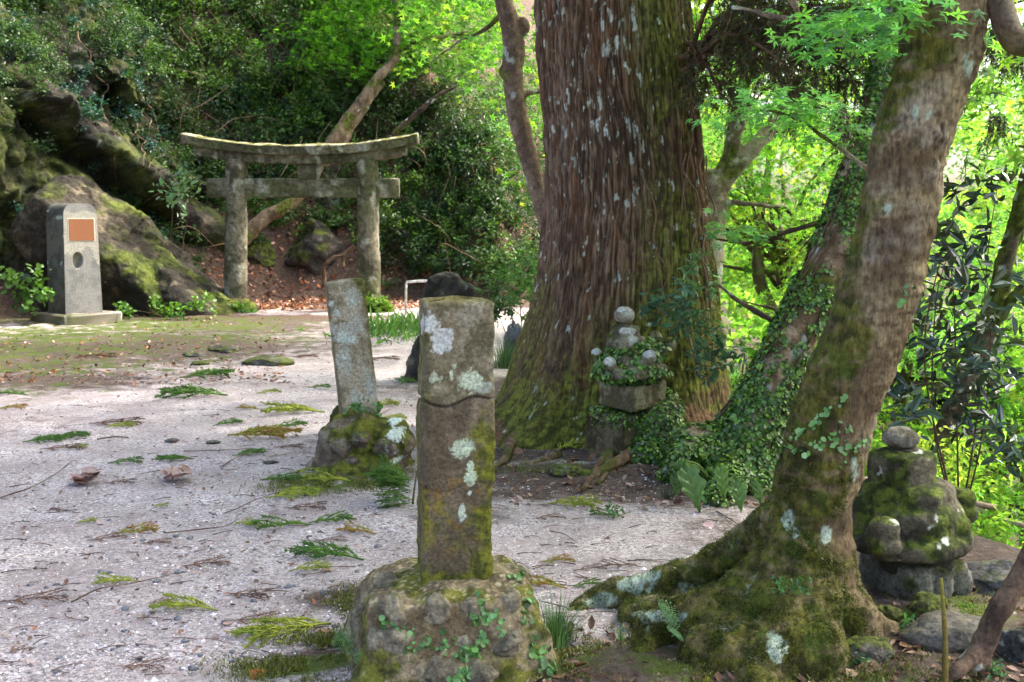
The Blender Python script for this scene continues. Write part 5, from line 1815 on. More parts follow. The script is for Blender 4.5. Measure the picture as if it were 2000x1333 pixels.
# ------------------------------------------------------------------ undergrowth
def bush_leaves(centres, heights, per, size, cols, r, shape='diamond', aspect=.5, up=.5, spread=.55, jit=.22, sprigs=22):
    """many bushes: leaves gathered on sprigs round each centre"""
    Ps, Ns, Ts, Ls, Cs = [], [], [], [], []
    for c, h, ci in zip(centres, heights, range(len(centres))):
        ns = max(int(sprigs * h), 6)
        d = unit(r.normal(size=(ns, 3)) + np.array([0, 0, .25]))
        tip = c + np.array([0, 0, h * .45]) + d * np.array([h * spread * 1.25, h * spread * 1.25, h * spread]) * (r.random((ns, 1)) ** .45)
        k = max(int(per * h / ns), 5)
        dr = unit(d + r.normal(size=(ns, 3)) * .4)
        tt = r.random((ns, k))
        ln = h * .28
        pos = tip[:, None] - dr[:, None] * (tt * ln)[..., None] + r.normal(size=(ns, k, 3)) * size * .55
        Ps.append(pos.reshape(-1, 3))
        o = np.repeat(d, k, 0)
        Ns.append(unit(o * .5 + r.normal(size=o.shape) * .55 + np.array([0, 0, up])))
        Ts.append(unit(o * .6 + r.normal(size=o.shape) * .7))
        n = ns * k
        Ls.append(size * r.uniform(.55, 1.3, n))
        base = cols[ci] if len(cols) == len(centres) else cols[r.integers(0, len(cols))]
        sc = np.repeat(np.clip(1 + r.normal(size=(ns, 1)) * .18, .5, 1.6), k, 0)
        Cs.append(np.clip(base * sc * (1 + r.normal(size=(n, 1)) * jit), .006, .8))
    Pt, N, T, L, Cc = map(np.concatenate, (Ps, Ns, Ts, Ls, Cs))
    V, F, k = leaves(Pt, N, T, L, L * aspect, shape)
    return V, F, np.repeat(Cc, k, 0)


def stems(n, region, r, ln=(.5, 1.6), rad=(.004, .012), drop=0.0):
    out = []
    for i in range(n):
        s = region(r)
        d = unit(r.normal(size=3) * np.array([.7, .7, .5]) + np.array([0, -.2, .8 - drop]))
        l = r.uniform(*ln)
        w = r.uniform(*rad)
        pts = [s, s + d * l * .5 + r.normal(size=3) * .12 * l, s + d * l + r.normal(size=3) * .2 * l]
        out.append(ptube(pts, [w, w * .7, w * .3], 9, 5, .04, i % 40))
    return cat(out)


r = np.random.default_rng(401)
DG = [S(54, 80, 38), S(66, 96, 44), S(48, 70, 42), S(80, 112, 48), S(96, 128, 52), S(60, 90, 56)]
# dense evergreen scrub over the hillside: everything reads as one mass
def on_hill(px, py):
    """where the lines of sight through these picture points meet the hillside"""
    Ys = np.geomspace(14, 60, 130)
    rx, ru = px - 1000.0, 666.5 - py
    dy, dz = FPX * _cp + ru * _sp, -FPX * _sp + ru * _cp
    X3, Z3 = (rx / dy)[:, None] * Ys, CAMZ + (dz / dy)[:, None] * Ys
    Y3 = np.broadcast_to(Ys, X3.shape)
    z, dh, dd = terrain(X3, Y3)
    below = (Z3 < z) & (dh > 0)
    k = np.argmax(below, 1)
    okk = below.any(1)
    ii = np.arange(len(px))
    return np.stack([X3[ii, k], Y3[ii, k], z[ii, k]], 1), dh[ii, k], dd[ii, k], okk


pxp, pyp = r.uniform(-280, 1150, 2500), r.uniform(-320, 600, 2500)
cen, tdh, tdd, ok = on_hill(pxp, pyp)
nz = fbm(cen, .55, 3, 55)
ok &= (tdh > .6) & (tdd < -.2) & (nz > -.62)
ok &= ~((pxp > 385) & (pxp < 735) & (pyp > 520 - 50 * (fbm(cen, 1.2, 2, 9) > 0)))            # the leaf-litter bank seen through the gate stays clear
ok &= ~((pxp < 330) & (pyp > 150) & (cen[:, 1] < 21))
HC, hpx, hpy = cen[ok], pxp[ok], pyp[ok]
cen = HC
hts = r.uniform(.4, 1.05, len(cen)) * np.clip(cen[:, 1] / 24, .8, 1.5)
hts = np.where((hpx > 385) & (hpx < 735) & (hpy > 390), hts * .6, hts)
cc = np.array(DG)[np.clip(((fbm(cen, .35, 3, 66) + .6) * 4.5 + r.normal(size=len(cen)) * .8).astype(int), 0, 5)]
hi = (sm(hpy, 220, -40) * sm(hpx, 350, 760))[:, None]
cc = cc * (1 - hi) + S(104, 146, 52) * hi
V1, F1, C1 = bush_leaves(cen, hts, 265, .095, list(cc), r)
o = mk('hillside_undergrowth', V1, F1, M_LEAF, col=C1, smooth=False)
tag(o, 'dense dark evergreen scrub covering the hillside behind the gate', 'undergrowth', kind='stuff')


def reg(rr_):
    return HC[rr_.integers(0, len(HC))]


V, F = stems(430, reg, r, (.6, 2.2), (.006, .018))
o = mk('bare_stems', V, F, M_TWIG, col=mixc(S(70, 54, 42), S(150, 124, 98), sm(fbm(V, 1.5, 2, 7), -.4, .4)))
tag(o, 'thin brown bare stems and vines tangled through the hillside scrub', 'stems', kind='stuff')

# plants hanging on and over the cliff
n = 520
Pt, Nm = scatter(CLIFF_V, CLIFF_F, n * 4, sm(CLIFF_V[:, 2], 2.0, 5.0) * .9 + .16, r)
cl_px = 1000 + FPX * Pt[:, 0] / Pt[:, 1]
Pt = Pt[(cl_px > -160) & (cl_px < 420)][:n]
V, F, C_ = bush_leaves(Pt, r.uniform(.2, .7, len(Pt)), 300, .066, DG[:4] + [S(44, 84, 74)], r)
o = mk('cliff_undergrowth', V, F, M_LEAF, col=C_, smooth=False)
tag(o, 'small-leaved shrubs hanging over the dark rock face', 'undergrowth', kind='stuff')


def vine_set(lst, label_fn, nm, Yd, rad, seed):
    for i, (pts, lb) in enumerate(lst):
        w = []
        for x, y in catmull([(a, b, 0) for a, b in pts], 14)[:, :2]:
            if Yd < 19:                                    # lies against the rock
                d0 = unit(P(x, y, 18) - np.array([0, 0, CAMZ]))
                Wv = CLIFF_V - np.array([0, 0, CAMZ])
                tt = Wv @ d0
                e = np.linalg.norm(Wv - tt[:, None] * d0, axis=1)
                k = np.where(e < max(.06, e.min() * 1.3))[0]
                w.append(np.array([0, 0, CAMZ]) + d0 * (tt[k].min() - .06) if e.min() < .5 else P(x, y, 19.5))
            else:
                w.append(P(x, y, Yd))
        w = np.array(w)
        w[1:-1, 1] = (w[:-2, 1] + w[1:-1, 1] + w[2:, 1]) / 3
        V, F = ptube(w, [rad, rad * .8, rad * .45], 60, 7, .05, seed + i)
        o = mk(nm, V, F, M_TWIG, col=mixc(S(78, 62, 48), S(128, 106, 84), sm(fbm(V, 4, 3, seed), -.4, .4)))
        tag(o, lb, 'root')


vine_set([([(288, 190), (292, 260), (290, 330)], 'straight pale root hanging down the rock face, left of the gate'),
          ([(300, 215), (308, 250), (318, 285)], 'short curved root hanging beside the straight one on the rock face'),
          ([(270, 240), (278, 290), (280, 325)], 'thin root hanging leftmost of the three on the rock face'),
          ([(312, 345), (316, 370), (290, 390), (280, 402)], 'pale forked root jutting out of the bank above the moss slab'),
          ([(150, 50), (175, 130), (205, 180), (220, 300), (228, 370)], 'long thin vine trailing down the cliff above the monument'),
          ([(205, 0), (200, 60), (196, 75)], 'vertical vine stem at the top of the hillside above the cliff')],
         None, 'hanging_root', 18.1, .014, 610)
vine_set([([(632, 560), (630, 525), (645, 505), (672, 503)], 'bent dead branch arching over the litter beside the gate\'s right column'), ([(690, 480), (672, 500), (668, 520)], 'short twisted stick on the slope by the gate\'s right column')], None, 'dead_branch', 21.2, .045, 640)


# ------------------------------------------------------------------ individual shrubs
def shrub(nm, label, base, clusters, size, per, cols, seed, shape='ovate', aspect=.45, stemc=S(96, 80, 62), up=.4, mat=None, srad=.008, spread=.55, catg='shrub'):
    r = np.random.default_rng(seed)
    root = empty(nm, base)
    tag(root, label, catg)
    cen = np.array([c[0] for c in clusters])
    hs = [c[1] for c in clusters]
    V, F, C_ = bush_leaves(cen, hs, per, size, cols, r, shape, aspect, up, spread)
    mk('foliage', V - base, F, mat or M_LEAF, root, C_, smooth=False)
    st, mains = [], []
    nm_ = len(cen) if len(cen) < 9 else 5
    order = np.argsort(-cen[:, 2])
    for q, ci in enumerate(order):
        e = cen[ci] + np.array([0, 0, hs[ci] * .45])
        if q < nm_:
            C_m = catmull([np.asarray(base), np.asarray(base) * .55 + e * .45 + r.normal(size=3) * .10, np.asarray(base) * .2 + e * .8 + r.normal(size=3) * .06, e], 24)
            mains.append(C_m)
            st.append(tube(C_m, np.linspace(srad, srad * .3, 24), 6)[:2])
        else:
            allm = np.vstack([m_[6:] for m_ in mains])
            lower = allm[allm[:, 2] < e[2] + .02]
            src = lower if len(lower) else allm
            s0 = src[np.argmin(np.linalg.norm(src - e, axis=1))]
            st.append(ptube([s0, (s0 + e) / 2 + r.normal(size=3) * .03, e], [srad * .5, srad * .35, srad * .15], 12, 5, .02, seed))
    V, F = cat(st)
    mk('stems', V - base, F, M_TWIG, root, np.broadcast_to(stemc, V.shape))
    return root


def hillp(px, py, Y0=15, Y1=40):
    Ys = np.linspace(Y0, Y1, 240)
    pts = np.array([P(px, py, y) for y in Ys])
    z = terrain(pts[:, 0], pts[:, 1])[0]
    k = np.argmax(pts[:, 2] < z) if np.any(pts[:, 2] < z) else 100
    return pts[k], z[k]


for i, (cl, lb, cols, sz, per) in enumerate([
        ([(440, 190, .55), (480, 225, .6), (500, 262, .5), (450, 245, .5), (415, 205, .45)], 'glossy dark broad-leaved shrub directly above the gate\'s left end', [S(70, 118, 62), S(56, 100, 54)], .14, 300),
        ([(905, 300, .8), (950, 340, .8), (1000, 300, .7), (960, 260, .7), (880, 360, .7), (1010, 370, .7)], 'bright glossy leafy shrub between the gate and the curved tree', [S(84, 126, 66), S(100, 140, 80), S(72, 112, 60)], .10, 420),
        ([(850, 420, .8), (900, 450, .8), (820, 470, .6), (860, 500, .7), (940, 480, .6), (980, 430, .7), (1020, 470, .6), (800, 400, .6)], 'dense green shrub right of the gate above the handrail', [S(62, 104, 44), S(78, 120, 50), S(54, 92, 44)], .075, 520),
        ([(330, 380, .3), (360, 350, .35), (350, 395, .25)], 'pale glossy-leaved sprig growing beside the gate\'s left beam end', [S(120, 150, 120), S(96, 132, 92)], .13, 120),
        ([(760, 560, .4), (720, 590, .3), (800, 540, .45)], 'low shrub at the foot of the slope behind the gate\'s right column', [S(56, 88, 42), S(70, 104, 50)], .07, 330),
        ([(560, 250, .4), (540, 285, .35), (580, 300, .4), (620, 225, .5)], 'loose small-leaved bush just above the middle of the gate\'s cap beam', [S(66, 98, 44), S(84, 118, 46)], .08, 300)]):
    base, _ = hillp(*cl[0][:2])
    Yb = max(base[1] - .35, 19.9)
    if i == 3: Yb = 19.2
    cs = [(P(px, py, Yb + (k % 3) * .15), h) for k, (px, py, h) in enumerate(cl)]
    cs = [(c - np.array([0, 0, h * .45]), h) for c, h in cs]
    zb = zat(cs[0][0][0], Yb + .4)
    shrub('shrub', lb, (cs[0][0][0], Yb + .3, min(zb, cs[0][0][2] - .1)), cs, sz, per, cols, 700 + i, shape='ovate')

cs = [(P(px, py, Yd) - np.array([0, 0, h * .45]), h) for px, py, Yd, h in [(1000, 590, 14.6, .5), (1035, 560, 15, .55), (970, 610, 14.8, .4), (1040, 510, 15.2, .5), (1010, 540, 15.6, .5), (1045, 600, 14.4, .45), (960, 570, 15.4, .4)]]
shrub('shrub', 'leafy green shrub filling the gap between the handrail and the cedar', (P(1020, 600, 14.8)[0], 14.8, zat(P(1020, 600, 14.8)[0], 14.8)), cs, .07, 560, [S(66, 102, 46), S(82, 120, 54), S(58, 90, 46)], 719, 'ovate', .45)
# young evergreen beside the cedar, blue-green
cs = [(P(px, py, Yd) - np.array([0, 0, h * .45]), h) for px, py, Yd, h in [(1300, 590, 7.2, .17), (1335, 570, 7.25, .14), (1350, 620, 7.2, .2), (1320, 640, 7.15, .16), (1385, 640, 7.3, .2), (1410, 670, 7.4, .18), (1370, 690, 7.3, .16), (1280, 600, 7.1, .12), (1400, 720, 7.4, .15), (1345, 560, 7.3, .1), (1390, 560, 7.5, .1), (1370, 500, 7.6, .08), (1425, 700, 7.5, .14), (1350, 520, 7.5, .07)]]
shrub('sapling', 'blue-green young evergreen sapling growing before the cedar\'s right side', gp(1322, 800 + 40), cs, .062, 330, [S(70, 104, 88), S(86, 122, 96), S(58, 92, 70), S(98, 132, 92)], 720, 'ovate', .42, up=.75, srad=.009, stemc=S(120, 104, 84), catg='sapling')

# dark glossy shrub at the right against the light
cl = []
rr2 = np.random.default_rng(33)
for (px, py, h) in [(1800, 560, .14), (1850, 600, .18), (1810, 650, .2), (1870, 680, .2), (1900, 640, .2), (1840, 720, .2), (1890, 740, .18), (1780, 620, .14), (1930, 700, .2), (1950, 620, .18), (1830, 780, .15), (1790, 820, .1), (1940, 780, .16), (1980, 720, .16), (1850, 500, .08), (1900, 480, .08), (1950, 350, .1), (1880, 380, .07), (1830, 430, .07), (1900, 540, .12), (1760, 760, .07), (1990, 560, .12), (1900, 830, .08), (1960, 860, .1), (1990, 900, .07)]:
    cl.append((P(px, py, 5.2 + rr2.uniform(-.25, .4)) - np.array([0, 0, h * .45]), h))
shrub('shrub', 'dark glossy-leaved shrub against the light at the right edge behind the maple', (P(1880, 900, 5.6)[0], 5.6, zat(P(1880, 900, 5.6)[0], 5.6)), cl, .085, 44, [S(70, 92, 80), S(56, 76, 64), S(40, 56, 40), S(60, 74, 44)], 730, 'long', .34, up=.3, srad=.006, stemc=S(92, 70, 52), mat=mat_leaf('glossy_dark_leaf', trans=.15, rough=.22, spec=.75))

# bright low growth on the valley slope
r = np.random.default_rng(402)
vx, vy = r.uniform(1.8, 14, 4000), r.uniform(3.5, 24, 4000)
tz2, tdh2, tdd2 = terrain(vx, vy)
px2_, py2_ = 1000 + FPX * vx / vy, 430 - (tz2 - 1.6) / vy * FPX
ok = (tdd2 > .5) & (px2_ > 1380) & (px2_ < 2250) & (py2_ < 1300)
i2 = np.where(ok)[0][:170]
V, F, C_ = bush_leaves(np.stack([vx, vy, tz2], 1)[i2], r.uniform(.35, .9, len(i2)), 330, .055, [S(110, 150, 56), S(128, 160, 60), S(90, 134, 54), S(150, 166, 70), S(96, 136, 84)], r)
o = mk('valley_undergrowth', V, F, M_MAPLE, col=C_, smooth=False)
tag(o, 'light green undergrowth covering the steep bank below the right edge', 'undergrowth', kind='stuff')
sl = []
for i in range(46):
    j = r.choice(i2)
    s0 = np.array([vx[j], vy[j], tz2[j] + .25])
    d = unit(np.array([r.normal(), r.normal() * .5, r.normal() * .12]))
    l = r.uniform(.5, 1.5)
    sl.append(ptube([s0, s0 + d * l * .5 + r.normal(size=3) * .05, s0 + d * l], [.018, .014, .006], 12, 6, .03, i))
V, F = cat(sl)
tag(mk('fallen_branches', V, F, M_TWIG, col=mixc(S(96, 80, 64), S(170, 150, 124), sm(fbm(V, 2, 2, 3), -.3, .3))), 'tangle of fallen dead branches on the bright valley bank', 'branches', kind='stuff')
# leafy far wood closing the valley
r = np.random.default_rng(403)
fx, fy = r.uniform(3, 60, 900), r.uniform(30, 75, 900)
fz = terrain(fx, fy)[0]
kk = (np.abs(fx / fy) < .75)
cen = np.stack([fx, fy, fz + r.uniform(0, 2.5, 900)], 1)[kk][:300]
V, F, C_ = bush_leaves(cen, r.uniform(2.2, 4.5, len(cen)), 75, .38, [S(110, 150, 60), S(128, 166, 66), S(96, 138, 56), S(150, 176, 80)], r, sprigs=8)
o = mk('far_wood', V, F, M_MAPLE, col=C_, smooth=False)
tag(o, 'pale sunlit wood far across the valley at the right', 'wood', kind='stuff')

# ------------------------------------------------------------------ small plants
def blades(nm, label, base, n, ln, seed, cols, spread=.5, w=.004, catg='grass', group=None, rad=.06):
    r = np.random.default_rng(seed)
    a = r.uniform(0, 6.28, n)
    lean = r.uniform(.1, 1, n) * spread
    b = np.stack([np.cos(a), np.sin(a), np.zeros(n)], 1)
    st = np.asarray(base) + b * r.random((n, 1)) * rad
    L = ln * r.uniform(.5, 1.1, n)
    Vs = []
    side = np.stack([-np.sin(a), np.cos(a), np.zeros(n)], 1)
    for t in (0, .4, .75, 1.0):
        cpt = st + b * (lean * t * t * L)[:, None] + np.array([0, 0, 1.]) * ((t - .35 * lean * t * t) * L)[:, None]
        ww = w * (1 - t * .95)
        Vs += [cpt - side * ww, cpt + side * ww]
    V = np.stack(Vs, 1).reshape(-1, 3)
    f = np.array([[0, 1, 3, 2], [2, 3, 5, 4], [4, 5, 7, 6]])
    F = (f[None] + (np.arange(n) * 8)[:, None, None]).reshape(-1, 4)
    o = mk(nm, V - np.asarray(base), F, M_LEAF, None, np.repeat(pick(cols, n, .2, r), 3, 0), smooth=True, loc=base)
    return tag(o, label, catg, group)


GC = [S(74, 104, 70), S(88, 120, 76), S(60, 90, 58)]
blades('grass_tuft', 'fine blue-green grass tuft between the front marker and the maple root', gp(1085, 1258), 230, .20, 801, [S(96, 128, 84), S(112, 146, 92), S(78, 108, 70)], .9, .0028, rad=.08)
blades('grass_tuft', 'few long grass blades growing beside the maple\'s left root', gp(1213, 1262), 22, .14, 802, [S(96, 128, 84)], .9, .002, rad=.015)
blades('grass_tuft', 'dark green grass clump at the cedar\'s left foot below the black rock', G(985, 750) + np.array([0, 1.2, 0]), 260, .42, 803, [S(52, 78, 54), S(66, 94, 62)], .8, .004, rad=.18)
blades('grass_tuft', 'sparse dark grass tuft on the soil before the ivy-grown pagoda', gp(1300, 975), 40, .12, 804, [S(54, 72, 52)], 1.0, .0022, rad=.06)
blades('grass_tuft', 'small grass tuft at the base of the blue-green sapling', gp(1345, 820), 20, .2, 805, [S(120, 140, 70), S(90, 120, 60)], .9, .003, rad=.03)
r = np.random.default_rng(5)
base = G(775, 655)
n = 700
gx, gy = base[0] + r.normal(size=n) * .38, base[1] + r.normal(size=n) * .8
a = r.uniform(0, 6.28, n)
T = np.stack([np.cos(a) * .5, np.sin(a) * .5, np.full(n, .9)], 1)
Pt = np.stack([gx, gy, np.zeros(n) + r.random(n) * .12], 1)
V, F, k = leaves(Pt, rdir(n, r), unit(T), r.uniform(.08, .24, n), .02, 'diamond')
tag(mk('grass_patch', V, F, M_LEAF, col=np.repeat(pick([S(96, 140, 66), S(116, 156, 76), S(80, 124, 58)], n, .2, r), k, 0), smooth=False), 'bright green grassy patch at the foot of the gate\'s right column', 'grass', kind='stuff')


def bigleaf(V0, T, N, L, W, r, holes=True):
    """broad leaf with ribs as a fine strip grid; slightly ragged edge"""
    nu, nv = 16, 9
    u = np.linspace(0, 1, nu)
    hw = np.sin(np.pi * np.clip(u, 0, 1) ** .72) * .5 + .0
    v = np.linspace(-1, 1, nv)
    T, N = unit(T), unit(N - T * np.dot(N, T))
    B = np.cross(N, T)
    pts = []
    for i in range(nu):
        for j in range(nv):
            rag = 1 + (.18 * r.normal() if abs(v[j]) > .95 else 0)
            x, y = u[i] * L, v[j] * hw[i] * W * rag
            z = -.35 * L * u[i] ** 2 + .10 * W * abs(v[j]) + .015 * math.sin(u[i] * 28 + abs(v[j]) * 6)
            pts.append(V0 + T * x + B * y + N * z)
    return np.array(pts), grid_faces(nu, nv, False)


r = np.random.default_rng(6)
bl0 = gp(1395, 955)
root = empty('broadleaf_plant', bl0)
tag(root, 'low plant with large drooping ragged green leaves under the ivy-clad tree', 'plant')
for px, py, tx, ty, Yd, L, W in [(a_, b_, c_, d_, e_ - .48, f_, g_) for a_, b_, c_, d_, e_, f_, g_ in [(1335, 905, 1365, 975, 6.35, .27, .13), (1325, 915, 1320, 965, 6.4, .17, .08), (1405, 905, 1420, 975, 6.35, .20, .085), (1435, 930, 1450, 985, 6.3, .20, .09), (1470, 935, 1495, 990, 6.35, .17, .06), (1340, 900, 1310, 915, 6.4, .12, .07), (1380, 915, 1400, 920, 6.45, .11, .06)]]:
    a_, b_ = P(px, py, Yd + .12), P(tx, ty, Yd)
    V, F = bigleaf(a_, b_ - a_, np.array([0, -.75, .55]), L, W, r)
    c = np.broadcast_to(pick([S(110, 142, 82), S(124, 158, 84)], 1, .1, r), V.shape) * (1 + .15 * fbm(V, 30, 2, 4)[:, None])
    lf = mk('leaf', V - bl0, F, M_LEAF, root, c)
    sv, sf = ptube([bl0 + (0, 0, 0), (bl0 + a_) / 2 + (0, 0, .05), a_], [.006, .004], 10, 5)
    mk('stalk', sv - bl0, sf, M_TWIG, lf, np.broadcast_to(S(96, 120, 60), sv.shape))


def frond(nm, label, base, tip, n, ln, col, seed, sag=.05, catg='fern', compound=True):
    r = np.random.default_rng(seed)
    base, tip = np.asarray(base, float), np.asarray(tip, float)
    C = catmull([base, (base + tip) / 2 + (0, 0, sag), tip], n)
    T_ = unit(np.gradient(C, axis=0))
    up = np.array([0, -.5, .85])
    root = empty(nm, base)
    tag(root, label, catg)
    v, f = tube(C, np.linspace(.0022, .0008, n), 5)[:2]
    mk('stem', v - base, f, M_TWIG, root, np.broadcast_to(S(92, 112, 52), v.shape))
    Ps, Ns, Ts, Ls = [], [], [], []
    for s in (-1, 1):
        sd = unit(np.cross(T_, up)) * s
        for i in range(2, n):
            l = ln * math.sin(math.pi * (.18 + .8 * (i / n))) ** .8
            d = unit(sd[i] + T_[i] * .45 + np.array([0, 0, -.1]))
            if compound:
                for q in range(6):
                    c0 = C[i] + d * l * (q / 6)
                    for s2 in (-1, 1):
                        d2 = unit(d * .6 + np.cross(up, d) * s2)
                        Ps.append(c0); Ns.append(up + r.normal(size=3) * .15); Ts.append(d2); Ls.append(l * .32 * (1 - q / 8))
                Ps.append(C[i] + d * l * .8); Ns.append(up); Ts.append(d); Ls.append(l * .25)
            else:
                Ps.append(C[i]); Ns.append(up + r.normal(size=3) * .15); Ts.append(d); Ls.append(l)
    Pt, N, T, L = np.array(Ps), unit(np.array(Ns)), np.array(Ts), np.array(Ls)
    v, f, k = leaves(Pt, N, T, L, L * (.5 if compound else .24), 'diamond')
    mk('leaflets', v - base, f, M_LEAF, root, np.repeat(pick([col], len(Pt), .18, r), k, 0), smooth=False)
    return root


frond('fern_frond', 'pale green fern frond arching over the maple\'s left root', P(1335, 1255, 3.95), P(1288, 1180, 3.9), 12, .05, S(120, 156, 96), 821, .03)
frond('fern_frond', 'small pale fern leaf low beside the maple\'s left root', P(1335, 1255, 3.9), P(1315, 1235, 3.82), 9, .045, S(112, 150, 90), 822, .01)
frond('fern_frond', 'fern frond lying behind the smooth grey stone at lower right', P(1935, 1215, 4.3), P(1855, 1195, 4.35), 18, .055, S(92, 136, 44), 823, .02, compound=False)
frond('fern_frond', 'light green fern sprig at the left foot of the front marker', P(690, 1290, 3.75), P(660, 1235, 3.75), 10, .05, S(104, 142, 84), 824, .02)
frond('fern_frond', 'lower fern sprig beside the front marker\'s mossy left foot', P(690, 1305, 3.7), P(712, 1265, 3.65), 8, .045, S(104, 142, 84), 825, .01)
# leafy plants left of the monument and at the slab's foot
for i, (lb, cl, sz, cols, per, Yd) in enumerate([
        ('bright round-leaved plants growing left of the monument', [(40, 570, .35), (65, 550, .35), (20, 545, .35), (60, 590, .3), (85, 580, .25)], .095, [S(88, 124, 56), S(74, 110, 50)], 150, 16.6),
        ('small leafy plants along the foot of the mossy slab', [(330, 605, .2), (350, 612, .2), (300, 590, .15), (230, 605, .2), (250, 612, .15), (380, 600, .2), (400, 590, .25)], .07, [S(100, 140, 56), S(84, 124, 50)], 200, 17.6),
        ('little leafy creeper around the gate\'s left column foot', [(450, 600, .2), (470, 605, .22), (490, 610, .18)], .07, [S(86, 124, 52)], 260, 19.0),
        ('yellow-green ferny growth around the gate\'s right column foot', [(730, 590, .3), (745, 600, .3), (720, 605, .22), (750, 610, .25)], .08, [S(110, 140, 48), S(92, 126, 44)], 300, 19.1)]):
    cs = [(P(px, py, Yd) - np.array([0, 0, h * .4]), h) for px, py, h in cl]
    shrub('leafy_plant', lb, (cs[0][0][0], Yd, 0), cs, sz, per, cols, 840 + i, 'round', .8, srad=.004, catg='plant')

# ivy on stones, roots and the marker
V, F, Nn = ROOF1
w = sm(fbm(V, 7, 3, 31) + .25, -.1, .2) * (V[:, 1] < .12)
for h in horn_w: w = w * sm(np.linalg.norm(V - h, axis=1), .05, .075)
ivy('ivy', pag, V, F, 1500, w, .024, 861, cols=[S(76, 116, 46), S(96, 136, 58), S(60, 96, 42), S(128, 158, 76)])
V, F, Nn = MOUND1
ivy('ivy', pag, V, F, 4600, sm(fbm(V, 4, 3, 33) + .45, -.05, .3), .018, 862)
V, F, Nn = BASE1
ivy('ivy', pag, V, F, 420, sm(V[:, 2], .20, .27) * (V[:, 0] < .05), .022, 863)
V, F, Nn = FOOT1
root1 = bpy.data.objects['stone_marker']
w = np.zeros(len(V))
for px, py, rr_ in [(765, 1220, .05), (790, 1240, .055), (810, 1260, .05), (830, 1255, .04), (870, 1265, .05), (900, 1275, .06), (925, 1270, .05), (945, 1205, .05), (965, 1195, .03), (940, 1180, .04), (975, 1215, .03), (985, 1232, .03), (1025, 1210, .035), (1030, 1170, .03), (1040, 1255, .04), (1055, 1280, .05), (900, 1320, .06), (925, 1310, .05), (940, 1240, .03), (1008, 1128, .03), (740, 1140, .025), (1070, 1310, .05)]:
    d0 = unit(P(px, py, 3.6) - np.array([0, 0, CAMZ]))
    Wv = (V @ np.array(root1.rotation_euler.to_matrix()).T) + np.array(root1.location) - np.array([0, 0, CAMZ])
    tt = Wv @ d0
    e = np.linalg.norm(Wv - tt[:, None] * d0, axis=1)
    facing = (Nn @ np.array(root1.rotation_euler.to_matrix()).T) @ (-d0) > .05
    w = np.maximum(w, np.exp(-(e / (rr_ * .55)) ** 2) * facing)
ivy('ivy', root1, V, F, 360, w ** 1.5, .0165, 864, cols=[S(92, 138, 66), S(112, 156, 92), S(76, 120, 56)], lift=.012)
root2 = bpy.data.objects['stone_marker.001']
V, F = SHAFT2
w = np.exp(-((V[:, 2] - .38) / .045) ** 2) * (V[:, 1] < 0) * np.maximum(np.exp(-((V[:, 0] + .01) / .05) ** 2), np.exp(-((V[:, 0] - .14) / .03) ** 2))
ivy('ivy', root2, V, F, 130, w, .02, 865, cols=[S(84, 130, 62), S(100, 142, 70)], lift=.01)
# round creeper leaves on the maple
V, F, Nn, ml = HERO
w = np.zeros(len(V))
for (x0, y0), (x1, y1), nn in [((1560, 850), (1650, 775), 8), ((1600, 875), (1655, 830), 7), ((1580, 860), (1655, 870), 6), ((1640, 885), (1690, 860), 6), ((1510, 900), (1560, 840), 6), ((1760, 590), (1778, 555), 4), ((1520, 870), (1600, 890), 7), ((1645, 905), (1650, 870), 4)]:
    for f in np.linspace(0, 1, nn * 2):
        d0 = unit(P(x0 + (x1 - x0) * f, y0 + (y1 - y0) * f, 4.05) - np.array([0, 0, CAMZ]))
        Wv = V - np.array([0, 0, CAMZ])
        e = np.linalg.norm(Wv - (Wv @ d0)[:, None] * d0, axis=1)
        w = np.maximum(w, np.exp(-(e / .011) ** 2) * (Nn @ (-d0) > .15))
ivy('creeper', hero, V, F, 120, w ** 2, .018, 866, OFF, cols=[S(112, 156, 84), S(132, 170, 110), S(96, 140, 66)], lift=.01)
# moss fuzz: short leafy shoots that break up the trunk's outline
mz = ml * sm(V[:, 2], 1.4, .1)
r = np.random.default_rng(12)
Pt, Nm = scatter(V, F, 60000, mz ** 1.5 * (.15 + sm(fbm(V, 9, 3, 88), -.1, .35)) + .003, r)
T = unit(Nm * .8 + rdir(len(Pt), r) * .7)
L = r.uniform(.007, .018, len(Pt))
v, f, k = leaves(Pt - Nm * .001, unit(np.cross(T, rdir(len(Pt), r))), T, L, .0035, 'needle')
tag(mk('moss', v - OFF, f, M_IVY, hero, np.repeat(pick([S(62, 68, 18), S(84, 92, 26), S(50, 58, 14), S(104, 108, 36)], len(Pt), .2, r), k, 0), smooth=False), kind='stuff')

# cushions of moss on the ground: tiny upright shoots
r = np.random.default_rng(13)
PT = []
for px, py, rx, ry, n in [(650, 945, .38, .28, 5000), (590, 950, .22, .18, 1800), (720, 930, .28, .28, 2500), (600, 1310, .28, .15, 4500), (640, 1265, .18, .12, 2500), (700, 1180, .15, .22, 1500), (1230, 1300, .35, .25, 3000), (1900, 1200, .35, .3, 2500), (1700, 1333, .45, .2, 2200), (1050, 1300, .25, .2, 1500), (1060, 920, .35, .2, 1800)]:
    g = G(px, py)
    q = r.normal(size=(n, 2)) * .55
    x, y = g[0] + q[:, 0] * rx, g[1] + q[:, 1] * ry
    k = fbm(np.stack([x, y, 0 * x], 1), 6, 3, 77) > -.15
    PT.append(np.stack([x, y], 1)[k])
xy = np.vstack(PT)
n = len(xy)
Pt = np.column_stack([xy, terrain(xy[:, 0], xy[:, 1])[0] + .012])
T = unit(np.stack([r.normal(size=n) * .6, r.normal(size=n) * .6, np.ones(n)], 1))
v, f, k = leaves(Pt, unit(np.cross(T, rdir(n, r))), T, r.uniform(.010, .026, n), .005, 'needle')
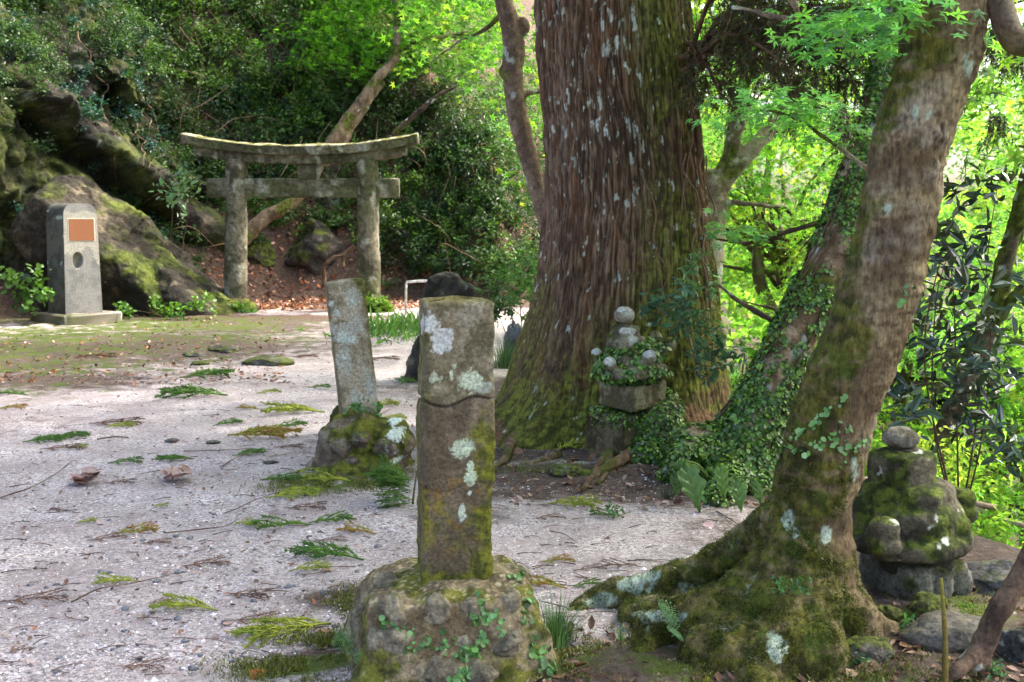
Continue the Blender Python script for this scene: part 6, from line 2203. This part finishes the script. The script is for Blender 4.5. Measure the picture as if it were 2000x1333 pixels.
tag(mk('ground_moss', v, f, M_IVY, col=np.repeat(pick([S(84, 92, 30), S(108, 114, 40), S(66, 74, 24), S(128, 126, 54)], n, .2, r), k, 0), smooth=False), 'short green moss shoots carpeting the damp ground near the stones', 'moss', kind='stuff')
# ------------------------------------------------------------------ fallen cedar sprigs
def sprig_mesh(seed, n=13, curl=.25):
    r = np.random.default_rng(seed)
    C = catmull([(0, 0, .006), (.35, r.normal() * .05, .03), (.7, r.normal() * .07, .03), (1, r.normal() * .12, .012)], 24)
    parts = [tube(C, np.linspace(.011, .004, 24), 5)[:2]]
    cols = [np.full(len(parts[0][0]), 0)]
    for i in range(n):
        s = .12 + .84 * i / n
        p0 = C[int(s * 23)]
        sd = 1 if i % 2 else -1
        l = (.50 * math.sin(math.pi * (.25 + .62 * s)) + .06) * r.uniform(.75, 1.2)
        d = np.array([.86, sd * r.uniform(.3, .62), r.uniform(-.02, .12)])
        B = catmull([p0, p0 + d * l * .5 + (0, 0, .03), p0 + d * l + np.array([.03 * sd, curl * .2 * sd, -.005])], 12)
        parts.append(tube(B, np.linspace(.0085, .0035, 12), 4)[:2])
        nn = 44
        ii = r.integers(1, 12, nn)
        pt = B[ii]
        t = unit(d + r.normal(size=(nn, 3)) * np.array([.35, .5, .35]))
        v, f, k = leaves(pt, unit(np.cross(t, rdir(nn, r))), t, r.uniform(.06, .10, nn), .02, 'needle')
        parts.append((v, f))
        for q in range(4):
            p1 = B[r.integers(4, 11)]
            d2 = unit(d + np.array([0, r.normal() * .6, .03]))
            B2 = p1 + d2 * np.linspace(0, l * .32, 6)[:, None]
            parts.append(tube(B2, np.linspace(.007, .003, 6), 4)[:2])
    V, F = cat(parts)
    V[:, 2] = np.maximum(V[:, 2], .002)
    return mesh_data('frond', V, F, None, smooth=True)


SPM = [sprig_mesh(900 + i, n) for i, n in enumerate((15, 12, 9, 14, 7))]


def leafmat(nm, c1, c2):
    m_, t_ = nodes(nm)
    tc_ = N_(t_, 'ShaderNodeTexCoord')
    nz = N_(t_, 'ShaderNodeTexNoise', Scale=4.5, Detail=4.0)
    t_.links.new(tc_.outputs['Object'], nz.inputs['Vector'])
    rp_ = N_(t_, 'ShaderNodeValToRGB')
    rp_.color_ramp.elements[0].position, rp_.color_ramp.elements[0].color = .36, (*c1, 1)
    rp_.color_ramp.elements[1].position, rp_.color_ramp.elements[1].color = .64, (*c2, 1)
    t_.links.new(nz.outputs[0], rp_.inputs[0])
    pb_ = N_(t_, 'ShaderNodeBsdfPrincipled', Roughness=.6)
    pb_.inputs['Specular IOR Level'].default_value = .3
    t_.links.new(rp_.outputs[0], pb_.inputs['Base Color'])
    oo_ = N_(t_, 'ShaderNodeOutputMaterial')
    t_.links.new(pb_.outputs[0], oo_.inputs['Surface'])
    return m_


SM = {'g': leafmat('sprig_green', S(58, 92, 34), S(96, 132, 46)), 'y': leafmat('sprig_yellow_green', S(112, 128, 44), S(164, 170, 62)), 'o': leafmat('sprig_turning', S(150, 96, 40), S(150, 150, 60)), 'b': leafmat('sprig_dead', S(84, 58, 46), S(122, 88, 68))}
for me in SPM: me.materials.append(SM['g'])


def sprig(px, py, ln, ang, colr, v, label=None, group=None, lift=0.0, base=None, s3=1.7, tiltx=0.0):
    g = G(px, py) if base is None else np.asarray(base)
    L = ln * g[1] / FPX
    a = math.radians(ang)
    z = zat(g[0], g[1])
    st = np.array([g[0] - math.cos(a) * L / 2, g[1] - math.sin(a) * L / 2, z + .004 + lift])
    o = link('cedar_sprig', SPM[v], None, None, st, (tiltx, 0, a), (L, L, L * s3))
    o.material_slots[0].link = 'OBJECT'
    o.material_slots[0].material = SM[colr]
    tag(o, label, 'cedar sprig', group)


for a in [(575, 1238, 160, 215, 'y', 0, 'large yellow-green fallen cedar sprig at the front, left of the nearest marker'),
          (655, 1090, 130, 160, 'g', 3, 'dark green fallen cedar sprig beside the nearest marker\'s base'),
          (562, 968, 90, 20, 'y', 3, 'yellow cedar sprig lying on moss below the leaning marker'),
          (390, 774, 110, 185, 'g', 0, 'large green cedar sprig lying midway along the path'),
          (585, 812, 100, 190, 'y', 1, 'olive cedar sprig on gravel just left of the leaning marker\'s mound'),
          (80, 862, 70, 10, 'g', 3, 'left of two green cedar sprigs lying end to end at far left'),
          (130, 854, 60, 20, 'g', 0, 'right of two green cedar sprigs lying end to end at far left'),
          (348, 900, 60, 190, 'g', 3, 'curled green cedar sprig just above the right leaf pile'),
          (480, 890, 55, 30, 'g', 1, 'small green cedar sprig crossed by a pale twig'),
          (500, 856, 120, 350, 'o', 1, 'orange and green cedar sprig lying left of the leaning marker'),
          (375, 1190, 110, 172, 'y', 1, 'yellow and orange cedar sprig lying alone on the front gravel'),
          (258, 1040, 75, 20, 'o', 2, 'small golden cedar sprig on a grey leaf at the left front'),
          (235, 1138, 75, 190, 'y', 2, 'yellow-green cedar tip on a long bare twig at the left front'),
          (1112, 988, 90, 340, 'y', 2, 'loose yellow-green cedar sprig on the soil right of the nearest marker'),
          (1065, 1150, 90, 165, 'o', 1, 'rusty orange cedar sprig between the nearest marker and the maple root'),
          (1080, 1100, 60, 10, 'o', 4, 'thin tan cedar twig on the gravel right of the nearest marker'),
          (1105, 878, 90, 60, 'y', 0, 'yellow-green cedar spray propped on the cedar\'s surface roots'),
          (35, 772, 50, 170, 'g', 2, 'green cedar sprig by the mossy patch at the left edge'),
          (790, 748, 60, 80, 'g', 3, 'green cedar sprig at the foot of the dark standing stone'),
          (900 + 60, 1300 - 0, 70, 20, 'b', 1, None)]:
    if a[6]: sprig(*a)
SGL = 'small fallen cedar sprig among many scattered over the pale gravel'
for a in [(440, 833, 50, 30, 'g', 2), (395, 738, 85, 15, 'g', 1), (490, 802, 40, 170, 'o', 2), (560, 1030, 100, 200, 'g', 4), (500, 1028, 60, 150, 'y', 2), (640, 1020, 75, 15, 'g', 2), (600, 922, 60, 10, 'y', 4), (540, 938, 70, 350, 'g', 2), (650, 945, 90, 180, 'y', 4), (705, 1040, 70, 160, 'o', 2), (165, 1020, 35, 20, 'y', 2), (600, 1118, 70, 10, 'y', 2), (740, 795, 60, 20, 'y', 2), (560, 838, 60, 30, 'g', 2), (230, 898 - 60, 50, 10, 'y', 2), (150, 875, 35, 0, 'y', 4), (520, 768, 40, 20, 'y', 4), (620, 760, 40, 0, 'g', 4), (240, 905, 60, 5, 'g', 4), (680, 760, 40, 30, 'g', 2), (760, 820, 50, 10, 'y', 4), (310, 985, 30, 0, 'y', 4), (20, 800, 50, 0, 'o', 4), (1190, 1010, 60, 170, 'g', 4), (1140, 1148, 60, 10, 'g', 4), (790, 875, 50, 0, 'y', 4)]:
    sprig(*a, label=SGL, group='small cedar sprigs scattered on the gravel')
DGL = 'dead brown cedar twig tuft among many lying on the gravel'
for a in [(115, 878, 80, 10, 'b', 1), (60, 1168, 120, 15, 'b', 4), (310, 1172, 55, 30, 'b', 1), (395, 1102, 85, 20, 'b', 4), (480, 1162, 95, 350, 'b', 4), (490, 1214, 100, 5, 'b', 4), (270, 1303, 95, 3, 'b', 4), (590, 990, 80, 2, 'b', 1), (230, 944, 60, 3, 'b', 4), (200, 1050, 70, 30, 'b', 2), (1220, 1110, 80, 170, 'b', 4), (1145, 1112, 60, 20, 'b', 1), (1065, 1012, 60, 15, 'b', 1), (220, 830, 100, 5, 'b', 4), (640, 1055, 60, 10, 'b', 4), (120, 997, 45, 170, 'b', 4), (300, 1060, 60, 10, 'b', 2), (690, 1190, 60, 20, 'b', 1), (560, 875, 60, 0, 'b', 4), (680, 850, 50, 20, 'b', 4), (30, 1270, 50, 40, 'b', 4), (740, 705, 70, 0, 'b', 4), (590, 700, 50, 10, 'b', 4), (180, 700, 80, 5, 'b', 4), (320, 760, 50, 0, 'b', 4), (690, 740, 60, 0, 'b', 4), (1250, 1300, 130, 10, 'b', 3), (1130, 1333, 120, 20, 'b', 3), (1900, 1270, 60, 60, 'y', 4), (1850, 1310, 50, 100, 'y', 4)]:
    a = (a[0], a[1], a[2] * .9, a[3], a[4], 4 if a[4] == 'b' else a[5])
    sprig(*a, s3=.9, label=DGL if a[4] == 'b' else SGL, group='dead cedar twigs on the gravel' if a[4] == 'b' else 'small cedar sprigs scattered on the gravel')
# leafy green bough heaped at the leaning marker's foot
root = empty('cedar_bough', G(806, 985))
tag(root, 'bushy green cedar bough heaped beside the leaning marker\'s mound', 'cedar bough')
r = np.random.default_rng(15)
for i in range(20):
    z0 = .16 * r.random()
    o = link('spray', SPM[i % 4], None, root, (-.01 - .05 * z0, r.normal() * .03, .01 + z0), (r.normal() * .5, .35 - r.uniform(.0, .75), math.pi + r.normal() * .5), r.uniform(.13, .21))
    o.material_slots[0].link = 'OBJECT'
    o.material_slots[0].material = SM['g']
V, F = ptube([(.0, 0, 0), (.012, 0, .1), (.035, .01, .24)], [.007, .005, .002], 14, 6)
mk('stem', V, F, M_TWIG, root, np.broadcast_to(S(84, 84, 40), V.shape))

# ------------------------------------------------------------------ twigs
for pts, rad, lb in [([(0, 975), (60, 960), (110, 930), (140, 910), (150, 905)], .005, 'long bent twig at the left edge, running to the left leaf pile'),
                     ([(440, 1003), (470, 995), (500, 978), (560, 965)], .004, 'crooked bare twig reaching toward the yellow cedar sprig'),
                     ([(320, 1040 + 4), (380, 1042), (440, 1030), (465, 1020)], .004, 'thin dark twig on the gravel at the middle left'),
                     ([(430, 915), (480, 893), (525, 885)], .005, 'pale stick crossing a small green sprig'),
                     ([(360, 883), (430, 885), (500, 878)], .004, 'straight dark twig above the right leaf pile'),
                     ([(140, 1180), (200, 1158), (255, 1145), (350, 1125)], .004, 'long thin twig crossing the front left gravel'),
                     ([(190, 860), (225, 858), (252, 856)], .007, 'short thick brown stick at the left on the gravel'),
                     ([(520, 895), (560, 892), (582, 882)], .003, 'whitish curved twig near the leaning marker\'s mound'),
                     ([(690, 860 - 40), (740, 815), (760, 800)], .006, 'dark stick between the leaning marker and the front marker'),
                     ([(1075, 1040), (1105, 1050), (1130, 1062)], .003, 'small twig on the gravel right of the front marker'),
                     ([(1400, 1000), (1430, 1020), (1460, 1035)], .004, 'thin twig lying by the maple\'s upper root')]:
    w = [G(x, y) + np.array([0, 0, .008 + .012 * (k % 2)]) for k, (x, y) in enumerate(pts)]
    V, F = ptube(w, [rad, rad * .8, rad * .4], 30, 6, .012, len(lb))
    tag(mk('twig', V, F, M_TWIG, col=mixc(S(76, 60, 52), S(128, 108, 96), sm(fbm(V, 9, 2, 3), -.4, .4)) * (1.7 if 'pale' in lb or 'whitish' in lb else 1)), lb, 'twig')
r = np.random.default_rng(16)
tl = []
for i in range(420):
    g = G(r.uniform(-60, 1480), 690 + 640 * r.random() ** 1.15)
    if terrain(np.array([g[0]]), np.array([g[1]]))[2][0] > 0: continue
    a = r.normal() * .5 + (math.pi if r.random() < .5 else 0)
    l = r.uniform(.03, .14)
    d = np.array([math.cos(a), math.sin(a), 0])
    z = zat(g[0], g[1]) + .006
    p0 = np.array([g[0], g[1], z])
    tl.append(ptube([p0, p0 + d * l * .5 + np.array([r.normal() * .01, r.normal() * .01, .004]), p0 + d * l], [.0025, .0012], 7, 4))
V, F = cat(tl)
tag(mk('twig_litter', V, F, M_TWIG, col=mixc(S(66, 50, 44), S(120, 96, 84), sm(fbm(V, 3, 2, 3), -.4, .4))), 'fine dark twig fragments strewn over the gravel', 'twig litter', kind='stuff')

# ------------------------------------------------------------------ leaf piles and dead leaves
DC = [S(150, 122, 110), S(170, 146, 136), S(128, 96, 78), S(112, 80, 60), S(176, 152, 146)]
def deadleaf(nm, loc, L, a, col, label, group=None, tilt=0.0, parent=None, seed=0, w=.45):
    r_ = np.random.default_rng(seed)
    nu, nv = 8, 5
    u = np.linspace(0, 1, nu)
    hw = np.sin(np.pi * u ** .8) * w + .005
    v = np.linspace(-1, 1, nv)
    cu = r_.uniform(.1, .5)
    V = []
    for i in range(nu):
        for j in range(nv):
            V.append((u[i] * L - L / 2, v[j] * hw[i] * L, L * (cu * .5 * v[j] ** 2 * hw[i] + .25 * cu * (u[i] - .4) ** 2 + .02 * r_.normal() * abs(v[j])) + .004))
    V = np.array(V)
    o = mk(nm, V, grid_faces(nu, nv, False), M_DEAD, parent, np.broadcast_to(col, V.shape) * (1 + .15 * r_.normal(size=(len(V), 1))), loc=loc, rot=(r_.normal() * .25 + tilt, r_.normal() * .25, a))
    if parent is None: tag(o, label, 'leaf', group)
    return o


for px, py, lb, n in [(165, 945, 'left heap of dry pinkish brown leaves on the gravel', 16), (345, 935, 'right heap of dry curled pale leaves on the gravel', 18)]:
    g = G(px, py)
    root = empty('leaf_pile', g)
    tag(root, lb, 'leaf pile')
    for i in range(n):
        deadleaf('leaf', (r.normal() * .042, r.normal() * .045, .012 + .05 * r.random()), r.uniform(.07, .11), r.uniform(0, 6.28), pick(DC[:2] + [S(152, 126, 120)], 1, .12, r)[0], None, parent=root, seed=950 + i, tilt=r.normal() * .5)
for i, (px, py, L, c, lb) in enumerate([
        (770, 1238 - 20 + 60, .0, 0, None),
        (632, 1240, .075, S(140, 108, 92), 'pinkish brown leaf beside the large front cedar sprig'),
        (508, 1325, .085, S(170, 98, 56), 'orange-brown leaf at the bottom edge left of the front marker'),
        (445, 1225, .04, S(176, 146, 130), 'small tan leaf on the front gravel below the grouped twigs'),
        (1055, 1255 - 25, .06, S(186, 176, 172), 'pale grey leaf by the fine grass tuft'),
        (1190, 1050, .06, S(180, 150, 150), 'pale pink leaf on the gravel below the green twig'),
        (1385, 1030, .065, S(184, 154, 152), 'pink leaf on the gravel near the maple\'s upper root'),
        (1130, 1310, .075, S(184, 110, 66), 'bright orange-brown leaf among litter right of the front marker'),
        (1085, 1330, .08, S(150, 120, 96), 'tan leaf in the litter at the bottom centre'),
        (1175, 1300, .06, S(176, 150, 126), 'light tan leaf in the litter left of the maple\'s front root'),
        (1435, 1262, .07, S(190, 156, 120), 'pale three-pointed leaf lying on the maple root moss'),
        (1340, 1285, .055, S(196, 158, 114), 'yellowish upright leaf leaning against the maple root'),
        (1780, 1270, .09, S(176, 136, 104), 'large tan leaf against the smooth grey stone at lower right'),
        (1700, 1315, .085, S(150, 122, 102), 'brown leaf at the bottom right before the smooth stone'),
        (1660, 1340 - 15, .06, S(168, 138, 120), 'curled tan leaf at the maple\'s right foot'),
        (1120, 900, .10, S(128, 92, 70), 'brown leaf on the soil at the cedar\'s foot'),
        (1010, 890, .10, S(138, 108, 86), 'brown leaf at the left root of the cedar'),
        (195, 1023, .05, S(170, 150, 150), 'grey-pink leaf under the golden sprig at left'),
        (1920, 1255, .06, S(150, 124, 104), 'brown leaf right of the smooth grey stone'),
        (640, 1120, .05, S(170, 140, 120), 'tan leaf beside the dark green front sprig')]):
    if lb is None: continue
    g = G(px, py)
    deadleaf('dead_leaf', (g[0], g[1], zat(g[0], g[1]) + .006), L, r.uniform(0, 6.28), c, lb, seed=1000 + i)


def litter(nm, label, n, sampler, size, cols, seed, shape='curl', lift=.004, flat=.35):
    r = np.random.default_rng(seed)
    xy = sampler(n, r)
    z = terrain(xy[:, 0], xy[:, 1])[0]
    e = .06
    zx = terrain(xy[:, 0] + e, xy[:, 1])[0]
    zy = terrain(xy[:, 0], xy[:, 1] + e)[0]
    Nm = unit(np.stack([-(zx - z) / e, -(zy - z) / e, np.ones(len(z))], 1))
    N = unit(Nm + r.normal(size=(len(z), 3)) * flat)
    L = size * r.uniform(.5, 1.3, len(z))
    V, F, k = leaves(np.stack([xy[:, 0], xy[:, 1], z + lift + .02 * size * 5 * r.random(len(z))], 1), N, rdir(len(z), r), L, L * .6, shape)
    return tag(mk(nm, V, F, M_DEAD, col=np.repeat(pick(cols, len(z), .25, r), k, 0), smooth=False), label, 'leaf litter', kind='stuff')


BRN = [S(150, 108, 84), S(120, 84, 62), S(176, 136, 110), S(196, 160, 136), S(96, 68, 52), S(160, 96, 56)]


def samp_bank(n, r):
    px, py = r.uniform(380, 800, n * 3), r.uniform(480, 640, n * 3)
    out = []
    x, y = r.uniform(-7.5, -.5, n * 4), r.uniform(19.4, 25.5, n * 4)
    d = terrain(x, y)[1]
    k = (d > -2.2) & (d < 3.4) & (fbm(np.stack([x, y, 0 * x], 1), .9, 3, 8) > -.25)
    return np.stack([x, y], 1)[k][:n]


litter('leaf_litter', 'carpet of pinkish brown fallen leaves on the bank behind the gate', 7500, samp_bank, .085, BRN, 1101)


def samp_hill(n, r):
    x, y = r.uniform(-11, 2, n * 3), r.uniform(14, 32, n * 3)
    d = terrain(x, y)[1]
    k = (d > .5) & (d < 10)
    return np.stack([x, y], 1)[k][:n]


litter('hillside_leaf_litter', 'brown fallen leaves showing between the hillside shrubs', 9000, samp_hill, .09, BRN, 1102, flat=.5)


def samp_front(n, r):
    px, py = r.uniform(960, 2600, n), 1150 + 300 * r.random(n) ** .8
    g = np.array([G(a, b)[:2] for a, b in zip(px, py)])
    k = ~(((px < 1250) & (py < 1230)) | ((px < 1720) & (py < 1195)))
    return g[k]


litter('ground_leaf_litter', 'brown leaf litter on dark soil around the maple\'s roots', 1900, samp_front, .045, [S(128, 98, 80), S(104, 76, 60), S(150, 122, 104), S(84, 62, 50), S(168, 140, 122)], 1103)


def samp_mid(n, r):
    px, py = r.uniform(960, 1500, n), 885 + 110 * r.random(n)
    return np.array([G(a, b)[:2] for a, b in zip(px, py)])


litter('cedar_foot_litter', 'scattered dry leaves on the soil at the cedar\'s foot', 330, samp_mid, .05, [S(150, 122, 104), S(116, 86, 66), S(96, 70, 56), S(176, 150, 136)], 1104)


def samp_path(n, r):
    px, py = r.uniform(-40, 830, n), 612 + 700 * r.random(n) ** 1.5
    return np.array([G(a, b)[:2] for a, b in zip(px, py)])


litter('path_leaf_litter', 'tiny leaf fragments speckled over moss and gravel', 950, samp_path, .028, [S(134, 108, 96), S(110, 86, 74), S(170, 148, 140), S(150, 104, 76), S(90, 72, 62), S(124, 100, 88)], 1105)


def samp_moss(n, r):
    px, py = r.uniform(-40, 560, n), 622 + 130 * r.random(n)
    return np.array([G(a, b)[:2] for a, b in zip(px, py)])


litter('moss_leaf_litter', 'fallen leaves speckling the mossy ground before the monument', 1700, samp_moss, .05, [S(140, 108, 92), S(116, 84, 66), S(190, 164, 150), S(170, 110, 70), S(96, 74, 60)], 1106)

# ------------------------------------------------------------------ loose gravel
r = np.random.default_rng(17)
n = 26000
py = 560 * (1 / (.42 + r.random(n) * .62))
py = 700 + 640 * r.random(n) ** .75
px = r.uniform(-60, 1500, n)
gx_, gy_ = [], []
g = np.array([G(a, b)[:2] for a, b in zip(px, py)])
z = terrain(g[:, 0], g[:, 1])
g3 = np.column_stack([g, z[0]])[z[2] < -.2]
n = len(g3)
oc = np.array([(1, 0, 0), (0, 1, 0), (-1, 0, 0), (0, -1, 0), (0, 0, 1), (0, 0, -1)], float)
of_ = np.array([[0, 1, 4], [1, 2, 4], [2, 3, 4], [3, 0, 4], [1, 0, 5], [2, 1, 5], [3, 2, 5], [0, 3, 5]])
sz = .0033 * np.exp(r.normal(size=n) * .45)
sz[r.random(n) < .02] *= 2.6
Vp = oc[None] * r.uniform(.6, 1.25, (n, 6, 1))
a = r.uniform(0, 6.28, n)
ca, sa = np.cos(a)[:, None], np.sin(a)[:, None]
Vp = np.stack([Vp[..., 0] * ca - Vp[..., 1] * sa, Vp[..., 0] * sa + Vp[..., 1] * ca, Vp[..., 2] * .65], -1) * sz[:, None, None] + g3[:, None] + np.array([0, 0, .0015])
Fp = of_[None] + (np.arange(n) * 6)[:, None, None]
pc_ = pick([S(222, 212, 216), S(206, 194, 196), S(186, 172, 172), S(150, 140, 140), S(112, 108, 112), S(196, 168, 160), S(234, 228, 230)], n, .1, r)
tag(mk('loose_gravel', Vp.reshape(-1, 3), Fp.reshape(-1, 3), M_GRAIN, col=np.repeat(pc_, 8, 0), smooth=False), 'loose pale pinkish gravel grains over the clearing', 'gravel', kind='stuff')
for i in range(64):
    px, py = r.uniform(0, 760), 1000 + 320 * r.random()
    g = G(px, py)
    w = r.uniform(.008, .018)
    rock('pebble', (g[0], g[1], zat(*g[:2]) + w * .2), (w * 1.3, w, w * .55), 1200 + i, 'small grey pebble among many on the front left gravel', 'pebble', -.6, 'grey pebbles on the front gravel', r.uniform(0, 3), sub=2, mat=M_GRAIN, base=S(120, 122, 130), cuts=4)

# ------------------------------------------------------------------ lower right corner
g = G(1855, 1268)
rock('smooth_stone', (g[0] + .02, g[1] + .04, .035), (.18, .12, .088), 1301, 'smooth rounded grey stone lying before the mossy pagoda', 'stone', -.3, mat=M_STONE, base=S(116, 110, 100), rough=.12, cuts=3, lich=-.2)
g = G(1815, 1215)
rock('mossy_stone', (g[0], g[1] + .02, .03), (.095, .075, .075), 1302, 'small rock thick with bright moss at the pagoda\'s foot', 'stone', 1.2, mat=M_STONE)
g = G(1740, 1225)
rock('mossy_stone', (g[0], g[1] + .05, .025), (.06, .05, .05), 1303, 'little moss cushion left of the mossy rock before the pagoda', 'stone', 1.3, mat=M_STONE)
g = G(1690, 1290)
rock('mossy_stone', (g[0], g[1], .02), (.11, .09, .05), 1304, 'flat mossy stone between the maple\'s right roots', 'stone', .7, mat=M_STONE)
g = G(1945, 1145)
rock('flat_rock', (g[0], g[1], .03), (.20, .16, .07), 1305, 'flat grey rock right of the pagoda near the slope edge', 'stone', .2, mat=M_STONE, base=S(104, 104, 108))
g = G(1995, 1285)
rock('dark_rock', (g[0], g[1], .04), (.12, .1, .09), 1306, 'dark rock at the right edge beside the small trunk', 'stone', .2, mat=M_STONE, base=S(84, 84, 84))
g = G(1140, 930)
rock('mossy_stone', (g[0] - .1, g[1], .02), (.13, .1, .05), 1307, 'flat mossy stone on the soil below the cedar\'s roots', 'stone', .9, mat=M_STONE)
C = [P(1880, 1320, 3.75), P(1915, 1270, 3.75), P(1945, 1200, 3.75), P(1980, 1140, 3.75), P(2020, 1070, 3.72), P(2080, 950, 3.7), P(2120, 800, 3.7)]
C[0][2] = -.03
root = empty('small_tree', C[0])
tag(root, 'slim dark sapling trunk leaning in at the lower right corner', 'tree')
V, F, Nn = fuse([ptube(C, [.055, .042, .038, .036, .034, .03, .03], 50, 16, .01, 4), ptube([C[1], P(1870, 1310, 3.65), G(1830, 1340)], [.032, .026, .012], 20, 10), ptube([C[1], P(1930, 1320, 3.7), G(1960, 1345)], [.03, .02, .01], 20, 10)], .008, 4)
V = V + Nn * (fbm(V * np.array([1, 1, .4]), 22, 4, 5) * .007)[:, None]
mk('trunk', V - C[0], F, M_BARK, root, barkcol(V, 1311, S(66, 52, 42), S(116, 94, 76), moss=-.2))
r = np.random.default_rng(18)
Cs = [C[-1] + r.normal(size=3) * np.array([.5, .5, .4]) + np.array([.5, .1, 1.0]) for i in range(22)]
V, F, k, n = spray_leaves(Cs, list(r.uniform(.3, .5, 22)), 120, .06, r)
mk('crown', V - C[0], F, M_MAPLE, root, np.repeat(pick(MAPC, n, .2, r), k, 0), smooth=False)
a_, b_ = P(1846, 1345, 3.55), P(1838, 1130, 3.75)
V, F = ptube([a_, (a_ + b_) / 2 + (.006, 0, 0), b_], [.012, .009, .006], 60, 9)
ring = np.abs(np.mod(V[:, 2] * 9.0, 1) - .5)
V = V + vnormals(V, F) * (.0025 * np.exp(-(ring / .05) ** 2))[:, None]
tag(mk('bamboo_stake', V, F, M_TWIG, col=mixc(S(92, 78, 34), S(146, 140, 62), sm(V[:, 2], .1, .6))), 'thin yellowish bamboo stem standing upright at the lower right', 'bamboo')
# small green seedlings in the litter
for i, (px, py, lb) in enumerate([(1650, 1215, 'tiny green seedling in the soil right of the maple base'), (1665, 1310, 'small leafy seedling at the bottom edge right of the maple root'), (1425, 1255, 'little green creeper sprig on the maple\'s front root'), (1380, 1265, 'dark green seedling between the maple\'s front roots'), (1940, 1320, 'green seedling at the bottom right corner'), (1545, 1165, 'little leaf sprout on the mossy front of the maple base'), (1205, 1010, 'dark green leafy twig lying on gravel below the cedar'), (1770, 1240, 'tiny fern-like sprout before the small moss cushion')]):
    g = P(px, py, 3.82 if 1370 < px < 1560 and py < 1270 else G(px, py)[1])
    shrub('seedling', lb, g, [(g + r.normal(size=3) * np.array([.02, .02, .005]), .06) for q in range(2)], .024, 170, [S(84, 128, 78), S(70, 112, 62)], 1400 + i, 'ovate', .6, srad=.0012, catg='seedling')
